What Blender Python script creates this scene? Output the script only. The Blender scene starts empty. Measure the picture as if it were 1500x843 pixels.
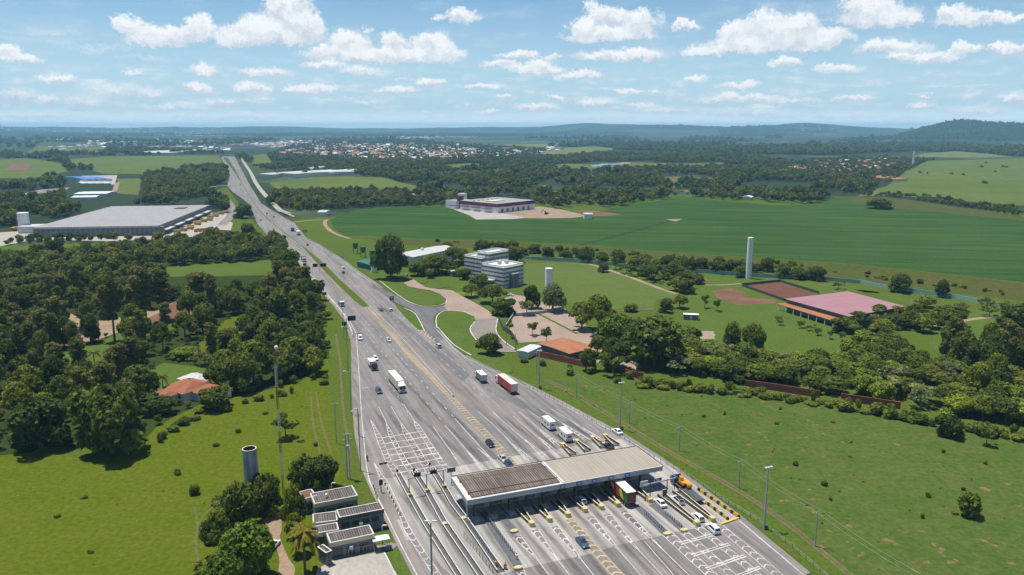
import bpy, bmesh, math, random
import numpy as np
from mathutils import Vector, Matrix
random.seed(7)
RAD = math.radians
scene = bpy.context.scene
COL = scene.collection

# ------------------------------------------------------------------ camera model
# the drone hovers 92 m above the plaza; G() turns a picked pixel of the 1500x843 photograph into a point of the ground
H = 92.0
F = 1130.0
P = math.atan((421.5 - 187.6) / F)
cP, sP = math.cos(P), math.sin(P)

def G(px, py, z=0.0):
    u = (px - 750) / F
    v = (421.5 - py) / F
    dy = cP + v * sP
    dz = -sP + v * cP
    t = (z - H) / dz
    return (u * t, dy * t)

def DIST(x, y, z=0.0):
    return y * cP - (z - H) * sP

def HGT(px, py, ptop):
    x, y = G(px, py)
    v = (421.5 - ptop) / F
    return y * (v * cP - sP) / (cP + v * sP) + H

AZ = RAD(-21.0)
def ST(s, t):                                   # along / across the highway
    return (s * math.sin(AZ) + t * math.cos(AZ), s * math.cos(AZ) - t * math.sin(AZ))
def toST(x, y):
    return (x * math.sin(AZ) + y * math.cos(AZ), x * math.cos(AZ) - y * math.sin(AZ))

cam_d = bpy.data.cameras.new('camera')
cam = bpy.data.objects.new('camera', cam_d)
COL.objects.link(cam)
cam.location = (0, 0, H)
cam.rotation_euler = (RAD(90) - P, 0, 0)
cam_d.sensor_width = 36
cam_d.lens = 36 * F / 1500
cam_d.clip_start = 1
cam_d.clip_end = 80000
scene.camera = cam

# ------------------------------------------------------------------ materials
def lin(c):
    return tuple((v / 12.92 if v <= 0.04045 else ((v + 0.055) / 1.055) ** 2.4) for v in c)

def new_mat(name):
    m = bpy.data.materials.new(name)
    m.use_nodes = True
    nt = m.node_tree
    b = nt.nodes['Principled BSDF']
    return m, nt, b

def node(nt, t, **kw):
    n = nt.nodes.new(t)
    for k, v in kw.items():
        setattr(n, k, v)
    return n

def noise(nt, vec, scale, detail=4, rough=0.55):
    n = node(nt, 'ShaderNodeTexNoise')
    n.inputs['Scale'].default_value = scale
    n.inputs['Detail'].default_value = detail
    n.inputs['Roughness'].default_value = rough
    nt.links.new(vec, n.inputs['Vector'])
    return n.outputs['Fac']

def ramp(nt, fac, lo, hi):
    r = node(nt, 'ShaderNodeMapRange')
    r.clamp = True
    r.inputs['From Min'].default_value = lo
    r.inputs['From Max'].default_value = hi
    nt.links.new(fac, r.inputs['Value'])
    return r.outputs['Result']

def mix(nt, fac, a, b, mode='MIX'):
    m = node(nt, 'ShaderNodeMix', data_type='RGBA', blend_type=mode)
    if isinstance(fac, float):
        m.inputs[0].default_value = fac
    else:
        nt.links.new(fac, m.inputs[0])
    for s, v in ((6, a), (7, b)):
        if isinstance(v, (tuple, list)):
            m.inputs[s].default_value = (*v[:3], 1)
        else:
            nt.links.new(v, m.inputs[s])
    return m.outputs[2]

def wpos(nt):
    return node(nt, 'ShaderNodeNewGeometry').outputs['Position']
def opos(nt):
    return node(nt, 'ShaderNodeTexCoord').outputs['Object']
def mapped(nt, vec, rotz=0.0, scale=(1, 1, 1)):
    m = node(nt, 'ShaderNodeMapping', vector_type='TEXTURE')          # turns first, then scales
    m.inputs['Rotation'].default_value = (0, 0, -rotz)
    m.inputs['Scale'].default_value = tuple(1 / s for s in scale)
    nt.links.new(vec, m.inputs['Vector'])
    return m.outputs['Vector']

def bump(nt, b, h, strength=0.3, dist=0.3):
    n = node(nt, 'ShaderNodeBump')
    n.inputs['Strength'].default_value = strength
    n.inputs['Distance'].default_value = dist
    nt.links.new(h, n.inputs['Height'])
    nt.links.new(n.outputs['Normal'], b.inputs['Normal'])

def m_plain(name, col, rough=0.6, var=0.18, scale=0.7, metal=0.0, spec=0.3):
    m, nt, b = new_mat(name)
    p = opos(nt)
    n1 = noise(nt, p, scale, 5, 0.65)
    c = mix(nt, ramp(nt, n1, 0.3, 0.7), tuple(v * (1 - var) for v in col), tuple(min(1, v * (1 + var)) for v in col))
    nt.links.new(c, b.inputs['Base Color'])
    b.inputs['Roughness'].default_value = rough
    b.inputs['Metallic'].default_value = metal
    b.inputs['Specular IOR Level'].default_value = spec
    return m

def m_paint(name, col, rough=0.3, coat=0.4):
    m, nt, b = new_mat(name)
    n1 = noise(nt, opos(nt), 1.6, 4)
    c = mix(nt, ramp(nt, n1, 0.4, 0.8), col, tuple(v * 0.86 + 0.012 for v in col))
    nt.links.new(c, b.inputs['Base Color'])
    b.inputs['Roughness'].default_value = rough
    b.inputs['Coat Weight'].default_value = coat
    return m

def K(c, *k):
    k = k if len(k) == 3 else k * 3
    return tuple(v * f for v, f in zip(c, k))

def m_grass(name, a, bcol, c, soil=None, soil_amt=0.0, big=0.012, mid=0.09, fine=0.9, bstr=0.6, streak=None):
    a, bcol, c = K(a, .66, .7, .56), K(bcol, .66, .7, .56), K(c, .66, .7, .56)
    m, nt, b = new_mat(name)
    p = wpos(nt)
    n1 = noise(nt, p, big, 4, 0.6)
    n2 = noise(nt, p, mid, 5, 0.65)
    n3 = noise(nt, p, fine, 4, 0.7)
    col = mix(nt, ramp(nt, n1, 0.35, 0.65), a, bcol)
    col = mix(nt, ramp(nt, n2, 0.42, 0.72), col, c)
    d = mix(nt, ramp(nt, n3, 0.3, 0.72), (0.72, 0.73, 0.7), (1.25, 1.24, 1.2))
    col = mix(nt, 1.0, col, d, 'MULTIPLY')
    if streak:
        st = noise(nt, mapped(nt, p, streak[0], streak[1]), 1.0, 3, 0.6)
        d2 = mix(nt, ramp(nt, st, 0.35, 0.68), (0.74, 0.78, 0.72), (1.25, 1.2, 1.12))
        col = mix(nt, 1.0, col, d2, 'MULTIPLY')
    if soil:
        n4 = noise(nt, p, 0.32, 3, 0.5)
        n5 = noise(nt, p, 0.03, 2, 0.5)
        ad = node(nt, 'ShaderNodeMath', operation='MULTIPLY_ADD')
        nt.links.new(n5, ad.inputs[0]); ad.inputs[1].default_value = 0.35
        nt.links.new(n4, ad.inputs[2])
        col = mix(nt, ramp(nt, ad.outputs[0], 0.86 - soil_amt, 0.93 - soil_amt), col, soil)
    nt.links.new(col, b.inputs['Base Color'])
    b.inputs['Roughness'].default_value = 1.0
    b.inputs['Specular IOR Level'].default_value = 0.0
    bump(nt, b, n3, bstr, 0.5)
    return m

def m_soil(name, a, c, big=0.06, fine=0.8):
    a, c = K(a, .68), K(c, .68)
    m, nt, b = new_mat(name)
    p = wpos(nt)
    n1 = noise(nt, p, big, 5, 0.6)
    n2 = noise(nt, p, fine, 4, 0.7)
    col = mix(nt, ramp(nt, n1, 0.35, 0.65), a, c)
    d = mix(nt, ramp(nt, n2, 0.3, 0.7), (0.78, 0.78, 0.78), (1.16, 1.15, 1.12))
    col = mix(nt, 1.0, col, d, 'MULTIPLY')
    nt.links.new(col, b.inputs['Base Color'])
    b.inputs['Roughness'].default_value = 0.95
    b.inputs['Specular IOR Level'].default_value = 0.1
    return m

def m_road(name, a, c, lane=0.28, tracks=0.0):
    """worn paving: long streaks along the carriageway, patches, oil tracks"""
    a, c = K(a, .66, .645, .635), K(c, .66, .645, .635)
    m, nt, b = new_mat(name)
    p = wpos(nt)
    q = mapped(nt, p, AZ, (lane, 0.008, 1))
    n1 = noise(nt, q, 1.0, 2, 0.5)
    n2 = noise(nt, mapped(nt, p, AZ, (0.9, 0.03, 1)), 1.0, 3, 0.6)
    n3 = noise(nt, p, 0.12, 5, 0.65)
    n4 = noise(nt, p, 2.2, 3, 0.7)
    col = mix(nt, ramp(nt, n1, 0.44, 0.56), a, c)
    col = mix(nt, 1.0, col, mix(nt, ramp(nt, n2, 0.3, 0.7), (0.72, 0.72, 0.73), (1.2, 1.19, 1.17)), 'MULTIPLY')
    col = mix(nt, 1.0, col, mix(nt, ramp(nt, n3, 0.3, 0.7), (0.88, 0.88, 0.88), (1.1, 1.1, 1.09)), 'MULTIPLY')
    col = mix(nt, 1.0, col, mix(nt, ramp(nt, n4, 0.3, 0.7), (0.93, 0.93, 0.93), (1.06, 1.06, 1.06)), 'MULTIPLY')
    nt.links.new(col, b.inputs['Base Color'])
    b.inputs['Roughness'].default_value = 0.9
    b.inputs['Specular IOR Level'].default_value = 0.2
    return m

def m_leaf(name, dark, light, trans=0.32):
    m, nt, b = new_mat(name)
    g = node(nt, 'ShaderNodeNewGeometry')
    oi = node(nt, 'ShaderNodeObjectInfo')
    dark, light = K(dark, 1.85, 1.75, 1.3), K(light, 2.25, 2.1, 1.5)
    col = mix(nt, g.outputs['Random Per Island'], dark, light)
    n1 = noise(nt, node(nt, 'ShaderNodeTexCoord').outputs['Object'], 0.35, 3)
    col = mix(nt, 1.0, col, mix(nt, ramp(nt, n1, 0.35, 0.65), (0.72, 0.74, 0.7), (1.25, 1.2, 1.15)), 'MULTIPLY')
    col = mix(nt, 1.0, col, mix(nt, oi.outputs['Random'], (0.7, 0.76, 0.72), (1.45, 1.28, 1.0)), 'MULTIPLY')
    nt.links.new(col, b.inputs['Base Color'])
    b.inputs['Roughness'].default_value = 0.75
    b.inputs['Specular IOR Level'].default_value = 0.15
    t = node(nt, 'ShaderNodeBsdfTranslucent')
    nt.links.new(mix(nt, 1.0, col, (1.2, 1.25, 0.7), 'MULTIPLY'), t.inputs['Color'])
    mx = node(nt, 'ShaderNodeMixShader')
    mx.inputs[0].default_value = trans
    nt.links.new(b.outputs[0], mx.inputs[1])
    nt.links.new(t.outputs[0], mx.inputs[2])
    nt.links.new(mx.outputs[0], nt.nodes['Material Output'].inputs['Surface'])
    return m

def m_ribbed(name, a, c, axis='X', period=1.0, rough=0.6, dirt=0.3, sharp=(0.35, 0.65), metal=0.0):
    """sheet metal or tile roof: ribs along one local axis with streaks of dirt"""
    a, c = K(a, .7), K(c, .7)
    m, nt, b = new_mat(name)
    p = opos(nt)
    w = node(nt, 'ShaderNodeTexWave', wave_type='BANDS', bands_direction=axis)
    w.inputs['Scale'].default_value = 0.314 / period
    w.inputs['Distortion'].default_value = 0.0
    nt.links.new(p, w.inputs['Vector'])
    col = mix(nt, ramp(nt, w.outputs['Fac'], *sharp), a, c)
    sc = (1.2, 0.08, 0.2) if axis == 'X' else (0.08, 1.2, 0.2)
    n = noise(nt, mapped(nt, p, 0, sc), 1.0, 4, 0.65)
    n2 = noise(nt, p, 0.12, 4, 0.6)
    col = mix(nt, 1.0, col, mix(nt, ramp(nt, n, 0.3, 0.7), (1 - dirt,) * 3, (1 + dirt * 0.5,) * 3), 'MULTIPLY')
    col = mix(nt, 1.0, col, mix(nt, ramp(nt, n2, 0.3, 0.7), (1 - dirt * .5,) * 3, (1 + dirt * 0.25,) * 3), 'MULTIPLY')
    nt.links.new(col, b.inputs['Base Color'])
    b.inputs['Roughness'].default_value = rough
    b.inputs['Metallic'].default_value = metal
    b.inputs['Specular IOR Level'].default_value = 0.25
    bump(nt, b, w.outputs['Fac'], 0.4, 0.06)
    return m

def m_glass(name, col=(0.02, 0.03, 0.04), rough=0.08):
    m, nt, b = new_mat(name)
    n1 = noise(nt, opos(nt), 0.8, 3)
    c = mix(nt, ramp(nt, n1, 0.35, 0.7), col, tuple(v * 1.7 for v in col))
    nt.links.new(c, b.inputs['Base Color'])
    b.inputs['Roughness'].default_value = rough
    b.inputs['Specular IOR Level'].default_value = 0.6
    return m

M = {}
M['ground'] = m_grass('base_meadow', (0.052, 0.088, 0.022), (0.075, 0.105, 0.03), (0.042, 0.072, 0.022), big=0.0021, mid=0.011, fine=0.2)
M['pasture'] = m_grass('yellow_green_pasture', (0.11, 0.152, 0.014), (0.128, 0.16, 0.015), (0.152, 0.158, 0.026), fine=0.75)
M['verge'] = m_grass('fresh_verge', (0.1, 0.152, 0.026), (0.116, 0.162, 0.03), (0.128, 0.145, 0.04), mid=0.2)
M['meadow'] = m_grass('right_meadow', (0.084, 0.138, 0.033), (0.1, 0.148, 0.038), (0.14, 0.152, 0.055), soil=(0.2, 0.12, 0.07), soil_amt=0.02, mid=0.13, fine=0.6)
M['lawn'] = m_grass('mown_lawn', (0.098, 0.155, 0.034), (0.115, 0.165, 0.038), (0.134, 0.168, 0.05), fine=1.2, bstr=0.3)
M['sports'] = m_grass('sports_lawn', (0.118, 0.17, 0.05), (0.136, 0.18, 0.055), (0.16, 0.18, 0.068), fine=1.0, bstr=0.3)
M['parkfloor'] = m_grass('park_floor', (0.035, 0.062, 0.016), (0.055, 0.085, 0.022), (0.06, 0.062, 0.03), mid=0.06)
M['soy'] = m_grass('soya_crop', (0.056, 0.114, 0.04), (0.066, 0.122, 0.042), (0.05, 0.105, 0.038), big=0.004, mid=0.02, fine=0.5, bstr=0.4, streak=(RAD(10), (0.006, 0.09, 1)))
M['rough'] = m_grass('dry_rough_grass', (0.105, 0.115, 0.035), (0.085, 0.11, 0.03), (0.125, 0.108, 0.05), mid=0.03, fine=0.3)
M['farfield'] = m_grass('far_pasture', (0.14, 0.18, 0.055), (0.165, 0.195, 0.065), (0.115, 0.158, 0.05), big=0.003, mid=0.01, fine=0.1)
M['palefield'] = m_grass('pale_field', (0.18, 0.21, 0.085), (0.21, 0.23, 0.1), (0.16, 0.195, 0.08), big=0.002, mid=0.006, fine=0.05)
M['tanfield'] = m_grass('tan_field', (0.15, 0.15, 0.062), (0.19, 0.16, 0.08), (0.13, 0.14, 0.05), big=0.004, mid=0.02, fine=0.15)
M['dirt'] = m_soil('pale_dirt', (0.35, 0.25, 0.17), (0.45, 0.335, 0.23))
M['reddirt'] = m_soil('red_dirt', (0.2, 0.1, 0.06), (0.27, 0.15, 0.09))
M['pinkpave'] = m_soil('pink_paving', (0.4, 0.3, 0.24), (0.47, 0.36, 0.29), fine=1.6)
M['brownpave'] = m_soil('brown_paving', (0.29, 0.245, 0.22), (0.34, 0.29, 0.26), fine=1.6)
M['yard'] = m_soil('pale_yard', (0.46, 0.425, 0.38), (0.54, 0.5, 0.45), fine=1.0)
M['clay'] = m_soil('clay_court', (0.17, 0.075, 0.05), (0.2, 0.09, 0.062))
M['track'] = m_soil('worn_track', (0.155, 0.145, 0.055), (0.2, 0.165, 0.085), big=0.2)
M['asphalt'] = m_road('worn_asphalt', (0.255, 0.245, 0.241), (0.322, 0.297, 0.284))
M['ramp'] = m_road('dark_asphalt', (0.185, 0.186, 0.19), (0.215, 0.21, 0.21))
M['concrete'] = m_road('plaza_concrete', (0.42, 0.408, 0.39), (0.52, 0.495, 0.46), lane=0.42)
M['shoulder'] = m_road('shoulder_paving', (0.3, 0.272, 0.252), (0.33, 0.3, 0.275))
M['tanstrip'] = m_road('tan_paved_median', (0.4, 0.335, 0.25), (0.44, 0.37, 0.28))
M['pinklane'] = m_road('pinkish_lane', (0.285, 0.255, 0.238), (0.32, 0.285, 0.265))
M['bluelane'] = m_road('fresh_grey_lane', (0.2, 0.2, 0.204), (0.225, 0.222, 0.222))
M['white_line'] = m_soil('white_road_paint', (0.52, 0.5, 0.48), (0.86, 0.84, 0.81), big=0.22, fine=1.5)
M['yellow_line'] = m_soil('yellow_road_paint', (0.48, 0.36, 0.22), (0.74, 0.56, 0.32), big=0.22, fine=1.5)
M['red_hatch'] = m_soil('reddish_hatch_ground', (0.27, 0.24, 0.222), (0.305, 0.27, 0.25), big=0.3, fine=1.5)
M['water'] = m_glass('pond_water', (0.16, 0.2, 0.24), 0.15)
M['kerb'] = m_plain('kerb_concrete', (0.5, 0.48, 0.44), 0.9, 0.15)
M['conc'] = m_plain('grey_concrete', (0.34, 0.335, 0.32), 0.9, 0.2)
M['paleconc'] = m_plain('pale_concrete', (0.52, 0.5, 0.46), 0.9, 0.15)
M['darkisl'] = m_plain('dark_island_top', (0.1, 0.102, 0.11), 0.9, 0.2)
M['blackbelt'] = m_plain('dark_barrier', (0.085, 0.08, 0.074), 0.9, 0.3)  # dark sides of the island rails and V walls; their tops are paler
M['yellow'] = m_plain('yellow_paint', (0.5, 0.41, 0.19), 0.6, 0.12)
M['hiyellow'] = m_plain('strong_yellow_paint', (0.66, 0.43, 0.06), 0.5, 0.15)
M['black'] = m_plain('black_paint', (0.018, 0.018, 0.02), 0.6, 0.3)
M['white'] = m_plain('white_plaster', (0.74, 0.73, 0.7), 0.7, 0.08)
M['offwhite'] = m_plain('off_white_wall', (0.6, 0.58, 0.54), 0.8, 0.12)
M['cream'] = m_plain('cream_band', (0.6, 0.5, 0.33), 0.8, 0.1)
M['slate'] = m_plain('blue_grey_wall', (0.15, 0.175, 0.2), 0.7, 0.15)
M['steel'] = m_plain('galvanised_steel', (0.38, 0.39, 0.4), 0.5, 0.15, metal=0.3)
M['darksteel'] = m_plain('dark_steel', (0.07, 0.075, 0.08), 0.5, 0.2)
M['rust'] = m_plain('rusty_brown', (0.15, 0.07, 0.04), 0.8, 0.3)
M['orange'] = m_plain('orange_safety', (0.6, 0.16, 0.04), 0.6, 0.15)
M['redpaint'] = m_plain('red_paint', (0.42, 0.05, 0.035), 0.5, 0.1)
M['bluesign'] = m_plain('blue_sign_face', (0.03, 0.11, 0.36), 0.4, 0.1)
M['greensign'] = m_plain('green_sign_face', (0.01, 0.17, 0.1), 0.4, 0.1)
M['signback'] = m_plain('sign_back_metal', (0.5, 0.52, 0.53), 0.5, 0.1)
M['fascia'] = m_plain('grey_fascia', (0.34, 0.37, 0.4), 0.6, 0.1, 0.25)
M['rooftile'] = m_ribbed('brown_corrugated_roof', (0.14, 0.11, 0.09), (0.265, 0.215, 0.18), 'X', 0.62, 0.85, 0.45, (0.3, 0.7))
M['roofgrey'] = m_ribbed('grey_corrugated_roof', (0.12, 0.1, 0.09), (0.23, 0.2, 0.185), 'X', 0.55, 0.85, 0.35)
M['roofcream'] = m_ribbed('cream_sheet_roof', (0.43, 0.385, 0.305), (0.47, 0.42, 0.335), 'X', 1.1, 0.8, 0.12)
M['whroof'] = m_ribbed('pale_warehouse_roof', (0.4, 0.385, 0.37), (0.44, 0.425, 0.405), 'X', 3.0, 0.7, 0.18)
M['whwall'] = m_ribbed('grey_metal_cladding', (0.2, 0.215, 0.235), (0.25, 0.265, 0.285), 'X', 4.0, 0.6, 0.15)
M['whiteroof'] = m_ribbed('white_sheet_roof', (0.62, 0.6, 0.56), (0.74, 0.72, 0.68), 'X', 2.0, 0.6, 0.14)
M['pinkroof'] = m_ribbed('pink_roof', (0.42, 0.215, 0.24), (0.47, 0.25, 0.275), 'X', 1.2, 0.75, 0.1)
M['terracotta'] = m_ribbed('terracotta_tiles', (0.36, 0.125, 0.06), (0.48, 0.19, 0.095), 'X', 0.5, 0.85, 0.25)
M['orangetile'] = m_ribbed('orange_tiles', (0.45, 0.17, 0.075), (0.52, 0.22, 0.105), 'X', 0.5, 0.8, 0.2)
M['brick'] = m_soil('red_brick_wall', (0.38, 0.125, 0.075), (0.46, 0.165, 0.1), big=0.4, fine=3)
M['purple'] = m_plain('purple_cladding', (0.14, 0.035, 0.07), 0.6, 0.1)
M['navy'] = m_plain('navy_cladding', (0.02, 0.04, 0.13), 0.6, 0.1)
M['teal'] = m_plain('pale_green_wall', (0.27, 0.42, 0.35), 0.8, 0.12)
M['bluecourt'] = m_plain('lilac_court', (0.3, 0.3, 0.46), 0.8, 0.06)
M['blueroof'] = m_plain('blue_roof', (0.07, 0.2, 0.48), 0.5, 0.1)
M['greenhouse'] = m_plain('greenhouse_film', (0.62, 0.68, 0.66), 0.4, 0.1)
M['glass'] = m_glass('dark_window_glass')
M['bluewin'] = m_glass('blue_window_glass', (0.1, 0.14, 0.19), 0.1)
M['rubber'] = m_plain('tyre_rubber', (0.02, 0.02, 0.02), 0.9, 0.2)
M['rim'] = m_plain('wheel_rim', (0.4, 0.4, 0.41), 0.4, 0.1, metal=0.5)
M['lampglass'] = m_plain('headlight_lens', (0.7, 0.7, 0.66), 0.15, 0.05)
M['redlens'] = m_plain('tail_lens', (0.4, 0.02, 0.02), 0.2, 0.1)
M['leafpanel'] = m_plain('leaf_green_panel', (0.03, 0.13, 0.04), 0.5, 0.3, 0.6)
M['bark'] = m_plain('bark', (0.13, 0.1, 0.075), 0.9, 0.3, 2.0)
M['gframe'] = m_plain('green_frame_paint', (0.03, 0.13, 0.09), .6, .15)
M['skin'] = m_plain('skin', (0.35, 0.2, 0.13), 0.6, 0.1)
M['leaf_mid'] = m_leaf('mid_green_leaves', (0.034, 0.054, 0.012), (0.088, 0.116, 0.028))
M['leaf_dark'] = m_leaf('dark_green_leaves', (0.022, 0.038, 0.011), (0.058, 0.082, 0.022))
M['leaf_olive'] = m_leaf('olive_leaves', (0.042, 0.052, 0.02), (0.092, 0.1, 0.04))
M['leaf_bright'] = m_leaf('bright_green_leaves', (0.05, 0.085, 0.014), (0.115, 0.165, 0.03))
M['leaf_palm'] = m_leaf('palm_fronds', (0.04, 0.046, 0.008), (0.085, 0.085, 0.016))
M['leaf_far'] = m_leaf('far_wood_leaves', (0.024, 0.042, 0.013), (0.062, 0.09, 0.026))
M['leaf_grey'] = m_leaf('greyish_leaves', (0.06, 0.075, 0.05), (0.13, 0.15, 0.1))
def m_stain(name, col, amt):
    m, nt, b = new_mat(name)
    b.inputs['Base Color'].default_value = (*col, 1); b.inputs['Roughness'].default_value = .85
    uv = node(nt, 'ShaderNodeUVMap').outputs[0]
    sp = node(nt, 'ShaderNodeSeparateXYZ'); nt.links.new(uv, sp.inputs[0])
    def mt(op, a, c=None):
        n = node(nt, 'ShaderNodeMath', operation=op)
        for i, v in enumerate((a, c)):
            if v is None: continue
            if isinstance(v, float): n.inputs[i].default_value = v
            else: nt.links.new(v, n.inputs[i])
        return n.outputs[0]
    y = mt('MULTIPLY', sp.outputs[1], mt('SUBTRACT', 1.0, sp.outputs[1]))
    x = mt('MULTIPLY', sp.outputs[0], mt('SUBTRACT', 1.0, sp.outputs[0]))
    f = mt('MULTIPLY', ramp(nt, y, 0.03, 0.25), ramp(nt, x, 0.0, 0.16))
    f = mt('MULTIPLY', f, ramp(nt, noise(nt, mapped(nt, wpos(nt), AZ, (0.8, 0.1, 1)), 1.0, 4, 0.6), 0.25, 0.7))
    f = mt('MULTIPLY', f, amt)
    t = node(nt, 'ShaderNodeBsdfTransparent'); mx = node(nt, 'ShaderNodeMixShader')
    nt.links.new(f, mx.inputs[0]); nt.links.new(t.outputs[0], mx.inputs[1]); nt.links.new(b.outputs[0], mx.inputs[2])
    nt.links.new(mx.outputs[0], nt.nodes['Material Output'].inputs['Surface'])
    return m
M['stain'] = m_stain('tyre_and_oil_stain', (0.06, 0.055, 0.052), 0.5)
M['soytrack'] = m_soil('dark_crop_gap', (0.02, 0.04, 0.018), (0.03, 0.055, 0.022))
M['tuft'] = m_leaf('grass_blades', (0.05, 0.085, 0.015), (0.11, 0.155, 0.03), 0.15)
for nm, c in dict(p_white=(0.78, 0.78, 0.77), p_silver=(0.45, 0.46, 0.47), p_black=(0.012, 0.012, 0.014), p_blue=(0.05, 0.075, 0.12),
                  p_navy=(0.02, 0.035, 0.08), p_red=(0.38, 0.05, 0.05), p_grey=(0.16, 0.17, 0.18), p_cream=(0.6, 0.52, 0.42), p_yellow=(0.72, 0.3, 0.02)).items():
    M[nm] = m_paint(nm.replace('p_', '') + '_car_paint', c)
M['boxwhite'] = m_plain('white_box_panel', (0.7, 0.69, 0.67), 0.5, 0.08, 0.4)
M['boxdark'] = m_plain('dark_box_side', (0.16, 0.17, 0.185), 0.5, 0.1, 0.4)
M['boxcream'] = m_plain('cream_box_top', (0.6, 0.53, 0.44), 0.6, 0.12, 0.4)
M['boxred'] = m_plain('red_box_side', (0.4, 0.06, 0.055), 0.5, 0.15, 0.4)
M['boxpink'] = m_plain('pale_pink_box_top', (0.7, 0.58, 0.53), 0.6, 0.06, 0.4)

# ------------------------------------------------------------------ geometry helpers
class MB:
    """collects shapes; build() links them as ONE mesh object"""
    def __init__(s):
        s.v, s.f, s.m, s.mats = [], [], [], []
    def mi(s, m):
        if m not in s.mats:
            s.mats.append(m)
        return s.mats.index(m)
    def add(s, vs, fs, m):
        o = len(s.v)
        s.v += [tuple(v) for v in vs]
        k = s.mi(m)
        for f in fs:
            s.f.append(tuple(o + i for i in f)); s.m.append(k)
        return s
    def box(s, x0, x1, y0, y1, z0, z1, m, top=None):
        vs = [(x0, y0, z0), (x1, y0, z0), (x1, y1, z0), (x0, y1, z0), (x0, y0, z1), (x1, y0, z1), (x1, y1, z1), (x0, y1, z1)]
        s.add(vs, [(0, 3, 2, 1), (0, 1, 5, 4), (1, 2, 6, 5), (2, 3, 7, 6), (3, 0, 4, 7)], m)
        s.add(vs[4:], [(0, 1, 2, 3)], top or m)
        return s
    def prism(s, pts, z0, z1, m, top=None):
        n = len(pts)
        a = sum(pts[i][0] * pts[(i + 1) % n][1] - pts[(i + 1) % n][0] * pts[i][1] for i in range(n))
        if a < 0: pts = pts[::-1]
        s.add([(x, y, z0) for x, y in pts] + [(x, y, z1) for x, y in pts],
              [(i, (i + 1) % n, n + (i + 1) % n, n + i) for i in range(n)] + [tuple(range(n))[::-1]], m)
        s.add([(x, y, z1) for x, y in pts], [tuple(range(n))], top or m)
        return s
    def side(s, prof, x0, x1, m, inset=0.0):
        """side outline (y, z) pulled across x"""
        n = len(prof)
        s.add([(x0, y, z) for y, z in prof] + [(x1, y, z) for y, z in prof],
              [(i, n + i, n + (i + 1) % n, (i + 1) % n) for i in range(n)] + [tuple(range(n)), tuple(range(n, 2 * n))[::-1]], m)
        return s
    def hexa(s, b, t, m, top=None):
        """frustum between four bottom and four top points"""
        s.add(list(b) + list(t), [(0, 1, 5, 4), (1, 2, 6, 5), (2, 3, 7, 6), (3, 0, 4, 7), (3, 2, 1, 0)], m)
        s.add(list(t), [(0, 1, 2, 3)], top or m)
        return s
    def quad(s, a, b, c, d, m):
        return s.add([a, b, c, d], [(0, 1, 2, 3)], m)
    def tube(s, path, r, m, n=8, cap=True):
        path = [Vector(p) for p in path]
        if not isinstance(r, (list, tuple)): r = [r] * len(path)
        o = []
        for i, p in enumerate(path):
            d = (path[min(i + 1, len(path) - 1)] - path[max(i - 1, 0)]).normalized()
            a = d.cross(Vector((0, 0, 1)))
            if a.length < 1e-3: a = d.cross(Vector((0, 1, 0)))
            a.normalize(); b = d.cross(a)
            for k in range(n):
                w = 2 * math.pi * k / n
                o.append(p + (a * math.cos(w) + b * math.sin(w)) * r[i])
        fs = []
        for i in range(len(path) - 1):
            for k in range(n):
                fs.append((i * n + k, (i + 1) * n + k, (i + 1) * n + (k + 1) % n, i * n + (k + 1) % n))
        if cap:
            fs.append(tuple(range(n))); fs.append(tuple(range((len(path) - 1) * n, len(path) * n))[::-1])
        return s.add(o, fs, m)
    def wheel(s, x0, x1, y, z, r, m, n=14):
        return s.tube([(x0, y, z), (x1, y, z)], r, m, n)
    def sphere(s, c, r, m, seg=10, rings=6):
        if not isinstance(r, (tuple, list)): r = (r, r, r)
        vs = [(c[0], c[1], c[2] - r[2])]
        for i in range(1, rings):
            a = math.pi * i / rings
            for k in range(seg):
                w = 2 * math.pi * k / seg
                vs.append((c[0] + r[0] * math.sin(a) * math.cos(w), c[1] + r[1] * math.sin(a) * math.sin(w), c[2] - r[2] * math.cos(a)))
        vs.append((c[0], c[1], c[2] + r[2]))
        fs = [(0, 1 + (k + 1) % seg, 1 + k) for k in range(seg)]
        for i in range(rings - 2):
            for k in range(seg):
                a = 1 + i * seg
                fs.append((a + k, a + (k + 1) % seg, a + seg + (k + 1) % seg, a + seg + k))
        e = len(vs) - 1; a = 1 + (rings - 2) * seg
        fs += [(a + k, a + (k + 1) % seg, e) for k in range(seg)]
        return s.add(vs, fs, m)
    def build(s, name, parent=None, loc=None, rz=0.0, bevel=0.0, smooth=False):
        me = bpy.data.meshes.new(name)
        me.from_pydata(s.v, [], s.f)
        for m in s.mats: me.materials.append(M[m] if isinstance(m, str) else m)
        me.polygons.foreach_set('material_index', s.m)
        if smooth: me.polygons.foreach_set('use_smooth', [True] * len(me.polygons))
        if bevel:
            bm = bmesh.new(); bm.from_mesh(me)
            bmesh.ops.remove_doubles(bm, verts=bm.verts, dist=1e-4)
            bmesh.ops.bevel(bm, geom=list(bm.edges), offset=bevel, segments=2, affect='EDGES', profile=0.6)
            bm.to_mesh(me); bm.free()
        me.update()
        o = bpy.data.objects.new(name, me)
        COL.objects.link(o)
        if parent: o.parent = parent
        if loc: o.location = loc
        o.rotation_euler.z = rz
        return o

def tag(o, label=None, cat=None, group=None, kind=None):
    if label: o['label'] = label
    if cat: o['category'] = cat
    if group: o['group'] = group
    if kind: o['kind'] = kind
    return o

def thing(name, label, cat, x, y, rz=0.0, group=None, z=0.0):
    o = bpy.data.objects.new(name, None)
    o.empty_display_size = 0.5
    COL.objects.link(o)
    o.location = (x, y, z); o.rotation_euler.z = rz
    return tag(o, label, cat, group)

CH = {}
def kids(o):
    return list(o.children)

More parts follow.
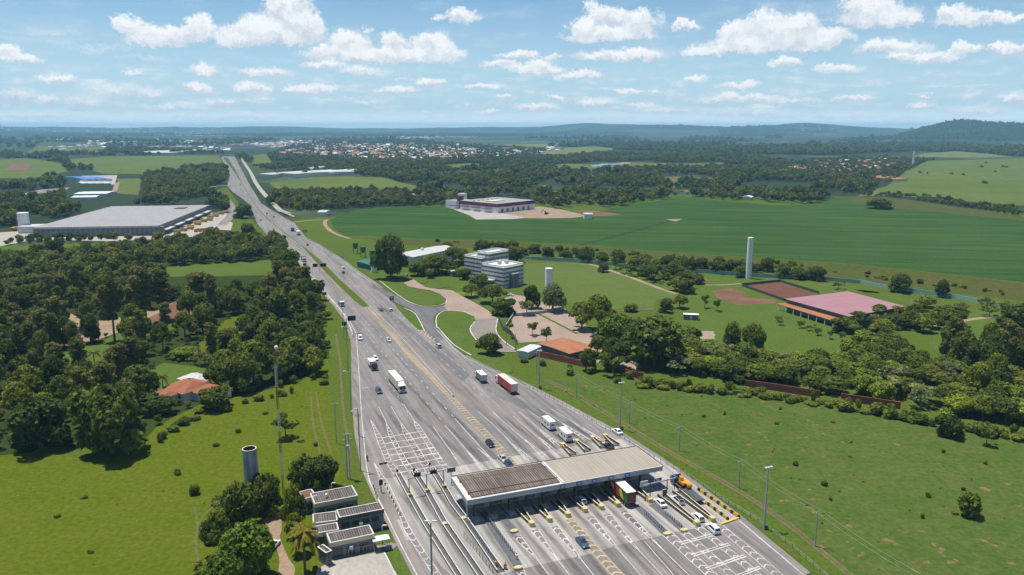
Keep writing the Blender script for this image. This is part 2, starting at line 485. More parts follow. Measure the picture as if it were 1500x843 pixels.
def dup(o, x, y, rz, label=None, group=None, z=0.0, parent=None, swap=None, sc=None):
    c = o.copy()
    COL.objects.link(c)
    if parent is not None:
        c.parent = parent
    else:
        c.location = (x, y, z); c.rotation_euler.z = rz
        if sc: c.scale = sc
        if label: c['label'] = label
        if group: c['group'] = group
    if swap and c.type == 'MESH':
        for sl in c.material_slots:
            if sl.material and sl.material.name in swap:
                new = swap[sl.material.name]
                sl.link = 'OBJECT'; sl.material = new
    for ch in kids(o):
        dup(ch, 0, 0, 0, parent=c, swap=swap)
    return c

def jitter_poly(pts, step, amp, seed=1):
    r = random.Random(seed)
    out = []
    n = len(pts)
    for i in range(n):
        a, b = pts[i], pts[(i + 1) % n]
        L = math.hypot(b[0] - a[0], b[1] - a[1])
        k = max(1, min(40, int(L / step)))
        nx, ny = (-(b[1] - a[1]) / (L + 1e-9), (b[0] - a[0]) / (L + 1e-9))
        for j in range(k):
            f = j / k
            d = r.uniform(-amp, amp) if j else 0
            out.append((a[0] + (b[0] - a[0]) * f + nx * d, a[1] + (b[1] - a[1]) * f + ny * d))
    return out

def smooth_poly(pts, it=2, closed=True):
    for _ in range(it):
        o = []
        n = len(pts)
        rng = range(n) if closed else range(n - 1)
        if not closed: o.append(pts[0])
        for i in rng:
            a, b = pts[i], pts[(i + 1) % n]
            o.append((a[0] * .75 + b[0] * .25, a[1] * .75 + b[1] * .25))
            o.append((a[0] * .25 + b[0] * .75, a[1] * .25 + b[1] * .75))
        if not closed: o.append(pts[-1])
        pts = o
    return pts

def sheet_w(name, pts, mat, z, kind='structure'):
    """flat ground sheet from world points"""
    bm = bmesh.new()
    vs = [bm.verts.new((x, y, z)) for x, y in pts]
    f = bm.faces.new(vs)
    bm.normal_update()
    if f.normal.z < 0: f.normal_flip()
    bmesh.ops.triangulate(bm, faces=[f])
    me = bpy.data.meshes.new(name); bm.to_mesh(me); bm.free()
    me.materials.append(M[mat])
    o = bpy.data.objects.new(name, me); COL.objects.link(o)
    if kind: o['kind'] = kind
    return o

ZONES = {}
def sheet(name, px, mat, z, step=0, amp=0, smooth=0, zone=None):
    pts = [G(*p) for p in px]
    if smooth: pts = smooth_poly(pts, smooth)
    if step: pts = jitter_poly(pts, step, amp, len(name) + len(px))
    if zone: ZONES.setdefault(zone, []).append(pts)
    return sheet_w(name, pts, mat, z)

def strip_pts(pts, w):
    L, R = [], []
    n = len(pts)
    for i, p in enumerate(pts):
        a = pts[max(0, i - 1)]; b = pts[min(n - 1, i + 1)]
        dx, dy = b[0] - a[0], b[1] - a[1]
        l = math.hypot(dx, dy) + 1e-9
        ww = (w[i] if isinstance(w, (list, tuple)) else w) / 2
        L.append((p[0] - dy / l * ww, p[1] + dx / l * ww)); R.append((p[0] + dy / l * ww, p[1] - dx / l * ww))
    return L, R

def strip(name, px, w, mat, z, smooth=0, world=False, zone=None):
    pts = list(px) if world else [G(*p) for p in px]
    if smooth: pts = smooth_poly(pts, smooth, False)
    L, R = strip_pts(pts, w)
    if zone: ZONES.setdefault(zone, []).append(L + R[::-1])
    return sheet_w(name, L + R[::-1], mat, z)

def inside(p, poly):
    x, y = p; c = False
    n = len(poly); j = n - 1
    for i in range(n):
        xi, yi = poly[i]; xj, yj = poly[j]
        if (yi > y) != (yj > y) and x < (xj - xi) * (y - yi) / (yj - yi) + xi: c = not c
        j = i
    return c
# ------------------------------------------------------------------ sky, sun, air
SUN_EL, SUN_AZ = RAD(74), RAD(-62)              # azimuth counted from straight ahead, clockwise
world = bpy.data.worlds.new('World')
scene.world = world
world.use_nodes = True
wt = world.node_tree
for n in list(wt.nodes): wt.nodes.remove(n)
L = wt.links
wo = wt.nodes.new('ShaderNodeOutputWorld')
def MATH(op, a, b=None, c=None, clamp=False):
    n = wt.nodes.new('ShaderNodeMath'); n.operation = op; n.use_clamp = clamp
    for i, v in enumerate((a, b, c)):
        if v is None: continue
        if isinstance(v, (int, float)): n.inputs[i].default_value = v
        else: L.new(v, n.inputs[i])
    return n.outputs[0]
def VM(op, a, b=None, c=None, out=0):
    n = wt.nodes.new('ShaderNodeVectorMath'); n.operation = op
    for i, v in enumerate((a, b, c)):
        if v is None: continue
        if isinstance(v, (tuple, list)): n.inputs[i].default_value = v
        else: L.new(v, n.inputs[i])
    return n.outputs[out]
sky = wt.nodes.new('ShaderNodeTexSky')
sky.sky_type = 'NISHITA'
sky.sun_disc = False
sky.sun_elevation = SUN_EL
sky.sun_rotation = SUN_AZ
sky.altitude = 900
sky.air_density = 1.0
sky.dust_density = 0.0
sky.ozone_density = 3.0
SKY_STR = 0.084
bg = wt.nodes.new('ShaderNodeBackground')
hs = wt.nodes.new('ShaderNodeHueSaturation'); hs.inputs['Saturation'].default_value = 1.25; hs.inputs['Hue'].default_value = 0.496; hs.inputs['Value'].default_value = 1.0
L.new(sky.outputs[0], hs.inputs['Color'])
hzm = wt.nodes.new('ShaderNodeMix'); hzm.data_type = 'RGBA'; L.new(hs.outputs[0], hzm.inputs[6]); hzm.inputs[7].default_value = (4.75, 7.05, 8.65, 1)   # thick bright air low over the land
hzl = wt.nodes.new('ShaderNodeMix'); hzl.data_type = 'RGBA'; L.new(hzm.outputs[2], hzl.inputs[6]); hzl.inputs[7].default_value = (11.5, 13.0, 13.6, 1)   # brightest right on the horizon
L.new(hzl.outputs[2], bg.inputs['Color']); bg.inputs['Strength'].default_value = SKY_STR

tc = wt.nodes.new('ShaderNodeTexCoord')
sep = wt.nodes.new('ShaderNodeSeparateXYZ'); L.new(tc.outputs['Generated'], sep.inputs[0])
az = MATH('MULTIPLY', MATH('ARCTAN2', sep.outputs[0], sep.outputs[1]), 180 / math.pi)
el = MATH('MULTIPLY', MATH('ARCSINE', sep.outputs[2]), 180 / math.pi)
cmb = wt.nodes.new('ShaderNodeCombineXYZ'); L.new(az, cmb.inputs[0]); L.new(el, cmb.inputs[1])
AE = cmb.outputs[0]
def wnoise(vec, scale, detail, rough, col=False):
    n = wt.nodes.new('ShaderNodeTexNoise')
    n.inputs['Scale'].default_value = scale; n.inputs['Detail'].default_value = detail; n.inputs['Roughness'].default_value = rough
    L.new(vec, n.inputs['Vector'])
    return n.outputs['Color' if col else 'Fac']
def WR(fac, lo, hi, a=0.0, b=1.0, smooth=True):
    r = wt.nodes.new('ShaderNodeMapRange'); r.clamp = True
    if smooth: r.interpolation_type = 'SMOOTHSTEP'
    for k, v in (('From Min', lo), ('From Max', hi), ('To Min', a), ('To Max', b)): r.inputs[k].default_value = v
    L.new(fac, r.inputs['Value'])
    return r.outputs['Result']
L.new(WR(el, -2.0, 14.0, 0.95, 0.0), hzm.inputs[0])
L.new(WR(el, 1.5, -0.1, 0.0, 0.9), hzl.inputs[0])
# billowing edges: the direction is pushed about by two sizes of noise
w1 = VM('MULTIPLY', VM('SUBTRACT', wnoise(AE, 0.55, 3, 0.55, True), (0.5, 0.5, 0.5)), (2.4, 1.7, 0))
w2 = VM('MULTIPLY', VM('SUBTRACT', wnoise(AE, 2.2, 5, 0.62, True), (0.5, 0.5, 0.5)), (1.15, 0.95, 0))
lowfar = WR(el, 0.5, 9.0, 0.34, 1.0, False)                 # clouds shrink towards the horizon, and so do their billows
w3 = VM('MULTIPLY', VM('SUBTRACT', wnoise(AE, 5.5, 4, 0.6, True), (0.5, 0.5, 0.5)), (0.75, 0.5, 0))
Q = VM('ADD', VM('ADD', AE, w3), VM('MULTIPLY', VM('ADD', w1, w2), lowfar))

def px_dir(px, py):
    u = (px - 750) / F; v = (421.5 - py) / F
    d = Vector((u, cP + v * sP, -sP + v * cP)).normalized()
    return math.degrees(math.atan2(d.x, d.y)), math.degrees(math.asin(d.z))
# cumulus of that noon: (x, y, half width, half height, flat base 1..3, thickness 0..1)
CLOUDS = [
 (248,54,74,19,2.2,1),(190,42,27,19,1.5,1),(293,44,30,21,1.5,1),(225,62,50,12,2,1),
 (398,56,82,24,2.4,1),(420,16,40,36,1.2,1),(380,48,38,30,1.4,1),(450,40,30,24,1.3,1),(345,62,40,12,2,.9),
 (560,84,125,19,2,1),(578,60,26,20,1.4,1),(633,66,34,20,1.5,1),(510,63,34,21,1.4,1),(480,80,40,14,1.8,.9),(655,76,34,14,1.8,.8),
 (27,88,40,13,2.2,1),(15,76,22,12,1.5,1),(85,119,33,11,2,1),(68,149,19,12,1.5,.6),(195,109,22,7,1.5,.55),
 (298,104,27,11,1.6,.7),(292,131,22,14,1.6,.9),(388,109,56,10,1.6,.6),(475,96,36,9,1.8,.8),(370,130,32,10,1.8,.9),(455,134,50,10,1.8,1),
 (160,134,58,18,1.2,.4),(130,150,60,14,1.2,.35),(255,158,75,9,1.3,.4),(320,150,45,9,1.3,.45),(28,140,32,13,1.3,.5),(220,140,40,12,1.3,.4),
 (675,24,27,14,1.6,1),(643,24,11,8,1.3,.6),(537,44,9,9,1.2,.4),
 (890,56,74,18,2.6,1),(892,26,34,22,1.3,1),(932,36,30,24,1.4,1),(853,42,26,20,1.6,1),(870,10,13,10,1.2,.7),(909,84,76,13,1.9,1),(968,32,12,22,1,.3),
 (733,95,27,8,1.8,.9),(760,81,38,10,1.8,.8),(810,83,20,7,1.8,.7),(780,104,52,13,2.6,1),(790,96,26,11,1.6,1),(848,113,41,9,2.4,1),
 (590,118,16,5,1.5,.4),(630,121,34,8,1.8,.8),(578,133,40,7,1.8,.7),(708,129,29,6,1.8,.9),(740,143,15,5,1.6,.7),(815,143,15,5,1.6,.8),
 (920,135,26,6,2,.9),(962,135,12,4,1.6,.6),(785,159,38,8,1.8,.75),(875,153,40,9,1.7,.7),(718,165,22,5,1.5,.6),(940,156,36,6,1.5,.55),(627,166,10,4,1.4,.4),(975,162,60,9,1.4,.4),
 (530,106,46,12,1.5,.6),(540,150,60,7,1.4,.3),
 (1003,42,26,10,1.8,1),(1115,70,112,17,2.6,1),(1123,38,30,30,1.3,1),(1172,42,38,29,1.4,1),(1082,54,36,22,1.6,1),(1150,56,44,22,1.5,1),(1030,78,34,9,2,.9),(1215,58,40,17,1.8,.9),
 (1285,28,68,27,1.9,1),(1270,8,44,24,1.3,1),(1318,34,38,17,1.8,1),(1305,73,60,15,1.8,1),(1352,87,62,12,2,1),(1412,74,28,13,1.9,1),(1474,72,36,11,1.8,1),
 (1425,32,66,13,1.8,.8),(1395,22,30,13,1.5,.7),(1480,24,34,10,1.6,.7),(1147,94,25,13,1.9,.95),(1226,102,44,9,2,.9),(1205,96,16,7,1.5,.6),
 (1018,117,18,5,2,1),(1088,126,30,8,2,1),(1085,146,84,9,1.6,.7),(1070,142,24,9,1.6,.8),(1160,150,60,6,1.5,.5),(1252,146,36,7,1.6,.75),(1356,144,12,4,1.5,.6),(1348,158,28,7,1.5,.55),(1485,146,24,12,1.5,.55),
 (1430,164,70,12,1.3,.35),(1100,166,90,12,1.2,.35),(1250,170,60,8,1.2,.25),(870,172,110,8,1.2,.25),(60,170,120,9,1.2,.3),(330,172,120,8,1.2,.3),(70,48,110,6,1,.22),(150,70,90,9,1,.2),(215,86,70,7,1,.2),
]
fine = wnoise(AE, 5.5, 5, 0.65)
puff = wnoise(Q, 1.3, 4, 0.6)
CL = []
for (cx, cy, hw, hh, fl, th) in CLOUDS:
    a0, e0 = px_dir(cx, cy)
    a1, _ = px_dir(cx + hw, cy); _, e1 = px_dir(cx, cy - hh)
    CL.append((a0, e0, abs(a1 - a0) * 1.13, abs(e1 - e0) * 1.15, fl, th))
def cloud_patch(sel):
    """sky with the listed cumulus of one piece of the horizon"""
    acc = None
    for (a0, e0, wa, we, fl, th) in sel:
        Qk = Q if acc is None else VM('MULTIPLY_ADD', acc, (1e-9, 1e-9, 0), Q)   # keeps the sum strictly in sequence
        v = VM('MULTIPLY_ADD', Qk, (1 / wa, 1 / we, 0), (-a0 / wa, -e0 / we, 0))
        vv = VM('MAXIMUM', v, VM('MULTIPLY', v, (-1, -fl, 0)))
        w = MATH('MULTIPLY_ADD', VM('LENGTH', vv, out=1), -th, th, True)       # 1 in the middle, 0 at the edge
        # one running sum of (w^3, w*height, w): w^3 shapes the cover, the other two give the height in the cloud
        t_ = VM('ADD', VM('MULTIPLY_ADD', v, (0, 1, 0), (0, 0, 1)), VM('MULTIPLY', VM('MULTIPLY', (1, 0, 0), w), w))
        t_ = VM('MULTIPLY', t_, w)
        acc = t_ if acc is None else VM('ADD', acc, t_)
    sa = wt.nodes.new('ShaderNodeSeparateXYZ'); L.new(acc, sa.inputs[0])
    thin = MATH('POWER', MATH('MAXIMUM', sa.outputs[0], 1e-6), 1 / 3)
    dens = MATH('MULTIPLY_ADD', MATH('SUBTRACT', fine, 0.5), 0.35, thin)
    cover = MATH('MULTIPLY', WR(dens, 0.0, 0.42), WR(thin, 0.0, 0.08))
    lowband = MATH('MULTIPLY', WR(wnoise(VM('MULTIPLY', AE, (0.32, 1.5, 0)), 1.5, 5, 0.58), 0.44, 0.72), MATH('MULTIPLY', WR(el, 0.2, 0.9), WR(el, 5.8, 2.2)))
    veil = MATH('MULTIPLY', WR(wnoise(VM('MULTIPLY', AE, (0.12, 0.5, 0)), 1.2, 5, 0.6), 0.46, 0.78), WR(el, 1.5, 4.0))
    cover = MATH('MAXIMUM', cover, MATH('MULTIPLY', veil, 0.42))
    cover = MATH('MAXIMUM', cover, MATH('MULTIPLY', lowband, 0.75))
    hgt = MATH('DIVIDE', sa.outputs[1], MATH('ADD', sa.outputs[2], 0.05))
    shade = WR(MATH('MULTIPLY_ADD', MATH('SUBTRACT', puff, 0.5), 1.5, hgt), -0.42, 0.45)
    ccol = wt.nodes.new('ShaderNodeMix'); ccol.data_type = 'RGBA'
    L.new(shade, ccol.inputs[0]); ccol.inputs[6].default_value = (0.5, 0.57, 0.65, 1); ccol.inputs[7].default_value = (0.8, 0.815, 0.83, 1)
    cbg = wt.nodes.new('ShaderNodeBackground'); L.new(ccol.outputs[2], cbg.inputs['Color']); cbg.inputs['Strength'].default_value = 1.0
    mx = wt.nodes.new('ShaderNodeMixShader'); L.new(MATH('MULTIPLY', cover, 0.96), mx.inputs[0])
    L.new(bg.outputs[0], mx.inputs[1]); L.new(cbg.outputs[0], mx.inputs[2])
    return mx
# the rest of the sky: loose noise cumulus; the listed ones only stand ahead
pz = MATH('MAXIMUM', sep.outputs[2], 0.05)
pv = wt.nodes.new('ShaderNodeCombineXYZ'); L.new(MATH('DIVIDE', sep.outputs[0], pz), pv.inputs[0]); L.new(MATH('DIVIDE', sep.outputs[1], pz), pv.inputs[1])
gen = MATH('MULTIPLY', WR(wnoise(pv.outputs[0], 1.1, 5, 0.55), 0.53, 0.66), 0.9)
gbg = wt.nodes.new('ShaderNodeBackground'); gbg.inputs['Color'].default_value = (0.7, 0.73, 0.77, 1)
gm = wt.nodes.new('ShaderNodeMixShader'); L.new(gen, gm.inputs[0]); L.new(bg.outputs[0], gm.inputs[1]); L.new(gbg.outputs[0], gm.inputs[2])
ahead = MATH('MULTIPLY', MATH('COMPARE', az, 0.0, 42.0), MATH('COMPARE', el, 6.0, 7.5))
piece = cloud_patch(CL)
top = wt.nodes.new('ShaderNodeMixShader'); L.new(ahead, top.inputs[0]); L.new(gm.outputs[0], top.inputs[1]); L.new(piece.outputs[0], top.inputs[2])
L.new(top.outputs[0], wo.inputs['Surface'])
world.cycles.sampling_method = 'MANUAL'
world.cycles.sample_map_resolution = 256

sd = bpy.data.lights.new('sun', 'SUN')
sd.energy = 5.0; sd.angle = RAD(0.53); sd.color = (1.0, 0.96, 0.89)
sun = bpy.data.objects.new('sun', sd); COL.objects.link(sun)
dv = Vector((math.sin(SUN_AZ) * math.cos(SUN_EL), math.cos(SUN_AZ) * math.cos(SUN_EL), math.sin(SUN_EL)))
sun.rotation_euler = dv.to_track_quat('Z', 'Y').to_euler()
sun.location = (0, 0, 400)

scene.view_settings.view_transform = 'Standard'
scene.view_settings.look = 'None'
scene.view_settings.exposure = 0.28
scene.view_settings.gamma = 1.0
scene.view_settings.use_curve_mapping = False
scene.cycles.max_bounces = 6
scene.cycles.diffuse_bounces = 2
scene.cycles.glossy_bounces = 2
scene.cycles.transmission_bounces = 2
scene.cycles.volume_bounces = 0
scene.cycles.transparent_max_bounces = 4
scene.cycles.caustics_reflective = False
scene.cycles.caustics_refractive = False
scene.cycles.use_denoising = True

HAZE = True
if HAZE:
    hz = MB().box(-20500, 20500, -20500, 20500, -1.5, 190, 'ground').build('haze')
    hz['kind'] = 'stuff'
    hm = bpy.data.materials.new('thin_blue_air'); hm.use_nodes = True
    ht = hm.node_tree
    for n in list(ht.nodes): ht.nodes.remove(n)
    ho = ht.nodes.new('ShaderNodeOutputMaterial')
    hv = ht.nodes.new('ShaderNodeVolumePrincipled')
    hv.inputs['Color'].default_value = (0.38, 0.74, 1.0, 1)
    hv.inputs['Density'].default_value = 8.2e-5
    hv.inputs['Anisotropy'].default_value = 0.0
    ht.links.new(hv.outputs[0], ho.inputs['Volume'])
    hz.data.materials.clear(); hz.data.materials.append(hm)
    hz.display_type = 'WIRE'

# ------------------------------------------------------------------ ground and far hills
from mathutils import noise as mnoise
RIDGES = [  # azimuth, half width (deg), distance, half depth, height
 (-25, 40, 14500, 2500, 70), (-36, 5, 14000, 1500, 22), (-18, 5, 13000, 1500, 26), (-9, 5, 12500, 1500, 26), (-2, 5, 12500, 1400, 40),
 (4.5, 5, 12000, 1400, 60), (9, 4.0, 11500, 1300, 78), (13.5, 5, 11500, 1500, 62), (20, 3.8, 11000, 1200, 96), (26, 4.5, 11500, 1500, 62),
 (36, 8.5, 6900, 1000, 86), (29.5, 2.3, 6800, 700, 72), (43, 8, 7000, 1200, 120), (33, 3, 6600, 600, 20)]
def relief(x, y):
    r = math.hypot(x, y)
    if r < 4600: return 0.0
    a = math.degrees(math.atan2(x, y))
    k = min(1, (r - 4600) / 1500)
    h = 0
    for (ra, rw, rd, dp, hh) in RIDGES:
        e = ((a - ra) / rw) ** 2 + ((r - rd) / dp) ** 2
        if e < 9: h += hh * math.exp(-e)
    n = mnoise.fractal((x / 1500, y / 1500, 3.1), 1.0, 2.0, 5)
    n2 = mnoise.fractal((x / 3200 + 7, y / 2200, 1.1), 1.0, 2.0, 4)
    return k * max(0, h * (1 + 0.3 * n + .35 * n2) + 12 * (n + 0.6))
azs = list(np.linspace(-180, -56, 26)[:-1]) + list(np.linspace(-56, 56, 420)) + list(np.linspace(56, 180, 26)[1:])
rs = [0.5, 60, 200, 500, 1000, 2000, 3000, 4000, 4600] + list(np.geomspace(4700, 19500, 70))
gv, gf = [], []
for r in rs:
    for a in azs:
        x, y = r * math.sin(RAD(a)), r * math.cos(RAD(a))
        gv.append((x, y, relief(x, y)))
print('highest ground', max(v[2] for v in gv))
na = len(azs)
for i in range(len(rs) - 1):
    for j in range(na - 1):
        gf.append((i * na + j, i * na + j + 1, (i + 1) * na + j + 1, (i + 1) * na + j))
gm_, nt, b = new_mat('land_cover')
p = wpos(nt)
k1 = noise(nt, mapped(nt, p, 0.2, (1, 1.0, 1)), 0.0016, 5, 0.62)
k2 = noise(nt, mapped(nt, p, 0.5, (1, 1.0, 1)), 0.0045, 3, 0.5)
k3 = noise(nt, p, 0.03, 5, 0.7)
col = mix(nt, ramp(nt, k2, 0.42, 0.58), (0.04, 0.064, 0.018), (0.066, 0.08, 0.03))
col = mix(nt, ramp(nt, k1, 0.5, 0.55), (0.022, 0.038, 0.016), col)
col = mix(nt, 1.0, col, mix(nt, ramp(nt, k3, 0.3, 0.7), (0.7, 0.7, 0.7), (1.2, 1.2, 1.15)), 'MULTIPLY')
nt.links.new(col, b.inputs['Base Color']); b.inputs['Roughness'].default_value = 0.95; b.inputs['Specular IOR Level'].default_value = 0.1
me = bpy.data.meshes.new('ground'); me.from_pydata(gv, [], gf); me.materials.append(gm_)
me.polygons.foreach_set('use_smooth', [True] * len(me.polygons))
go = bpy.data.objects.new('ground', me); COL.objects.link(go); go['kind'] = 'structure'

# ------------------------------------------------------------------ fields and lawns (pixel outlines laid on the ground)
Zf = 0.03
sheet('meadow_belt', [(-1400,430),(-300,385),(-100,372),(230,366),(330,372),(410,352),(480,320),(620,300),(1000,285),(1300,295),(1700,330),(3200,430),(3200,1500),(1500,2000),(-1200,2000)], 'verge', 0.02, 30, 2)
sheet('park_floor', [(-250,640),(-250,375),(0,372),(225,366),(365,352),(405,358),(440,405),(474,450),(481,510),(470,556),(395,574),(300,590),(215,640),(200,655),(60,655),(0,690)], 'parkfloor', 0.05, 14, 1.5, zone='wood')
sheet('pasture', [(-260,1200),(-260,650),(-60,672),(0,668),(60,662),(130,672),(200,658),(230,625),(300,590),(390,572),(440,560),(482,520),(486,600),(497,660),(512,720),(560,800),(620,1000),(650,1200)], 'pasture', 0.06, 10, 0.8, zone='pasture')
sheet('meadow', [(735,552),(840,560),(930,548),(1010,562),(1100,580),(1250,600),(1400,622),(1520,640),(1900,690),(2600,800),(2600,1300),(1330,1200),(1190,843),(1100,768),(1000,693),(915,637),(820,588),(750,553)], 'meadow', 0.06, 10, 0.8, zone='meadow')
sheet('roadside_grass', [(1195,843),(1110,770),(1000,688),(915,634),(815,584),(740,548),(752,546),(840,583),(925,625),(1020,682),(1130,760),(1240,843)], 'verge', 0.09, 8, 0.8)
sheet('soya_field', [(484,322),(520,308),(560,304),(640,301),(662,304),(690,320),(770,321),(850,316),(900,304),(960,295),(1000,288),(1040,293),(1130,301),(1195,300),(1215,288),(1280,303),(1380,311),(1480,321),(1700,343),(1700,440),(1500,414),(1400,403),(1250,387),(1000,371),(850,359),(700,352),(600,350),(540,346),(505,346),(488,335)], 'soy', 0.08, 40, 1.5, zone='open')
sheet('rough_grass', [(505,347),(600,351),(700,353),(850,360),(1000,372),(1250,388),(1400,404),(1700,441),(1700,475),(1500,442),(1350,424),(1200,406),(1000,390),(850,375),(700,364),(560,358)], 'rough', 0.07, 15, 1.5, zone='open')
sheet('rough_grass', [(1215,288),(1300,289),(1400,303),(1500,318),(1700,340),(1700,345),(1480,322),(1380,312),(1280,303)], 'rough', 0.1, 20, 2, zone='open')
sheet('hill_pasture', [(1255,288),(1300,272),(1330,250),(1360,236),(1500,232),(1800,232),(1800,312),(1500,302),(1400,294),(1310,287)], 'farfield', 0.08, 40, 3, zone='open')
sheet('far_field', [(1335,231),(1350,225),(1400,222),(1455,226),(1485,231)], 'palefield', 0.12, 60, 5, zone='open')
sheet('far_field', [(150,255),(105,240),(95,234),(160,229),(320,228),(326,236),(331,245),(270,250),(260,256)], 'farfield', 0.08, 40, 3, zone='open')
sheet('far_field', [(172,262),(208,262),(203,286),(172,284)], 'farfield', 0.1, 20, 1, zone='open')
sheet('far_field', [(30,228),(60,212),(150,210),(160,222),(90,226)], 'farfield', 0.08, 60, 6, zone='open')
sheet('far_field', [(-60,260),(-60,236),(40,232),(90,240),(100,252),(40,262)], 'farfield', 0.08, 40, 4, zone='open')
sheet('far_field', [(55,282),(95,276),(88,290),(60,292)], 'farfield', 0.1, 20, 1, zone='open')
sheet('ploughed_patch', [(8,250),(15,241),(45,240),(40,250)], 'reddirt', 0.12, 30, 3)
sheet('far_field', [(396,268),(470,258),(560,260),(612,273),(604,284),(500,283),(430,284),(408,280)], 'farfield', 0.08, 40, 4, zone='open')
sheet('far_field', [(362,229),(390,226),(402,240),(374,246)], 'farfield', 0.08, 40, 4, zone='open')
sheet('far_field', [(560,206),(640,201),(760,203),(830,211),(790,216),(700,212),(640,209)], 'palefield', 0.1, 80, 8, zone='open')
sheet('far_field', [(780,225),(820,217),(870,215),(905,218),(880,223),(830,229)], 'palefield', 0.12, 60, 8, zone='open')
sheet('far_field', [(782,244),(830,240),(900,242),(930,238),(1000,240),(1060,238),(1060,244),(960,248),(860,252)], 'farfield', 0.1, 60, 8, zone='open')
sheet('far_field', [(1050,212),(1120,206),(1200,200),(1290,194),(1340,199),(1330,205),(1250,206),(1180,212)], 'palefield', 0.1, 90, 10, zone='open')
sheet('far_field', [(915,201),(960,199),(1050,198),(1060,203),(960,206)], 'palefield', 0.1, 90, 10, zone='open')
sheet('far_field', [(978,217),(1000,216),(998,222),(980,222)], 'palefield', 0.14, 40, 4, zone='open')
sheet('far_field', [(1300,199),(1330,197),(1335,203),(1310,204)], 'palefield', 0.15, 60, 6, zone='open')
sheet('far_field', [(1400,214),(1500,210),(1700,208),(1700,217),(1500,218)], 'farfield', 0.12, 80, 8, zone='open')
sheet('far_field', [(640,243),(690,239),(716,242),(700,246),(650,246)], 'farfield', 0.14, 40, 3, zone='open')
sheet('far_field', [(1040,245),(1080,242),(1086,247),(1060,250)], 'farfield', 0.14, 40, 3, zone='open')
sheet('tan_field', [(968,266),(975,259),(1000,259),(1066,262),(1040,266),(1010,272),(985,276)], 'tanfield', 0.12, 20, 3, zone='open')
sheet('pond', [(865,243),(880,240),(912,239),(916,241),(890,243),(868,244.5)], 'water', 0.2, 20, 3, zone='open')
sheet('bank', [(900,240),(918,237.5),(925,239),(916,241)], 'dirt', 0.22)
# strip of grass between the highway and the soya, with its track
sheet('roadside_lawn', [(430,322),(480,318),(486,335),(500,347),(545,352),(556,362),(548,372),(560,398),(566,420),(528,400),(508,384),(490,373),(470,361),(455,350),(440,337)], 'verge', 0.1, 8, .6, zone='open')
strip('farm_track', [(428,326),(455,323),(475,322.5),(482,320),(474,326),(480,336),(493,344),(512,350)], 3.6, 'dirt', 0.14, 2)
sheet('roadside_lawn', [(333,331),(342,318),(362,317),(372,326),(393,347),(401,356),(392,362),(372,350),(345,352)], 'verge', 0.1, 8, .6, zone='open')
sheet('roadside_lawn', [(306,283),(332,274),(345,292),(352,302),(345,318),(330,312),(333,298),(322,287)], 'verge', 0.1, 8, .6, zone='open')
sheet('small_field', [(222,392),(300,387),(400,381),(404,403),(330,405),(224,406)], 'lawn', 0.09, 10, .6, zone='open')
sheet('crop_strip', [(-60,372),(0,371),(110,370),(105,376),(0,380),(-60,384)], 'soy', 0.09, 10, .6, zone='open')
sheet('crop_strip', [(-60,362),(0,361),(60,358),(240,354),(240,360),(60,365),(0,368)], 'lawn', 0.09, 10, .6, zone='open')
# park on the left
sheet('dirt_clearing', [(72,496),(84,474),(104,460),(116,468),(150,470),(240,452),(262,440),(285,441),(280,458),(258,468),(200,480),(150,496),(105,511)], 'dirt', 0.1, 6, .8, zone='open')
sheet('red_clearing', [(240,455),(262,438),(286,442),(282,462),(256,472),(200,484),(176,486)], 'reddirt', 0.11, 6, .8, zone='open')
sheet('park_lawn', [(85,520),(150,500),(175,488),(190,505),(178,515),(165,530),(125,552),(110,546)], 'lawn', 0.1, 6, .5, zone='open')
sheet('park_lawn', [(200,484),(258,473),(262,480),(232,490),(205,494)], 'lawn', 0.1, 6, .5, zone='open')
sheet('park_lawn', [(290,505),(330,470),(352,458),(375,470),(400,475),(392,482),(350,490),(320,515),(300,520)], 'pasture', 0.1, 6, .5, zone='open')
strip('park_path', [(112,566),(128,552),(150,540),(178,525),(200,520)], 5, 'tanfield', 0.13, 2, zone='open')
sheet('house_yard', [(215,545),(240,532),(300,540),(320,555),(310,575),(262,592),(228,590)], 'lawn', 0.1, 6, .5, zone='open')
for i, q in enumerate([[(392,570),(405,563),(420,580)], [(455,575),(458,620),(470,670),(478,690)], [(463,575),(470,620),(486,668),(492,680)]][1:]):
    strip('wheel_track', q, 0.6, 'track', 0.09, 2)
strip('wheel_track', [(262,720),(250,735),(285,742),(290,770),(286,800),(292,830)][2:], 0.5, 'track', 0.09, 2)
strip('wheel_track', [(290,770),(300,752),(318,740),(350,728)], 0.5, 'track', 0.095, 2)
strip('worn_path', [(492,490),(496,515),(499,535),(502,600),(511,650),(512,700)], 0.9, 'track', 0.1, 2)
for dx in (0, 7):
    strip('wheel_track', [(795+dx,556),(830+dx,573),(865+dx,594),(930+dx,634),(985+dx,668),(1040+dx,697),(1100+dx,733),(1150+dx,768),(1190+dx,800),(1250+dx,850),(1330+dx,920)], 0.8, 'track', 0.1, 2)
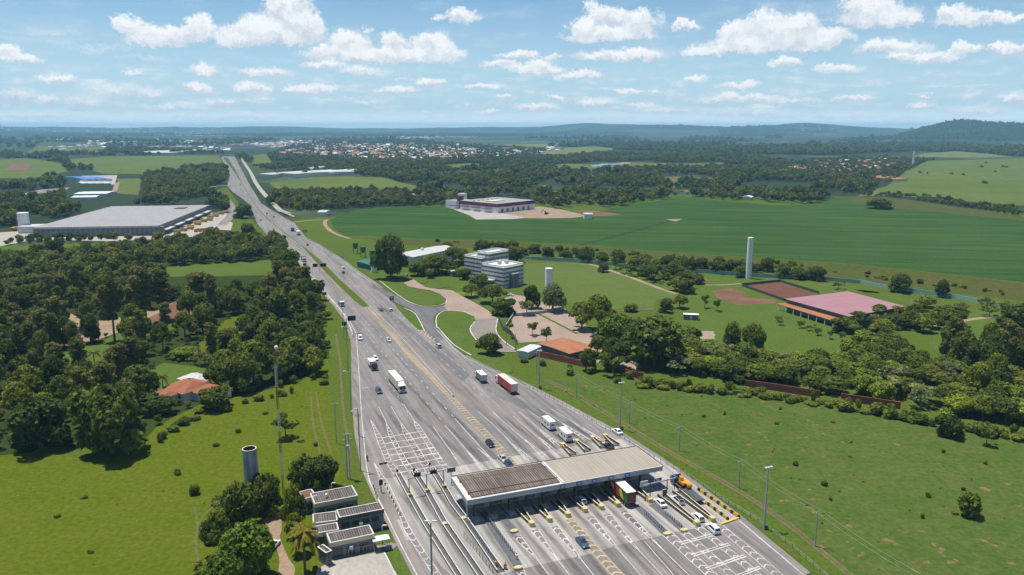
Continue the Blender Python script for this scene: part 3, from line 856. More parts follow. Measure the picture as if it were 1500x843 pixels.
# ------------------------------------------------------------------ highway
M['ystripe'] = m_ribbed('yellow_black_stripes', (0.03, 0.03, 0.03), (0.66, 0.43, 0.06), 'Y', 2.6, 0.6, 0.12, (0.34, 0.36))
road_px = [(700,1000),(609,843),(585,799),(567,762),(544,716),(533,690),(528,680),(521,606),(519,573),(518,540),(517,503),(512,484),(506,470),(474,431),(437,386),(420,371),(402,353),(391,345),(378,330),(371,313),(366,300),(352.6,290),(340,281),(333,272.6),(335,264),(337,257),(331,244),(324,231),(328,229.5),(338,229.5),
 (344,230),(350.5,242.7),(365.4,270.5),(382.5,298),(399.6,309),(416.7,319.6),(429.5,326),(438,336.7),(446,349),(468,360),(491,375),(508,386),(528,401.6),(548,415),(560,424),(575,446),(606,475),(621,487),(634,478),(640,482),(649.5,491),(666,510),(682.6,523),(740,551),(770,565),(813,586.5),(866,615),(911,638),(960,669),(978.6,682),(1011.5,706),(1083,761),(1181.6,843),(1400,1020)]
sheet('highway', road_px, 'asphalt', 0.2, zone='open')
sheet('ramp_road', [(545,412),(560,423),(588,438),(609,448.5),(630,451),(651,449),(655,456),(646,457),(638,461),(634,468),(636,475),(642,485),(652,495),(640,504),(630,494),(623,484),(615,468),(606,456),(592,450),(577,443),(562,433),(545,421)], 'ramp', 0.22, zone='open')
strip('frontage_road', [(345,229),(352.6,229),(357,238),(367.5,253),(374,268),(387,285),(402,300),(410,309),(428,318)], 6.5, 'yard', 0.22, 2, zone='open')
strip('service_road', [(284,280),(296,276),(318,273),(334,272)], 8, 'shoulder', 0.24, 1, zone='open')
strip('service_road', [(316,285),(328,289),(337,299),(341,308),(338,318),(325,330)], 9, 'shoulder', 0.24, 1, zone='open')
sheet('median_strip', [(326,231),(333.5,231),(344,248),(353,266),(376.5,304.6),(398,326),(425,347),(468,380),(500,412),(531,440),(540.5,449.5),(533,451),(520,442),(490,413),(459,380),(441,360),(418,343),(392,321.7),(375.5,304.6),(351,264),(336,243)], 'verge', 0.24, zone='open')
sheet('paved_median', [(532,451.5),(541,450.5),(583,491),(643,560),(664,583),(656,583),(633,558),(608,533),(571.5,493)], 'tanstrip', 0.23)
sheet('pinkish_lane', [(544,452),(556,452),(600,490),(640,527),(673,560),(702,586),(735,614),(722,622),(697,602),(668,583),(646,560),(586,491)], 'pinklane', 0.215)
sheet('fresh_lane', [(556,452),(566,452),(614,493),(650,520),(690,550),(676,560),(640,527),(600,490)], 'bluelane', 0.214)
sheet('fresh_lane', [(690,553),(712,560),(770,590),(880,646),(860,648),(770,602),(720,578)], 'bluelane', 0.214)
strip('road_shoulder', [(700,990),(617,850),(590,799),(572,762),(549,716),(536,687),(526,640),(522.5,606),(520.5,573),(519.5,540),(518.5,503),(509,471),(477,431),(440,386),(423,371)], 2.6, 'shoulder', 0.225)
strip('road_shoulder', [(683,521.5),(740,549.5),(770,563.5),(813,585),(866,613.5),(911,636.5),(960,667.5),(979,680.5),(1012,704.5),(1084,759.5),(1183,842)], 1.6, 'shoulder', 0.226)
strip('road_shoulder', [(430,327),(446,348),(468,359.5),(491,374.5),(508,385.5),(528,401),(548,414),(560,423)], 1.8, 'shoulder', 0.226)
strip('road_shoulder', [(549,425),(575,445.5),(606,474),(621,486)], 1.8, 'shoulder', 0.226)
for q in ([(337,240),(353,266),(376,303),(397,325),(424,346.5),(467,380),(500,413),(531,441)], [(331,238),(350,265),(374,305),(391,322.5),(417,344),(440,361.5),(458,381.5),(489,414.5),(519,443.5)]):
    strip('road_shoulder', q, 1.8, 'shoulder', 0.227)
sheet('ramp_lawn', [(540,380),(560,392),(575,402),(588,410),(592,419),(607,425),(630,428.6),(645,433),(654,440),(652,444.6),(630,449.7),(609,447),(588,436),(560,421),(546,408),(530,396)], 'lawn', 0.25, 4, .3, zone='open')
sheet('ramp_lawn', [(639,466),(646,458),(660,455.8),(679.6,457.8),(692,464),(694.6,472.4),(687,480),(688,488),(697,499),(715,518),(745,534),(752,546),(740,549),(715,537),(683,521),(667,508),(651,491),(642,480)], 'lawn', 0.25, 4, .3, zone='open')
sheet('ramp_lawn', [(577,446),(592,453),(606,459),(613.5,470),(621,485),(612,484),(592,464)], 'lawn', 0.25, 4, .3, zone='open')
sheet('paved_drive', [(651,449),(654.5,440),(645,432),(630,426),(613,423.5),(598,420.5),(591,415),(606,410),(612,414.5),(624,421.5),(643,424.5),(662,426),(680,436),(697,445),(714,455),(728,467),(697,468),(693,463),(672,457),(655,456)], 'pinkpave', 0.24, zone='open')
sheet('paved_drive', [(694,464),(729,467),(727,478),(725,486),(733,498),(752,511),(757,517),(725,517),(706,500),(697,496),(688.5,487),(689.5,479),(697,472)], 'brownpave', 0.235, zone='open')
# kerbs round the lawns of the junction
for q in ([(556,412),(588,437.2),(609,448),(630,450.5),(652,446),(655,440)], [(640,481),(638,466),(646,457.3),(660,455),(680,457),(693,463.5)], [(690,521),(667,508.5),(651,492),(641,480)], [(696,472),(688.5,480),(689,487.5),(698,499)], [(622,486),(614.5,470),(607,458),(592,452)], [(729,468),(727,478),(726,487),(735,499),(754,512)]):
    strip('kerb', q, 0.5, 'white_line', 0.27, 2)

# ------------------------------------------------------------------ toll plaza paving
sheet('plaza_slab', [(558,704),(620,693),(690,681),(760,668),(840,655),(911,644),(940,659),(980,684),(1012,707),(1082,760.5),(1056,770),(1000,779),(962,788),(905,800),(870,812),(785,830),(745,840),(700,860),(720,1000),(700,910),(659,843),(630,815),(600,783),(585,755),(567,722)], 'concrete', 0.222)
sheet('plaza_slab', [(570,764),(592,763),(601,792),(585,796)], 'concrete', 0.223)

white, yellow, hatch = [], [], []
def poly_to(lst, pts): lst.append(pts)
def gl(px): return [G(*p) for p in px]
def line(px, w=0.19, lst=white, world=False):
    pts = px if world else gl(px)
    a, b = strip_pts(pts, w)
    for i in range(len(pts) - 1):
        lst.append([a[i], b[i], b[i + 1], a[i + 1]])
def lerp(a, b, f): return (a[0] + (b[0] - a[0]) * f, a[1] + (b[1] - a[1]) * f)
def along(pts, f):
    seg = [math.dist(pts[i], pts[i + 1]) for i in range(len(pts) - 1)]
    d = f * sum(seg)
    for i, l in enumerate(seg):
        if d <= l or i == len(seg) - 1: return lerp(pts[i], pts[i + 1], d / l)
        d -= l
def dashes(px, on=2.5, off=5.0, w=0.2, lst=white):
    pts = gl(px); T = sum(math.dist(pts[i], pts[i + 1]) for i in range(len(pts) - 1))
    d = 0
    while d < T:
        line([along(pts, d / T), along(pts, min(1, (d + on) / T))], w, lst, True)
        d += on + off
def band(lp, rp, step=2.6, point=0.9, lst=white, w=0.18, bars=True, fill='hatch', wb=0.28):
    """painted island: two edge lines with chevrons between them"""
    l, r = gl(lp), gl(rp)
    N = 16
    A = [along(l, i / N) for i in range(N + 1)]; B = [along(r, i / N) for i in range(N + 1)]
    if fill:
        for i in range(N): hatch.append([A[i], B[i], B[i + 1], A[i + 1]])
    line(A, w, lst, True); line(B, w, lst, True)
    T = (math.dist(A[0], A[-1]) + math.dist(B[0], B[-1])) / 2
    d = step * .6
    while bars and d < T - step * .3:
        f = d / T; g = min(1, max(0, (d + point) / T))
        a, b_ = along(l, f), along(r, f); c = lerp(along(l, g), along(r, g), .5)
        line([a, c], wb, lst, True); line([c, b_], wb, lst, True)
        d += step

# edge lines and lane lines of the oncoming carriageway
line([(700,985),(614,850),(587,799),(569,762),(541,706),(536.5,682),(530.7,623),(527.4,573),(525.5,540),(521.6,490),(512,470),(479,431),(441,386),(424,371)], 0.25)
dashes([(535,471),(571,507),(611,552),(667,615)])
dashes([(521,473),(548,503),(592,552),(652,624)], w=.16)
dashes([(510,478),(535,512),(575,570),(604,617)], w=.14)
dashes([(480,432),(503,455),(521,473)]); dashes([(496,432),(535,471)])
dashes([(442,386),(480,432)]); dashes([(455,386),(496,432)]); dashes([(378,318),(430,362),(455,386)])
dashes([(345,268),(362,300),(378,318)])
line([(666,614),(722.6,677),(737,694)]); line([(652,624.7),(698.5,678),(711,693)]); line([(634.6,626.4),(672.8,680),(684,696)])
line([(554.8,597),(566.4,621)]); line([(572.3,595.6),(587.2,620.6)]); line([(591,593),(606.3,617)])
for q in ([(699,657),(722.6,677),(736,692)], [(680,657),(698.5,678),(711,692)], [(660,662),(672.8,680),(684,695)]):
    p0, p1, p2 = q
    band([p0, (p1[0]-2, p1[1]), (p2[0]-4, p2[1]+1)], [p0, (p1[0]+2, p1[1]), (p2[0]+4, p2[1]-1)], 2.6, -0.5, fill=None, wb=.25)
band([(542.9,616.4),(554,650),(565,678),(577,697)], [(542.9,616.4),(559,641),(574,678),(588,695)], lst=white)
band([(565.6,620.6),(569,638),(589.7,680),(601,696)], [(565.6,620.6),(573,633),(598,680),(611,694)])
band([(587.2,620.6),(590.5,636),(616,680),(625,694)], [(587.2,620.6),(599.6,636),(626,678),(637,692)])
band([(606.3,617),(608,626),(639.5,676),(652,690)], [(606.3,617),(614.6,624.7),(651,680),(661,689)])
for f in (0.0, .17, .34, .5, .66, .82, 1.0):                    # slow-down bars across the three left lanes
    L0, L1 = (558,643), (585,694); R0, R1 = (618,633), (655,681)
    a, b_ = G(*lerp(L0, L1, f)), G(*lerp(R0, R1, f))
    line([a, b_], 0.5, white, True)
# beside the lanes on the left
band([(548,679.5),(556,700),(562,712)], [(548,679.5),(562,700),(569,710)], 2.4, -.7)
band([(584,752),(592,778),(606,800),(640,852)], [(589,751),(600,774),(614,797),(650,850)], 2.9, .9)
line([(563,708),(584,752)], .25); line([(568,708),(589,751)], .25)
# painted median between the two carriageways
band([(656,583),(690,620),(732.6,666),(748,684)], [(664,583),(699,618),(740,660),(757,681)], 2.2, -.5, lst=yellow, wb=.5)
band([(590,515),(612,538),(640,566),(656,583)], [(596,513),(618,537),(647,566),(664,583)], 2.4, -.5, lst=yellow, fill=None, w=.16, wb=.4)
# carriageway that leaves
line([(636,501),(660,520),(712.6,565)], .0001)
R_ = [[(700,604),(720,621),(775,676)], [(722,605),(776.5,653),(800,675)], [(751.6,610.6),(806,659),(820,671)], [(760.7,604.8),(819.7,654.6)], [(773,602),(843.8,648)], [(791.4,600.6),(864.5,646)], [(806.4,599.5),(886,648)]]
for q in R_: line(q)
for q in R_[:3]:
    e = q[-1]; p0 = (e[0]-31, e[1]-30)
    band([p0, (e[0]-5, e[1]-1)], [p0, (e[0]+4, e[1]-3)], 2.4, -.4, fill=None, wb=.25)
for q in ([(791.4,600.6),(861,646)], [(806.4,599.5),(884,648)], [(773,602),(840,648)], [(760.7,604.8),(816,652)]):
    (x0, y0), (x1, y1) = lerp(*q, .45), q[1]
    band([(x0, y0), (x1-4, y1+1)], [(x0, y0), (x1+4, y1-1)], 2.4, -.6, wb=.3)
dashes([(575,452),(620,492),(690,552),(735,588)], w=.16); dashes([(470,384),(520,424),(575,466),(640,522),(712,585)], w=.16)
dashes([(398,322),(440,352),(470,384)]); dashes([(357,266),(381,304),(398,322)]); dashes([(455,360),(490,384),(528,410),(552,430)], w=.16)
line([(444,349),(467,361),(490,376.5),(507,387.5),(527,403),(548,417)], .22)
line([(640,484),(665,512),(682,525),(740,553),(770,567),(813,588.5),(866,617),(911,640),(958,669),(977,683),(1010,707),(1080,762),(1176,843),(1270,920)], .22)
line([(606,477),(621,489),(637,502)], .22)
for k in range(6):
    a = lerp((613,486),(634,500), k / 5); line([a, (a[0]+3, a[1]-5+k*.3)], .5, yellow)
# tails behind the booths, towards the camera
def tail(a, b, c, lst=white, w0=5.5, fill='hatch'):
    """wedge with chevrons from island nose a to its tip b, then one line to c"""
    band([(a[0]-w0, a[1]+1.5), (b[0]-1.0, b[1])], [(a[0]+w0, a[1]-1.5), (b[0]+1.0, b[1])], 2.5, -0.9, lst, .2, True, fill, .32)
    if c: line([b, c], .22, lst)
tail((783,778),(811,813.5),(905,940)); tail((812,773),(850.8,820.7),(930,920))
band([(829,764),(862,805),(920,873)], [(840,762),(876,803),(938,870)], 2.3, -.9, yellow, .22, True, 'hatch', .5)
tail((864,759),(905,806),(1000,915)); tail((888,755),(934,806),(1050,930)); tail((913,751),(961.5,797),(1090,925))
tail((757,787),(785.4,819),(860,920)); tail((762,838),(776,860),(840,950))
line([(936,776),(952,789),(1007.7,843),(1080,915)]); line([(944,795),(973,828),(1050,920)])
band([(936,776),(960,797)], [(941,773),(962,797)], 2.4, -.5, fill=None)
# slow-down grid on the right
band([(971,786),(1003,816),(1040,850),(1090,900)], [(985,782),(1016,812),(1055,848),(1105,898)], 2.6, -.9)
band([(996,782),(1020,803),(1066,845),(1110,890)], [(1006,779),(1033,803),(1080,845),(1128,890)], 2.6, -.9)
band([(1016,774),(1040,792),(1086,830),(1130,875)], [(1026,771),(1053,793),(1099,829),(1143,870)], 2.6, -.9)
band([(1042,769),(1060,783),(1110,825),(1150,862)], [(1052,766),(1071,781),(1122,822),(1165,860)], 2.6, -.9)
for f in (.08, .3, .55, .8):
    for d in (0, .035):
        a, b_ = lerp((988,790),(1070,870), f + d), lerp((1040,777),(1130,845), f + d)
        line([a, b_], .38)
line([(1083,764),(1176,843),(1280,935)], .25)
# give-way letters and bars worn in the left lanes
for y in (527, 570): line([(531,y),(541,y-1.5)], .35)

def marks(name, lst, mat, z):
    bm = bmesh.new()
    for k, pts in enumerate(lst):
        zz = z + (k % 7) * 0.0008
        vs = [bm.verts.new((x, y, zz)) for x, y in pts]
        try: bm.faces.new(vs)
        except ValueError: pass
    bm.normal_update()
    for f in bm.faces:
        if f.normal.z < 0: f.normal_flip()
    me = bpy.data.meshes.new(name); bm.to_mesh(me); bm.free(); me.materials.append(M[mat])
    o = bpy.data.objects.new(name, me); COL.objects.link(o); o['kind'] = 'structure'
    return o
marks('road_hatching', hatch, 'red_hatch', 0.232)
marks('road_markings', white, 'white_line', 0.245)
marks('road_markings', yellow, 'yellow_line', 0.245)

# dark tyre and oil bands worn into the lanes
def stain(px, w, z=.2405):
    pts = gl(px); n = 12
    pts = [along(pts, k / n) for k in range(n + 1)]
    a, b_ = strip_pts(pts, w)
    me = bpy.data.meshes.new('tyre_stain')
    me.from_pydata([(*p, z) for p in a] + [(*p, z) for p in b_], [], [(n + 1 + k, n + 2 + k, k + 1, k) for k in range(n)])
    uv = me.uv_layers.new(name='UVMap')
    for k in range(n):
        for j, q in enumerate(((k / n, 0), ((k + 1) / n, 0), ((k + 1) / n, 1), (k / n, 1))): uv.data[k * 4 + j].uv = q
    me.materials.append(M['stain'])
    o = bpy.data.objects.new('tyre_stain', me); COL.objects.link(o); o['kind'] = 'structure'
TL = [[(757,787),(785,819),(860,920)], [(783,778),(811,813),(905,940)], [(812,773),(851,821),(930,920)], [(835,763),(869,804),(929,871)], [(864,759),(905,806),(1000,915)], [(888,755),(934,806),(1050,930)], [(913,751),(961,797),(1090,925)], [(938,775),(962,797),(1080,915)]]
for p, q in zip(TL, TL[1:]):
    stain([lerp(lerp(a, b_, .5), (lerp(a, b_, .5)[0] - 28, lerp(a, b_, .5)[1] - 34), k) if k else lerp(a, b_, .5) for a, b_, k in ((p[0], q[0], 1), (p[0], q[0], 0), (p[1], q[1], 0), (p[2], q[2], 0))], 2.0)
for q in ([(572,700),(612,757),(655,830),(690,890)], [(594,694),(638,757),(686,828),(730,895)], [(619,690),(662,750),(717,828),(765,898)], [(700,760),(747,825),(800,900)], [(727,757),(768,805),(840,900)]):
    stain(q, 2.2)
for p, q in zip(R_, R_[1:]):
    stain([lerp(p[0], q[0], .5), lerp(p[-1], q[-1], .5), (lerp(p[-1], q[-1], .5)[0] + 22, lerp(p[-1], q[-1], .5)[1] + 20)], 2.0)
for q in ([(560,560),(600,600),(650,645),(712,702)], [(580,545),(630,600),(690,660),(730,702)], [(620,570),(680,625),(745,690)], [(548,596),(580,650),(612,700)], [(566,600),(600,650),(640,700)]):
    stain(q, 2.3)

# ------------------------------------------------------------------ concrete barriers of the highway
def barrier(name, label, px, w=.55, h=.85, mat='paleconc', cat='barrier', group=None, base=.2, smooth=1):
    pts = gl(px)
    if smooth: pts = smooth_poly(pts, smooth, False)
    o = MB()
    a, b_ = strip_pts(pts, w); c, d = strip_pts(pts, w * .4)
    for i in range(len(pts) - 1):
        o.hexa([(*a[i], base), (*b_[i], base), (*b_[i+1], base), (*a[i+1], base)], [(*c[i], base+h), (*d[i], base+h), (*d[i+1], base+h), (*c[i+1], base+h)], mat)
    ob = o.build(name)
    return tag(ob, label, cat, group)
barrier('median_barrier', 'long low concrete barrier along the paved median of the highway', [(541.5,450.5),(583,491),(643,560),(664,583)], .7, .8, 'conc')
barrier('roadside_barrier', 'pale concrete barrier on the left edge of the highway beside the wood', [(443,394),(474,431.5),(500,457),(512,479),(517,494)], .7, 1.0, 'paleconc')
barrier('guard_rail', 'thin grey guard rail below the right edge of the highway opposite the lawn', [(450,350.5),(470,361),(492,375.5)], .3, .8, 'steel')

# ------------------------------------------------------------------ toll islands
def gpath(px): return [G(*p) for p in px]
ZR = 0.22
def long_island(label, px, w, wall=True, top='darkisl'):
    pts = gpath(px)
    x0, y0 = pts[0]
    t = thing('toll_island', label, 'traffic island', x0, y0, 0, 'long islands between the express lanes')
    loc = [(x - x0, y - y0) for x, y in pts]
    a, b_ = strip_pts(loc, w)
    k = MB()
    for i in range(len(loc) - 1):
        k.hexa([(*a[i], ZR), (*b_[i], ZR), (*b_[i+1], ZR), (*a[i+1], ZR)], [(*a[i], ZR+.22), (*b_[i], ZR+.22), (*b_[i+1], ZR+.22), (*a[i+1], ZR+.22)], 'paleconc', top)
    k.build('kerb', t)
    if wall:
        for s in (-1, 1):
            a, b_ = strip_pts([(p[0], p[1]) for p in loc], w)
            side = a if s < 0 else b_
            c = [lerp(side[i], loc[i], .16) for i in range(len(loc))]
            e = MB(); q, r = strip_pts(c, .22)
            for i in range(len(loc) - 1):
                e.hexa([(*q[i], ZR+.2), (*r[i], ZR+.2), (*r[i+1], ZR+.2), (*q[i+1], ZR+.2)], [(*q[i], ZR+.75), (*r[i], ZR+.75), (*r[i+1], ZR+.75), (*q[i+1], ZR+.75)], 'blackbelt', 'kerb')
            e.build('rail', t)
    return t
long_island('first long dark island from the left, beside the hazard posts', [(583,697),(601,731),(624,772),(670,845),(722,928)], 1.5)
long_island('second long dark island from the left, ending in orange drums', [(606.5,694),(626,724),(650,768),(701,843),(748,912)], 1.6)
long_island('third long dark island, running under the left end of the canopy', [(633,690),(651,719),(664,742),(680,763),(733,840)], 1.7, True)
long_island('dark island with blue fence posts under the brown roof end', [(708,752),(716,766),(738,800),(758,830)], 2.0, False)
long_island('short dark island ending in a cream oval nose beside the V barriers', [(733,757),(741,766),(752,779)], 1.9, False)
long_island('grey island in front of the colourful truck trailer', [(930,742),(945,755),(974,783)], 2.0, False)
long_island('grey island behind the first white car right of the canopy', [(955,741),(975,757),(1000,778)], 1.9, False)

def bollard_nose(label, px, py, mat='yellow'):
    x, y = G(px, py)
    t = thing('island_nose', label, 'island nose', x, y, -AZ, 'cream oval island noses')
    b = MB(); b.tube([(0, 0, ZR), (0, 0, ZR + .5)], 0.8, mat, 14); o = b.build('nose', t); o.scale = (1.25, .8, 1)
    return t
bollard_nose('low cream oval nose at the tip of the short dark island', 753, 781)
bollard_nose('low cream oval nose below the red drum at the front edge', 759, 835)
bollard_nose('cream oval nose at the tip of the grey island by the truck', 977, 785)
bollard_nose('cream oval nose left of the nearest white cars', 1002, 779.5)
bollard_nose('cream nose of the second express island, below the canopy corner', 652, 770)
bollard_nose('cream nose of the third express island, at the canopy corner', 679, 762)

def v_barrier(label, px, py, ln=8.0, flip=1, group='yellow-nosed V barriers of the toll lanes', rz=None):
    x, y = G(px, py)
    t = thing('lane_barrier', label, 'lane barrier', x, y, -AZ if rz is None else rz, group)
    b = MB()
    n = 9
    pts = [(-.62, .9)] + [(-.62 * math.cos(math.pi * k / n), -.35 - .3 * math.sin(math.pi * k / n)) for k in range(n + 1)] + [(.62, .9)]
    b.prism([(p[0], p[1] * flip) for p in pts], ZR, ZR + 1.05, 'yellow')
    b.build('bumper', t)
    for s in (-1, 1):
        w = MB()
        a = (s * .42, .9 * flip); c = (s * 1.0, ln * flip)
        q, r = strip_pts([a, c], .24)
        w.hexa([(*q[0], ZR), (*r[0], ZR), (*r[1], ZR), (*q[1], ZR)], [(*q[0], ZR+.9), (*r[0], ZR+.9), (*r[1], ZR+.9), (*q[1], ZR+.9)], 'blackbelt', 'cream')
        w.build('side_wall', t)
    k = MB(); k.prism([(-.4, .9 * flip), (.4, .9 * flip), (.95, ln * flip), (-.95, ln * flip)], ZR, ZR + .25, 'darkisl'); k.build('kerb', t)
    return t
order = ['leftmost', 'second from the left', 'third from the left, heading the orange painted median', 'fourth from the left, beside the emerging silver car', 'fifth from the left, left of the colourful truck', 'sixth from the left, right against the colourful truck']
for (px, py), w in zip([(779,772),(805,765),(832,758),(857,751),(881,747),(905,743)], order):
    v_barrier('V-shaped lane barrier with cream bumper, ' + w, px, py)
v_barrier('V-shaped lane barrier with cream bumper left of the first white car past the canopy', 952, 737)
v_barrier('V-shaped lane barrier with cream bumper left of the two nearest white cars', 1021, 771, 16)
v_barrier('V-shaped lane barrier with cream bumper between white car and striped kerb', 1044, 765, 16)
for (px, py), w in zip([(824,655),(845,650),(868,645),(886,642)], ['beside the nearer motorhome', 'second from it', 'third', 'fourth']):
    v_barrier('lane barrier behind the canopy, ' + w, px, py, 7, -1, 'lane barriers behind the canopy')

# ------------------------------------------------------------------ canopy
CZ0, CZ1 = 5.0, 6.3
def canopy():
    c = [G(682.4,733.9,CZ1), G(972.5,682.7,CZ1), G(931.5,655,CZ1), G(662,697.8,CZ1)]
    x0, y0 = c[0]
    ang = math.atan2(c[1][1] - c[0][1], c[1][0] - c[0][0])
    t = thing('toll_canopy', 'long flat toll canopy, half brown tiles and half cream, over the lanes', 'canopy', x0, y0, ang)
    ca, sa = math.cos(-ang), math.sin(-ang)
    loc = [((x - x0) * ca - (y - y0) * sa, (x - x0) * sa + (y - y0) * ca) for x, y in c]
    W = (loc[1][0] + loc[2][0]) / 2; D = (loc[2][1] + loc[3][1]) / 2; xl = loc[3][0] * .5
    print('canopy', [tuple(round(v, 1) for v in p) for p in loc])
    mid = G(828.5,710.4,CZ1); mx_ = (mid[0] - x0) * ca - (mid[1] - y0) * sa
    # slab with the grey fascia
    fb = MB()
    for (xa, xb, ya, yb) in ((xl, W, 0, .22), (xl, W, D - .22, D), (xl, xl + .22, .22, D - .22), (W - .22, W, .22, D - .22)):
        fb.box(xa, xb, ya, yb, CZ0, CZ1, 'fascia', 'paleconc')
    fb.build('fascia', t)
    MB().box(xl + .23, W - .23, .23, D - .23, CZ0 + .15, CZ0 + .4, 'conc').build('ceiling', t)
    MB().hexa([(mx_ + .3, .23, CZ1 - .35), (W - .23, .23, CZ1 - .35), (W - .23, D - .23, CZ1 - .35), (mx_ + .3, D - .23, CZ1 - .35)],
              [(mx_ + .3, .23, CZ1 - .04), (W - .23, .23, CZ1 - .04), (W - .23, D - .23, CZ1 + .12), (mx_ + .3, D - .23, CZ1 + .12)], 'roofcream').build('cream_roof', t)
    # left half: flat rim, three runs of tiles with dark gutters between
    MB().box(xl + .23, mx_ - .25, .23, D - .23, CZ1 - .5, CZ1 - .12, 'paleconc').build('rim', t)
    y1, y2, y3, y4 = 1.0, 3.1, D * .73, D - .5
    for (ya, yb, za, zb) in ((y1, y2 - .12, .12, .22), (y2 + .12, y3 - .12, .2, .34), (y3 + .12, y4, .2, .1)):
        MB().hexa([(xl + 1.4, ya, CZ1 - .2), (mx_ - .7, ya, CZ1 - .2), (mx_ - .7, yb, CZ1 - .2), (xl + 1.4, yb, CZ1 - .2)],
                  [(xl + 1.4, ya, CZ1 + za), (mx_ - .7, ya, CZ1 + za), (mx_ - .7, yb, CZ1 + zb), (xl + 1.4, yb, CZ1 + zb)], 'rooftile').build('tiled_roof', t)
    for y in (y2, y3):
        MB().box(xl + 1.1, mx_ - .6, y - .1, y + .1, CZ1 - .2, CZ1 + .38, 'rust').build('gutter', t)
    MB().box(mx_ - .25, mx_ + .25, .23, D - .23, CZ1 - .3, CZ1 + .16, 'paleconc').build('parapet', t)
    MB().box(xl, W, D + .002, D + .15, CZ1 - .2, CZ1 + .16, 'rust').build('edge_trim', t)
    MB().box(W - .02 + .02, W + .16, 0, D, CZ1 - .25, CZ1 + .18, 'rust').build('edge_trim', t)
    for k in range(11):                                     # beams under the slab
        x = 2 + k * (W - 4) / 10
        MB().box(x - .2, x + .2, .4, D - .4, CZ0 - .35, CZ0 + .148, 'conc').build('beam', t)
    isl = [2.9, 7.4, 12.1, 16.6, 21.0, 25.6, 30.0, 34.5, 39.2, 43.9, 48.6]
    for x in isl:
        for y in (3.0, D - 3.0):
            MB().box(x - .22, x + .22, y - .3, y + .3, ZR, CZ0 - .35, 'rust').build('column', t)
    MB().tube([(0.4, .5, ZR), (0.4, .5, CZ0)], .13, 'paleconc').build('column', t)
    # lane signs on the fascia
    for px, py in ((828,717),(852,712.5),(875,708.5),(899,704),(922,699)):
        gx, gy = G(px, py, CZ0 + .55); lx = (gx - x0) * ca - (gy - y0) * sa
        s = MB().box(lx - .75, lx + .75, -.1, -.003, CZ0 + .15, CZ0 + 1.05, 'bluesign').build('lane_sign', t)
        MB().box(lx - .5, lx + .5, -.125, -.102, CZ0 + .62, CZ0 + .76, 'white').box(lx - .3, lx + .35, -.125, -.102, CZ0 + .38, CZ0 + .5, 'white').build('lettering', s)
    return t, ang, isl, D, (x0, y0), W
CAN, CANG, ISL, CD, CORG, CW = canopy()
def can_w(x, y):
    c, s = math.cos(CANG), math.sin(CANG)
    return CORG[0] + x * c - y * s, CORG[1] + x * s + y * c
# islands and booths under the roof
for k, x in enumerate(ISL):
    gx, gy = can_w(x, 0)
    t = thing('toll_booth', 'cream toll booth with dark windows under the canopy', 'toll booth', gx, gy, CANG, 'toll booths in the shade under the canopy')
    MB().box(-.95, .95, .3, CD + 1.5, ZR, ZR + .24, 'paleconc', 'conc').build('island', t)
    bb = MB().box(-.72, .72, 6.2, 9.0, ZR + .24, ZR + 1.25, 'cream').box(-.78, .78, 6.1, 9.1, ZR + 2.5, ZR + 2.7, 'offwhite')
    for sx in (-1, 1):
        for sy in (6.26, 8.94): bb.box(sx * .68 - .05, sx * .68 + .05, sy - .05, sy + .05, ZR + 1.25, ZR + 2.5, 'offwhite')
    bb.build('cabin', t)
    MB().box(-.62, .62, 6.3, 8.9, ZR + 1.26, ZR + 2.49, 'glass').build('window', t)
    ar = MB(); ar.box(.75, .95, 5.1, 5.3, ZR + .24, ZR + 1.2, 'hiyellow').tube([(.85, 5.2, ZR + 1.05), (3.6, 5.2, ZR + 1.05)], .06, 'white'); ar.build('barrier_arm', t)
# ------------------------------------------------------------------ vehicles (local: +Y ahead, origin on the road)
def add_wheels(t, ys, w, r, wid=.22, dual=False):
    for y in ys:
        for s in (-1, 1):
            a = s * w; b_ = s * (w - (wid * 2 if dual else wid))
            wh = MB().wheel(min(a, b_), max(a, b_), y, r, r, 'rubber', 14).build('wheel', t)
            MB().wheel(min(a, a + s * .012), max(a, a + s * .012), y, r, r * .6, 'rim', 10).build('rim', wh)

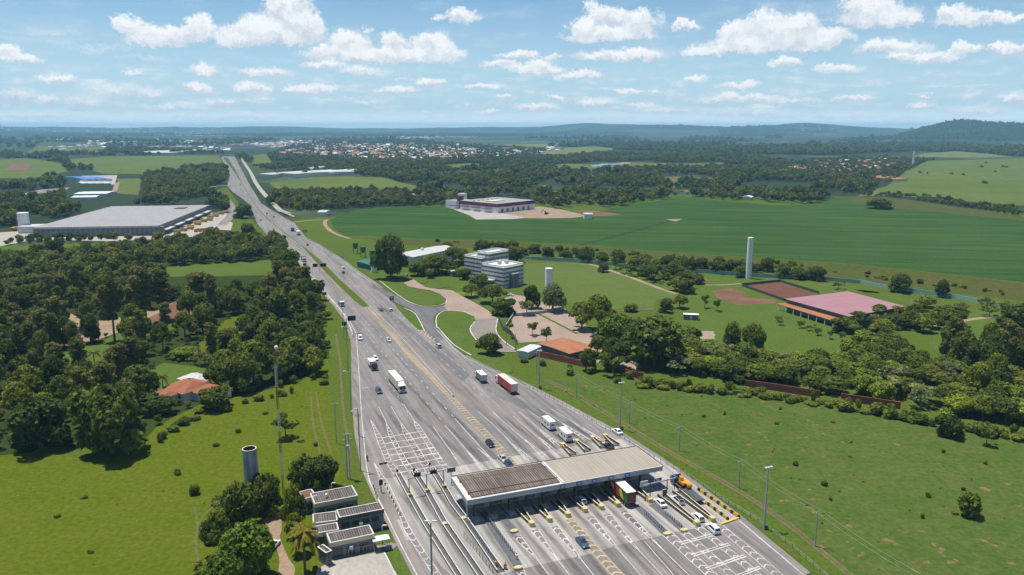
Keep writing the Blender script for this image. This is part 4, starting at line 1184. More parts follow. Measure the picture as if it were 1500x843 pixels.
def car_proto(style, paint='p_white', roof=None):
    t = bpy.data.objects.new('car', None); COL.objects.link(t)
    if style == 'hatch':   L_, W_, Hh, hood, cab = 3.95, 1.68, 1.48, .9, (-1.93, .95, -1.72, .1)
    elif style == 'sedan': L_, W_, Hh, hood, cab = 4.4, 1.72, 1.45, .88, (-1.5, 1.0, -1.0, .15)
    elif style == 'suv':   L_, W_, Hh, hood, cab = 4.45, 1.82, 1.66, 1.0, (-2.15, 1.15, -1.95, .3)
    elif style == 'van':   L_, W_, Hh, hood, cab = 4.4, 1.8, 1.8, 1.05, (-2.15, 1.45, -2.05, .75)
    else:                  L_, W_, Hh, hood, cab = 4.8, 1.78, 1.62, .98, (-.35, 1.25, -.25, .45)       # pickup
    h = L_ / 2; w = W_ / 2
    B = MB()
    prof = [(-h + .08, .32), (-h, .5), (-h + .03, hood - .06), (-h + .2, hood), (cab[1] - .15, hood), (h - .28, hood - .12), (h - .05, hood - .3), (h, .5), (h - .1, .28)]
    n = len(prof)
    rows = []
    for x, k in ((-w, .0), (-w + .07, .05), (w - .07, .05), (w, .0)):
        sh = 1 if abs(x) < w - .01 else .93
        rows.append([(x, y * (1 if sh == 1 else .975), .3 + (z - .3) * (1 if sh == 1 else .94)) for y, z in prof])
    vs = [v for r_ in rows for v in r_]
    fs = []
    for i in range(3):
        for k in range(n):
            fs.append((i * n + k, (i + 1) * n + k, (i + 1) * n + (k + 1) % n, i * n + (k + 1) % n))
    fs += [tuple(range(n)), tuple(range(3 * n, 4 * n))[::-1]]
    B.add(vs, fs, paint)
    yb, yf, tb, tf = cab
    wb, wt_ = w - .1, w - .27
    z0, z1 = hood - .01, Hh
    bt = [(-wb, yb, z0), (wb, yb, z0), (wb, yf, z0), (-wb, yf, z0)]
    tp = [(-wt_, tb, z1), (wt_, tb, z1), (wt_, tf, z1), (-wt_, tf, z1)]
    B.hexa(bt, tp, paint, roof or paint)
    if style == 'pickup':
        B.box(-w + .02, -w + .1, -h + .05, cab[0], hood, hood + .12, paint).box(w - .1, w - .02, -h + .05, cab[0], hood, hood + .12, paint)
    B.build('body', t, bevel=.035 if style != 'x' else 0)
    def pane(name, a, b_, c, d, off):
        a, b_, c, d = [Vector(v) for v in (a, b_, c, d)]
        ctr = (a + b_ + c + d) / 4
        nrm = (b_ - a).cross(d - a).normalized()
        if nrm.dot(ctr - Vector((0, (yb + yf) / 2, z0 + .2))) < 0: nrm = -nrm
        q = [ctr + (v - ctr) * .86 + nrm * off for v in (a, b_, c, d)]
        MB().add(q + [v - nrm * .01 for v in q], [(0, 1, 2, 3), (7, 6, 5, 4), (0, 4, 5, 1), (1, 5, 6, 2), (2, 6, 7, 3), (3, 7, 4, 0)], 'glass').build(name, t)
    pane('windshield', bt[2], bt[3], tp[3], tp[2], .014)
    pane('rear_window', bt[0], bt[1], tp[1], tp[0], .014)
    pane('side_window', bt[1], bt[2], tp[2], tp[1], .014)
    pane('side_window', bt[3], bt[0], tp[0], tp[3], .014)
    if style == 'pickup':
        MB().box(-w + .14, w - .14, -h + .1, cab[0] - .03, hood + .002, hood + .03, 'black').build('cargo_bed', t)
    for s in (-1, 1):
        MB().box(s * w * .72 - .2, s * w * .72 + .2, h - .14, h + .012, hood - .36, hood - .2, 'lampglass').build('headlight', t)
        MB().box(s * w * .8 - .12, s * w * .8 + .12, -h - .012, -h + .1, hood - .3, hood - .1, 'redlens').build('taillight', t)
        MB().box(s * (w + .02) - .09, s * (w + .02) + .09, yf - .3, yf - .18, hood, hood + .13, paint).build('mirror', t)
    MB().box(-.25, .25, -h - .015, -h + .02, .45, .58, 'offwhite').build('number_plate', t)
    add_wheels(t, (-h * .6, h * .62), w + .005, .31)
    return t

def cab_parts(t, y0, ln, w, h, paint, roofdef=True):
    """truck cab from y0 forward"""
    B = MB()
    zf = .45
    B.side([(y0, zf), (y0 + ln, zf), (y0 + ln, 1.45), (y0 + ln - .18, h - .2), (y0 + ln - .4, h), (y0, h)], -w, w, paint)
    B.build('cab', t, bevel=.05)
    MB().quad((-w + .12, y0 + ln + .002, 1.5), (w - .12, y0 + ln + .002, 1.5), (w - .16, y0 + ln - .155, h - .32), (-w + .16, y0 + ln - .155, h - .32), 'glass').build('windshield', t)
    for s in (-1, 1):
        MB().box(s * (w + .006) - .006, s * (w + .006) + .006, y0 + ln - 1.05, y0 + ln - .28, 1.55, h - .45, 'glass').build('side_window', t)
        MB().box(s * (w + .14) - .05, s * (w + .14) + .05, y0 + ln - .2, y0 + ln - .08, 1.6, 2.25, 'black').build('mirror', t)
        MB().box(s * w * .74 - .2, s * w * .74 + .2, y0 + ln - .02, y0 + ln + .05, .62, .82, 'lampglass').build('headlight', t)
    MB().box(-w - .02, w + .02, y0 + ln - .3, y0 + ln + .035, .3, .6, 'darksteel').build('bumper', t)
    MB().box(-w * .6, w * .6, y0 + ln - .02, y0 + ln + .02, .85, 1.25, 'black').build('grille', t)

def semi_proto(paint='p_white', side='boxcream', top='boxcream', rear=None, deflect=True, ln=13.2, lift=4.0, graphics=None):
    t = bpy.data.objects.new('semi_truck', None); COL.objects.link(t)
    f = 8.6
    cab_parts(t, f - 2.2, 2.2, 1.22, 3.0, paint)
    if deflect:
        MB().hexa([(-1.1, f - 2.2, 3.0), (1.1, f - 2.2, 3.0), (1.0, f - .6, 3.0), (-1.0, f - .6, 3.0)], [(-1.1, f - 2.2, 3.85), (1.1, f - 2.2, 3.85), (.9, f - 1.4, 3.5), (-.9, f - 1.4, 3.5)], paint).build('roof_deflector', t)
    y1 = f - 2.7; y0 = y1 - ln
    MB().box(-.45, .45, y0 + .4, f - .5, .7, 1.0, 'darksteel').build('chassis', t)
    b = MB().box(-1.3, 1.3, y0, y1, 1.12, lift, side, top)
    tr = b.build('trailer', t)
    if rear: MB().box(-1.27, 1.27, y0 - .04, y0 - .003, 1.2, lift - .06, rear).build('rear_door', tr)
    MB().box(-1.2, 1.2, y0 - .08, y0 + .06, .55, .85, 'darksteel').build('rear_bumper', tr)
    for s in (-1, 1): MB().box(s * .95 - .16, s * .95 + .16, y0 - .1, y0 - .08, .6, .76, 'redlens').build('taillight', tr)
    for k in range(5):
        for s in (-1, 1): MB().box(s * 1.312 - .01, s * 1.312 + .01, y0 + ln * (k + .5) / 5 - .04, y0 + ln * (k + .5) / 5 + .04, 1.15, lift - .03, side).build('rib', tr)
    if graphics: graphics(tr, y0, y1, lift)
    add_wheels(t, (f - 1.3, f - 5.0), 1.24, .5, .3)
    add_wheels(t, (y0 + 1.2, y0 + 2.4, y0 + 3.6), 1.24, .5, .3)
    return t

def box_truck(paint, side, top, rear, ln=6.2, hgt=3.3, cab_ln=1.9):
    t = bpy.data.objects.new('box_truck', None); COL.objects.link(t)
    f = (ln + cab_ln) / 2
    cab_parts(t, f - cab_ln, cab_ln, 1.05, 2.45, paint)
    MB().box(-.4, .4, -f + .3, f - .4, .6, .85, 'darksteel').build('chassis', t)
    b = MB().box(-1.2, 1.2, -f, f - cab_ln - .12, .95, hgt, side, top).build('cargo_box', t)
    MB().box(-1.17, 1.17, -f - .04, -f - .003, 1.0, hgt - .05, rear).build('rear_door', b)
    MB().box(-1.1, 1.1, -f - .08, -f + .05, .5, .75, 'darksteel').build('rear_bumper', t)
    for s in (-1, 1): MB().box(s * .9 - .14, s * .9 + .14, -f - .1, -f - .08, .55, .7, 'redlens').build('taillight', t)
    add_wheels(t, (f - 1.0, -f + 1.7), 1.08, .42, .26)
    return t

def motorhome():
    t = bpy.data.objects.new('motorhome', None); COL.objects.link(t)
    cab_parts(t, 1.5, 1.7, .98, 2.0, 'p_white')
    B = MB()
    B.side([(-3.3, .5), (1.5, .5), (1.5, 1.95), (2.6, 2.1), (2.75, 2.5), (2.5, 3.0), (-3.3, 3.0)], -1.12, 1.12, 'boxwhite')
    B.build('body', t, bevel=.08)
    for s in (-1, 1):
        for (a, b_, c, d) in ((-2.6, -1.5, 1.5, 2.2), (-.6, .4, 1.5, 2.2), (1.6, 2.3, 2.25, 2.65)):
            MB().box(s * 1.127 - .008, s * 1.127 + .008, a, b_, c, d, 'glass').build('side_window', t)
    MB().box(1.128, 1.15, -1.35, -.75, .6, 2.3, 'offwhite').build('door', t)
    MB().box(-.55, .55, -3.33, -3.303, 1.6, 2.25, 'bluewin').build('rear_window', t)
    MB().box(-.35, .35, -1.2, -.5, 3.002, 3.14, 'offwhite').box(-.3, .3, .6, 1.2, 3.002, 3.1, 'offwhite').build('roof_vent', t)
    for s in (-1, 1): MB().box(s * .95 - .1, s * .95 + .1, -3.33, -3.303, .7, .95, 'redlens').build('taillight', t)
    MB().box(-1.05, 1.05, -3.4, -3.25, .35, .58, 'darksteel').build('bumper', t)
    add_wheels(t, (2.4, -1.7), 1.08, .36, .24)
    return t

def flatbed(paint, ln=7.5, load=None):
    t = bpy.data.objects.new('flatbed_truck', None); COL.objects.link(t)
    f = (ln + 2) / 2
    cab_parts(t, f - 2.0, 2.0, 1.15, 2.7, paint)
    MB().box(-.45, .45, -f + .3, f - .4, .65, .95, 'darksteel').build('chassis', t)
    MB().box(-1.25, 1.25, -f, f - 2.2, .98, 1.2, 'darksteel').box(-1.25, 1.25, f - 2.32, f - 2.2, 1.2, 2.3, 'darksteel').build('load_bed', t)
    if load: load(t, f)
    for s in (-1, 1): MB().box(s * .95 - .16, s * .95 + .16, -f - .04, -f - .003, .98, 1.16, 'redlens').build('taillight', t)
    add_wheels(t, (f - 1.1, -f + 1.4, -f + 2.6), 1.15, .48, .3)
    return t

def far_vehicle(kind, paint):
    """seen over half a kilometre away: body, windows and wheels"""
    t = bpy.data.objects.new('car', None); COL.objects.link(t)
    if kind == 'car':
        B = MB().box(-.85, .85, -2.1, 2.1, .3, .85, paint).hexa([(-.78, -1.7, .85), (.78, -1.7, .85), (.78, 1.0, .85), (-.78, 1.0, .85)], [(-.6, -1.3, 1.45), (.6, -1.3, 1.45), (.6, .2, 1.45), (-.6, .2, 1.45)], paint)
        B.build('body', t, bevel=.05)
        MB().quad((-.68, .91, .95), (.68, .91, .95), (.58, .3, 1.38), (-.58, .3, 1.38), 'glass').build('windshield', t)
        MB().quad((-.68, -1.67, .95), (.68, -1.67, .95), (.58, -1.37, 1.38), (-.58, -1.37, 1.38), 'glass').build('rear_window', t)
        for y in (-1.3, 1.3): MB().wheel(-.88, .88, y, .32, .32, 'rubber', 10).build('wheel', t)
    else:
        MB().box(-1.25, 1.25, 2.6, 4.6, .5, 2.8, paint).build('cab', t, bevel=.06)
        MB().box(-1.1, 1.1, 4.602, 4.62, 1.5, 2.4, 'glass').build('windshield', t)
        MB().box(-1.3, 1.3, -4.6, 2.4, 1.0, 3.6, 'boxwhite' if kind == 'box' else 'boxdark').build('cargo_box', t)
        for y in (-3.4, -2.2, 3.7): MB().wheel(-1.2, 1.2, y, .5, .5, 'rubber', 10).build('wheel', t)
    return t

HEAD_AWAY, HEAD_TO = -AZ, -AZ + math.pi
def heading(a, b_):
    (x0, y0), (x1, y1) = G(*a), G(*b_)
    return -math.atan2(x1 - x0, y1 - y0)
def put(o, name, label, cat, px, py, rz, group=None, z=ZR):
    x, y = G(px, py)
    o.name = name; o.location = (x, y, z); o.rotation_euler.z = rz
    tag(o, label, cat, group)
    return o
RDZ = .2
put(semi_proto('p_white', 'boxcream', 'boxpink'), 'semi_truck', 'white semi truck with long cream trailer driving towards the toll plaza', 'truck', 581, 567, HEAD_TO + .03, z=RDZ)
def red_side(tr, y0, y1, h):
    pass
put(semi_proto('p_white', 'boxred', 'boxcream', 'boxcream', ln=12.5), 'semi_truck', 'semi truck with red sided trailer leaving along the right edge of the highway', 'truck', 743, 571, heading((766,587), (722,552)), z=RDZ)
def art(tr, y0, y1, h):
    ln = y1 - y0
    for s in (-1, 1):
        x = s * 1.335
        def pan(pts, m, name='side_panel', dx=0):
            xx = x + s * dx
            q = [(xx, y0 + ln * a, 1.15 + (h - 1.2) * b_) for a, b_ in pts]
            n = len(q)
            MB().add(q + [(xx - s * .012, y, z) for _, y, z in q], [tuple(range(n)), tuple(range(n, 2 * n))[::-1]] + [(i, n + i, n + (i + 1) % n, (i + 1) % n) for i in range(n)], m).build(name, tr)
        pan([(0.01, 0), (.3, 0), (.42, 1), (.01, 1)], 'leafpanel')
        pan([(.31, 0), (.66, 0), (.78, 1), (.43, 1)], 'redpaint')
        pan([(.67, 0), (.99, 0), (.99, 1), (.79, 1)], 'navy')
        pan([(.12, .1), (.26, .2), (.33, .6), (.28, .95), (.2, .8), (.16, .45)], 'hiyellow', 'painted_motif', .014)
        pan([(.52, .2), (.66, .45), (.7, .85), (.56, .6)], 'boxpink', 'painted_motif', .014)
        pan([(.84, .35), (.95, .4), (.95, .75), (.86, .7)], 'white', 'painted_motif', .014)
put(semi_proto('p_white', 'boxdark', 'boxpink', 'rust', ln=12.8, lift=4.1, graphics=art), 'semi_truck', 'semi truck with colourful green, red and blue trailer coming out from under the canopy', 'truck', 906, 727, HEAD_AWAY - .04)
put(box_truck('p_white', 'boxdark', 'boxwhite', 'signback'), 'box_truck', 'box truck with dark sides and white roof driving away left of the red trailer', 'truck', 704, 558, heading((716,569), (688,543)), z=RDZ)
mh = motorhome()
put(mh, 'motorhome', 'white motorhome behind the canopy, farther of the two from the booths', 'motorhome', 803, 627, heading((826,644), (790,615)), 'white motorhomes in line', z=RDZ)
x, y = G(827.5, 644)
dup(mh, x, y, heading((840,655), (815,633)), 'white motorhome behind the canopy, nearer of the two to the booths', 'white motorhomes in line', RDZ)

protos = {k: car_proto(k) for k in ('hatch', 'sedan', 'suv', 'van', 'pickup')}
blackroof = car_proto('suv', 'p_white', 'black')
used = set()
PM = lambda c: {'white_car_paint': M[c]}
def car(kind, paint, label, px, py, rz, cat='car', z=RDZ):
    x, y = G(px, py)
    p = blackroof if kind == 'blackroof' else protos[kind]
    c = dup(p, x, y, rz, label, None, z, swap=None if paint == 'p_white' else PM(paint))
    c.name = {'pickup': 'pickup_truck', 'van': 'van'}.get(kind, 'car')
    c['category'] = {'pickup': 'pickup', 'van': 'van'}.get(kind, cat)
    return c
car('suv', 'p_blue', 'dark blue car heading for the left toll lanes behind the white semi truck', 555, 576, HEAD_TO)
car('hatch', 'p_silver', 'silver car beside the dashed line left of the yellow painted median', 569, 501, HEAD_TO + .05)
car('hatch', 'p_white', 'small white car just behind the dark fronted flatbed truck', 550, 528, HEAD_TO)
car('sedan', 'p_grey', 'dark grey car leaving beside a white one near the start of the paved median', 558, 456, HEAD_AWAY)
car('hatch', 'p_white', 'small white car leaving beside the dark grey one near the green sign', 572, 456, HEAD_AWAY)
car('van', 'p_silver', 'silver van joining the highway from the office driveway', 642, 510, heading((655,519), (630,497)))
car('hatch', 'p_black', 'black car beside the yellow painted median above the canopy', 718, 654, HEAD_TO + .05)
car('sedan', 'p_silver', 'silver car stopped on the concrete just above the brown roof', 737, 676, HEAD_TO + .05)
car('hatch', 'p_navy', 'dark blue car half hidden at the back edge of the brown roof', 746, 684.5, HEAD_TO + .05)
car('sedan', 'p_white', 'white car with reddish side parked on the far right road edge', 904, 635.5, heading((920,645), (890,625)))
car('pickup', 'p_black', 'black pickup loaded and waiting at the back edge of the cream roof', 891, 658, HEAD_AWAY)
car('hatch', 'p_silver', 'silver car coming out of the dark lane under the cream canopy', 851, 737, HEAD_AWAY)
car('sedan', 'p_blue', 'blue grey car beside the orange painted median on the near side', 853, 799, HEAD_TO)
car('sedan', 'p_white', 'white car with dark rear window right of the gantry with blue signs', 967, 741, HEAD_AWAY - .05)
car('blackroof', 'p_white', 'white car with black roof between flatbed truck and island', 992, 737, HEAD_AWAY - .05)
car('hatch', 'p_white', 'white car beside the cream bumper, farther of the two nearest', 1022, 762, HEAD_AWAY - .08)
car('suv', 'p_white', 'white car at the start of the slow-down grid, nearest to the bottom right', 1044, 779, HEAD_AWAY - .08)
car('van', 'p_white', 'white van with dark windscreen in the left lane above the plaza', 528, 498, HEAD_TO - .1)
car('sedan', 'p_white', 'white car parked between the green trees and the office block', 747, 434, RAD(70), z=.1)
car('hatch', 'p_white', 'white car parked on the dirt drive under the bright green tree', 401, 802, RAD(-10), z=.1)
car('hatch', 'p_grey', 'grey car parked below the big dark tree by the white hall', 588, 408, RAD(40), z=.1)
car('hatch', 'p_silver', 'silver car parked next to the grey one by the white hall', 594, 405, RAD(40), z=.1)
for o in list(protos.values()) + [blackroof]:
    def kill(q):
        for ch in list(q.children): kill(ch)
        bpy.data.objects.remove(q)
    kill(o)

def load_crane(t, f):
    m = MB()
    for s in (-1, 1):
        m.box(s * .95 - .22, s * .95 + .22, .2, 3.2, 1.22, 1.75, 'rubber')
    m.box(-.85, .85, .4, 2.9, 1.75, 2.4, 'p_yellow').box(-.8, -.05, 1.6, 2.9, 2.4, 3.3, 'p_yellow').tube([(.4, 1.4, 2.4), (.4, 2.8, 3.5), (.4, 3.6, 2.6)], .18, 'p_yellow')
    return m
fb = flatbed('p_black', 11.0)
put(fb, 'flatbed_truck', 'dark flatbed truck carrying a yellow digger beside the striped kerb', 'truck', 1006, 724, HEAD_AWAY - .05)
dx, dy = G(997, 713, 1.5)
dg = thing('digger', 'yellow and black digger loaded on the dark flatbed truck', 'digger', *G(1000.5, 718.5), HEAD_AWAY - .05, None, ZR + 1.2)
for s in (-1, 1): MB().box(s * .85 - .22, s * .85 + .22, -1.6, 1.6, 0, .6, 'rubber').build('track', dg)
MB().box(-.9, .9, -1.5, .9, .62, 1.35, 'p_yellow').build('body', dg, bevel=.05)
cbn = MB().box(-.85, -.05, -.2, 1.0, 1.36, 2.3, 'p_yellow').build('cabin', dg, bevel=.04)
MB().box(-.75, -.15, 1.002, 1.02, 1.55, 2.15, 'glass').build('window', cbn)
MB().tube([(.4, .6, 1.3), (.4, 1.9, 2.5), (.4, 3.2, 1.6)], .17, 'p_yellow').build('boom', dg)
MB().wheel(-.3, 1.1, -1.9, .75, .7, 'p_yellow', 14).wheel(-.35, 1.15, -1.9, .75, .4, 'black', 12).build('counterweight', dg)
f2 = flatbed('p_white', 6.0)
put(f2, 'flatbed_truck', 'white cabbed flatbed truck with a load coming down the left lane', 'truck', 500, 448, HEAD_TO, z=RDZ)
MB().box(-.9, .9, -2.2, .6, 1.2, 2.1, 'boxdark').build('load', f2)
f3 = flatbed('p_black', 6.5)
put(f3, 'flatbed_truck', 'truck with white box and dark front coming towards the plaza beside a small white car', 'truck', 546, 540, HEAD_TO, z=RDZ)
MB().box(-1.2, 1.2, -4.1, .9, 1.2, 2.9, 'boxwhite').build('cargo_box', f3)

fc = {c: far_vehicle('car', c) for c in ('p_white', 'p_black', 'p_red', 'p_grey')}
ft = {c: far_vehicle(c, 'p_white') for c in ('box', 'dark')}
def fv(p, name, label, cat, px, py, rz):
    x, y = G(px, py); c = dup(p, x, y, rz, label, None, RDZ); c.name = name; c['category'] = cat
FARS = [('w','white van beside the grass median above the black message boards',428,368,HEAD_TO), ('k','black car leaving just below the first black message board',503,401,HEAD_AWAY), ('w','white car leaving just ahead of the black one',503,394,HEAD_AWAY),
 ('k','black car beside the start of the bright roadside lawn',450.5,360,HEAD_AWAY), ('k','dark car coming down beyond the paved turning',411,346.5,HEAD_TO), ('g','grey car just ahead of a dark one on the oncoming side',401,338,HEAD_TO),
 ('r','red and white car passing the large dark tree by the road',382,323.5,HEAD_TO), ('k','dark car coming out below the pedestrian bridge',391,314,HEAD_AWAY), ('k','dark car on the away side before the two trucks',401,319,HEAD_AWAY),
 ('g','grey car on the distant climbing stretch of the highway',346,245,HEAD_AWAY), ('r','red car at the far top of the highway',333,240,HEAD_TO), ('k','dark car on the frontage road beside the trees',394,297,HEAD_AWAY), ('g','grey car far down the oncoming side of the highway',336,250,HEAD_TO),
 ('w','white car far away where the slip road joins',363,283,HEAD_TO), ('k','small dark car in the oncoming middle lane far away',352,272,HEAD_TO)]
for c, lab, px, py, rz in FARS:
    fv(fc[{'w': 'p_white', 'k': 'p_black', 'r': 'p_red', 'g': 'p_grey'}[c]], 'car', lab, 'car', px, py, rz)
fv(ft['box'], 'box_truck', 'white box truck leaving past the green sign far down the highway', 'truck', 437, 344.5, HEAD_AWAY)
fv(ft['dark'], 'box_truck', 'dark box truck leaving ahead of the white one far down the highway', 'truck', 428.5, 339, HEAD_AWAY)
fv(ft['dark'], 'box_truck', 'dark truck with white cab coming down near the black message boards', 'truck', 445, 383, HEAD_TO)
for o in list(fc.values()) + list(ft.values()): kill(o)

def motorbike(label, px, py, rz):
    x, y = G(px, py)
    t = thing('motorbike', label, 'motorbike', x, y, rz, None, RDZ)
    for yy in (-.65, .65): MB().wheel(-.06, .06, yy, .31, .31, 'rubber', 12).build('wheel', t)
    MB().side([(-.7, .55), (-.3, .4), (.4, .4), (.65, .6), (.5, .95), (.1, .9), (-.1, .78), (-.7, .82)], -.14, .14, 'p_black').build('frame', t, bevel=.03)
    MB().tube([(-.35, .5, 1.02), (.35, .5, 1.02)], .025, 'darksteel').tube([(0, .62, .35), (0, .48, 1.0)], .04, 'darksteel').build('handlebar', t)
    person(x, y, rz, RDZ + .82)
def limb_mesh(name, verts, edges, radii, mat, parent=None, root=0):
    me = bpy.data.meshes.new(name); me.from_pydata(verts, edges, [])
    o = bpy.data.objects.new(name, me); COL.objects.link(o)
    sk = o.modifiers.new('skin', 'SKIN')
    for i, r in enumerate(radii):
        me.skin_vertices[0].data[i].radius = (r, r)
        me.skin_vertices[0].data[i].use_root = (i == root)
    o.modifiers.new('sub', 'SUBSURF').levels = 1
    o.modifiers['sub'].render_levels = 1
    me.materials.append(M[mat])
    if parent: o.parent = parent
    return o
def person(x, y, rz, z):
    t = thing('person', 'person in dark clothes and helmet riding the motorbike', 'person', x, y, rz, None, z)
    V = [(0, -.2, 0), (0, -.12, .28), (0, -.02, .52), (0, .04, .66), (0, .06, .78), (-.2, -.02, .5), (-.3, .2, .3), (-.3, .45, .22), (.2, -.02, .5), (.3, .2, .3), (.3, .45, .22), (-.14, -.16, 0), (-.2, .28, -.05), (-.16, .1, -.45), (.14, -.16, 0), (.2, .28, -.05), (.16, .1, -.45)]
    Ed = [(0, 1), (1, 2), (2, 3), (3, 4), (2, 5), (5, 6), (6, 7), (2, 8), (8, 9), (9, 10), (0, 11), (11, 12), (12, 13), (0, 14), (14, 15), (15, 16)]
    limb_mesh('body', V, Ed, [.15, .16, .17, .06, .07, .075, .055, .045, .075, .055, .045, .1, .08, .06, .1, .08, .06], 'p_black', t)
    MB().sphere((0, .08, .84), (.13, .16, .15), 'black', 12, 8).build('helmet', t, smooth=True)
    return t
motorbike('motorbike with a rider in black on the left shoulder above the chevrons', 538, 676, HEAD_TO)

# ------------------------------------------------------------------ gantries, signs, lamps, poles
def frame_rot(a, b_):
    return math.atan2(b_[1] - a[1], b_[0] - a[0])
hz_ = HGT(599.8, 729.7, 701.5)
p0, p1, p2 = G(599.8, 729.7), G(624.6, 722.3), G(650, 716.5)
gt = thing('lane_gantry', 'thin steel gantry on three posts over the two express lanes', 'gantry', p0[0], p0[1], frame_rot(p0, p2))
Lg = math.dist(p0, p2); Lm = math.dist(p0, p1)
for d in (0, Lm, Lg): MB().tube([(d, 0, ZR), (d, 0, hz_)], .12, 'darksteel').build('post', gt)
for d in (0, Lm, Lg): MB().box(d - .35, d + .35, -.45, .45, ZR + .2, ZR + .95, 'hiyellow').build('post_guard', gt)
MB().box(-.4, Lg + .8, -.09, .09, hz_ - .12, hz_ + .08, 'steel').build('beam', gt)
def panel(name, label, cat, px, py, z, w, h, mat, face='cam', group=None, post=None, back='sign_back_metal', letters=None, rz=None):
    """sign panel whose middle stands at height z; post = ground height to stand on"""
    x, y = G(px, py, z)
    r = (-AZ if rz is None else rz)
    t = thing(name, label, cat, x, y, r, group)
    d = MB().box(-w / 2, w / 2, -.09, .09, z - h / 2, z + h / 2, 'darksteel' if mat == 'black' else 'signback').build('housing', t)
    MB().box(-w / 2 + .06, w / 2 - .06, -.11, -.092, z - h / 2 + .06, z + h / 2 - .06, mat).build('face', t)
    if letters:
        e = MB()
        for (xa, xb, za, zb) in letters: e.box(w * xa, w * xb, -.118, -.112, z + h * za, z + h * zb, 'white')
        e.build('lettering', t)
    if post is not None:
        for s in ([0] if post == 1 else [-.35, .35]):
            MB().tube([(s * w, .15, RDZ - .2), (s * w, .15, z + h / 2 - .05)], .1, 'darksteel').build('post', t)
    return t
panel('lane_signal', 'black lane signal board hanging on the gantry, left of the pair', 'signal board', 611.5, 695.5, hz_ + .55, 1.75, 1.05, 'black')
panel('lane_signal', 'black lane signal board hanging on the gantry, right of the pair', 'signal board', 635, 691.5, hz_ + .55, 1.75, 1.05, 'black')
panel('lane_sign', 'blue grey lane sign standing at the far corner of the brown roof', 'sign', 661, 688.5, 4.2, 2.3, 1.3, 'slate', post=1)
panel('lane_signal', 'black signal board on a short post beside the yellow hazard posts', 'signal board', 558, 707, 3.0, .9, 1.5, 'black', post=1)
for k, (a, b_) in enumerate([((606.5,688.5),(606.5,697)), ((630,680),(630,691.5)), ((582.5,690),(582.5,699))]):
    x, y = G(*b_)
    t = thing('signal_light', ['black signal light on the tip of the second long island', 'black signal light on the tip of the third long island', 'black signal light on the tip of the first long island'][k], 'signal light', x, y, -AZ)
    zt = HGT(*b_, a[1])
    MB().tube([(0, 0, ZR), (0, 0, zt)], .07, 'hiyellow').build('post', t)
    MB().box(-.28, .28, -.15, .15, zt - .3, zt + .35, 'black').build('lamp_head', t)
    MB().tube([(0, -.16, zt), (0, -.2, zt)], .13, 'redlens').build('lens', t)
for k, (px, py) in enumerate([(558.3,681.5),(564.3,680.5)]):
    x, y = G(px, py)
    t = thing('lane_block', ['left', 'right'][k] + ' of two small black blocks on the paving above the signal board', 'block', x, y, -AZ, 'small black blocks on the paving')
    MB().box(-.5, .5, -.25, .25, RDZ, RDZ + .35, 'black').build('block', t)
# gantry right of the canopy
a, b_ = G(952, 733), G(976.5, 727)
gz = HGT(976.5, 727, 702.5)
g2 = thing('sign_gantry', 'short steel gantry with two posts at the right end of the canopy', 'gantry', a[0], a[1], frame_rot(a, b_))
Lr = math.dist(a, b_)
for d in (0, Lr): MB().tube([(d, 0, ZR), (d, 0, gz)], .13, 'darksteel').build('post', g2)
MB().box(-2.2, Lr + 2.6, -.12, .12, gz - .3, gz, 'steel').build('beam', g2)
panel('lane_sign', 'white panel on the left end of the short gantry', 'sign', 943.5, 709, gz - .2, 2.2, 1.5, 'signback')
LT = [(-.3, .05, .1, .3), (-.25, .3, -.25, -.1)]
panel('lane_sign', 'blue lane sign in the middle of the short gantry', 'sign', 964, 703, gz + .1, 2.0, 1.1, 'bluesign', letters=LT)
panel('lane_sign', 'blue lane sign right of the gantry above the yellow digger', 'sign', 989, 697.5, gz + .1, 2.4, 1.1, 'bluesign', post=1, letters=LT)
panel('speed_camera', 'dark cabinet on a post under the short gantry', 'cabinet', 973, 722, 2.2, 1.1, 1.8, 'darksteel', post=1)
# boards over the highway
for (px, py, pyb, w, h, lab) in [(516,466.5,489,3.6,2.3,'large black message board on a post at the left edge, nearest to the plaza'), (462.5,389,402,3.0,2.1,'black message board over the left lane, left of the far pair'), (474,388.5,400,3.9,2.1,'wide black message board by the grass median, right of the far pair')]:
    x, y = G(px, pyb); z = HGT(px, pyb, py)
    t = thing('message_board', lab, 'message board', x, y, -AZ, None)
    MB().box(-w / 2, w / 2, -.2, .2, z - h / 2, z + h / 2, 'darksteel').build('housing', t)
    MB().box(-w / 2 + .1, w / 2 - .1, -.23, -.203, z - h / 2 + .1, z + h / 2 - .1, 'black').build('screen', t)
    MB().tube([(-w * .62, .1, .1), (-w * .62, .1, z), (-w * .3, .25, z)], .14, 'steel').build('post', t)
for (px, pyb, pyt, w, h, mat, lab) in [(502,382,372,2.6,3.4,'signback','tall white road sign on the lawn before the green sheds'), (447,345,337,4.0,2.0,'greensign','far green road sign beside the farm track'), (574,443,434,2.4,2.4,'greensign','green road sign at the start of the office driveway')]:
    x, y = G(px, pyb); z = HGT(px, pyb, pyt) - h / 2
    t = thing('road_sign', lab, 'road sign', x, y, -AZ)
    MB().box(-w / 2, w / 2, -.05, .05, z - h / 2, z + h / 2, 'signback').build('panel', t)
    MB().box(-w / 2 + .08, w / 2 - .08, -.07, -.052, z - h / 2 + .08, z + h / 2 - .08, mat).build('face', t)
    if mat == 'greensign':
        MB().box(-w * .3, w * .3, -.08, -.072, z + h * .12, z + h * .24, 'white').box(-w * .3, w * .15, -.08, -.072, z - h * .2, z - h * .08, 'white').build('lettering', t)
    for s in (-.32, .32): MB().tube([(s * w, .08, 0), (s * w, .08, z + h / 2 - .05)], .07, 'steel').build('post', t)
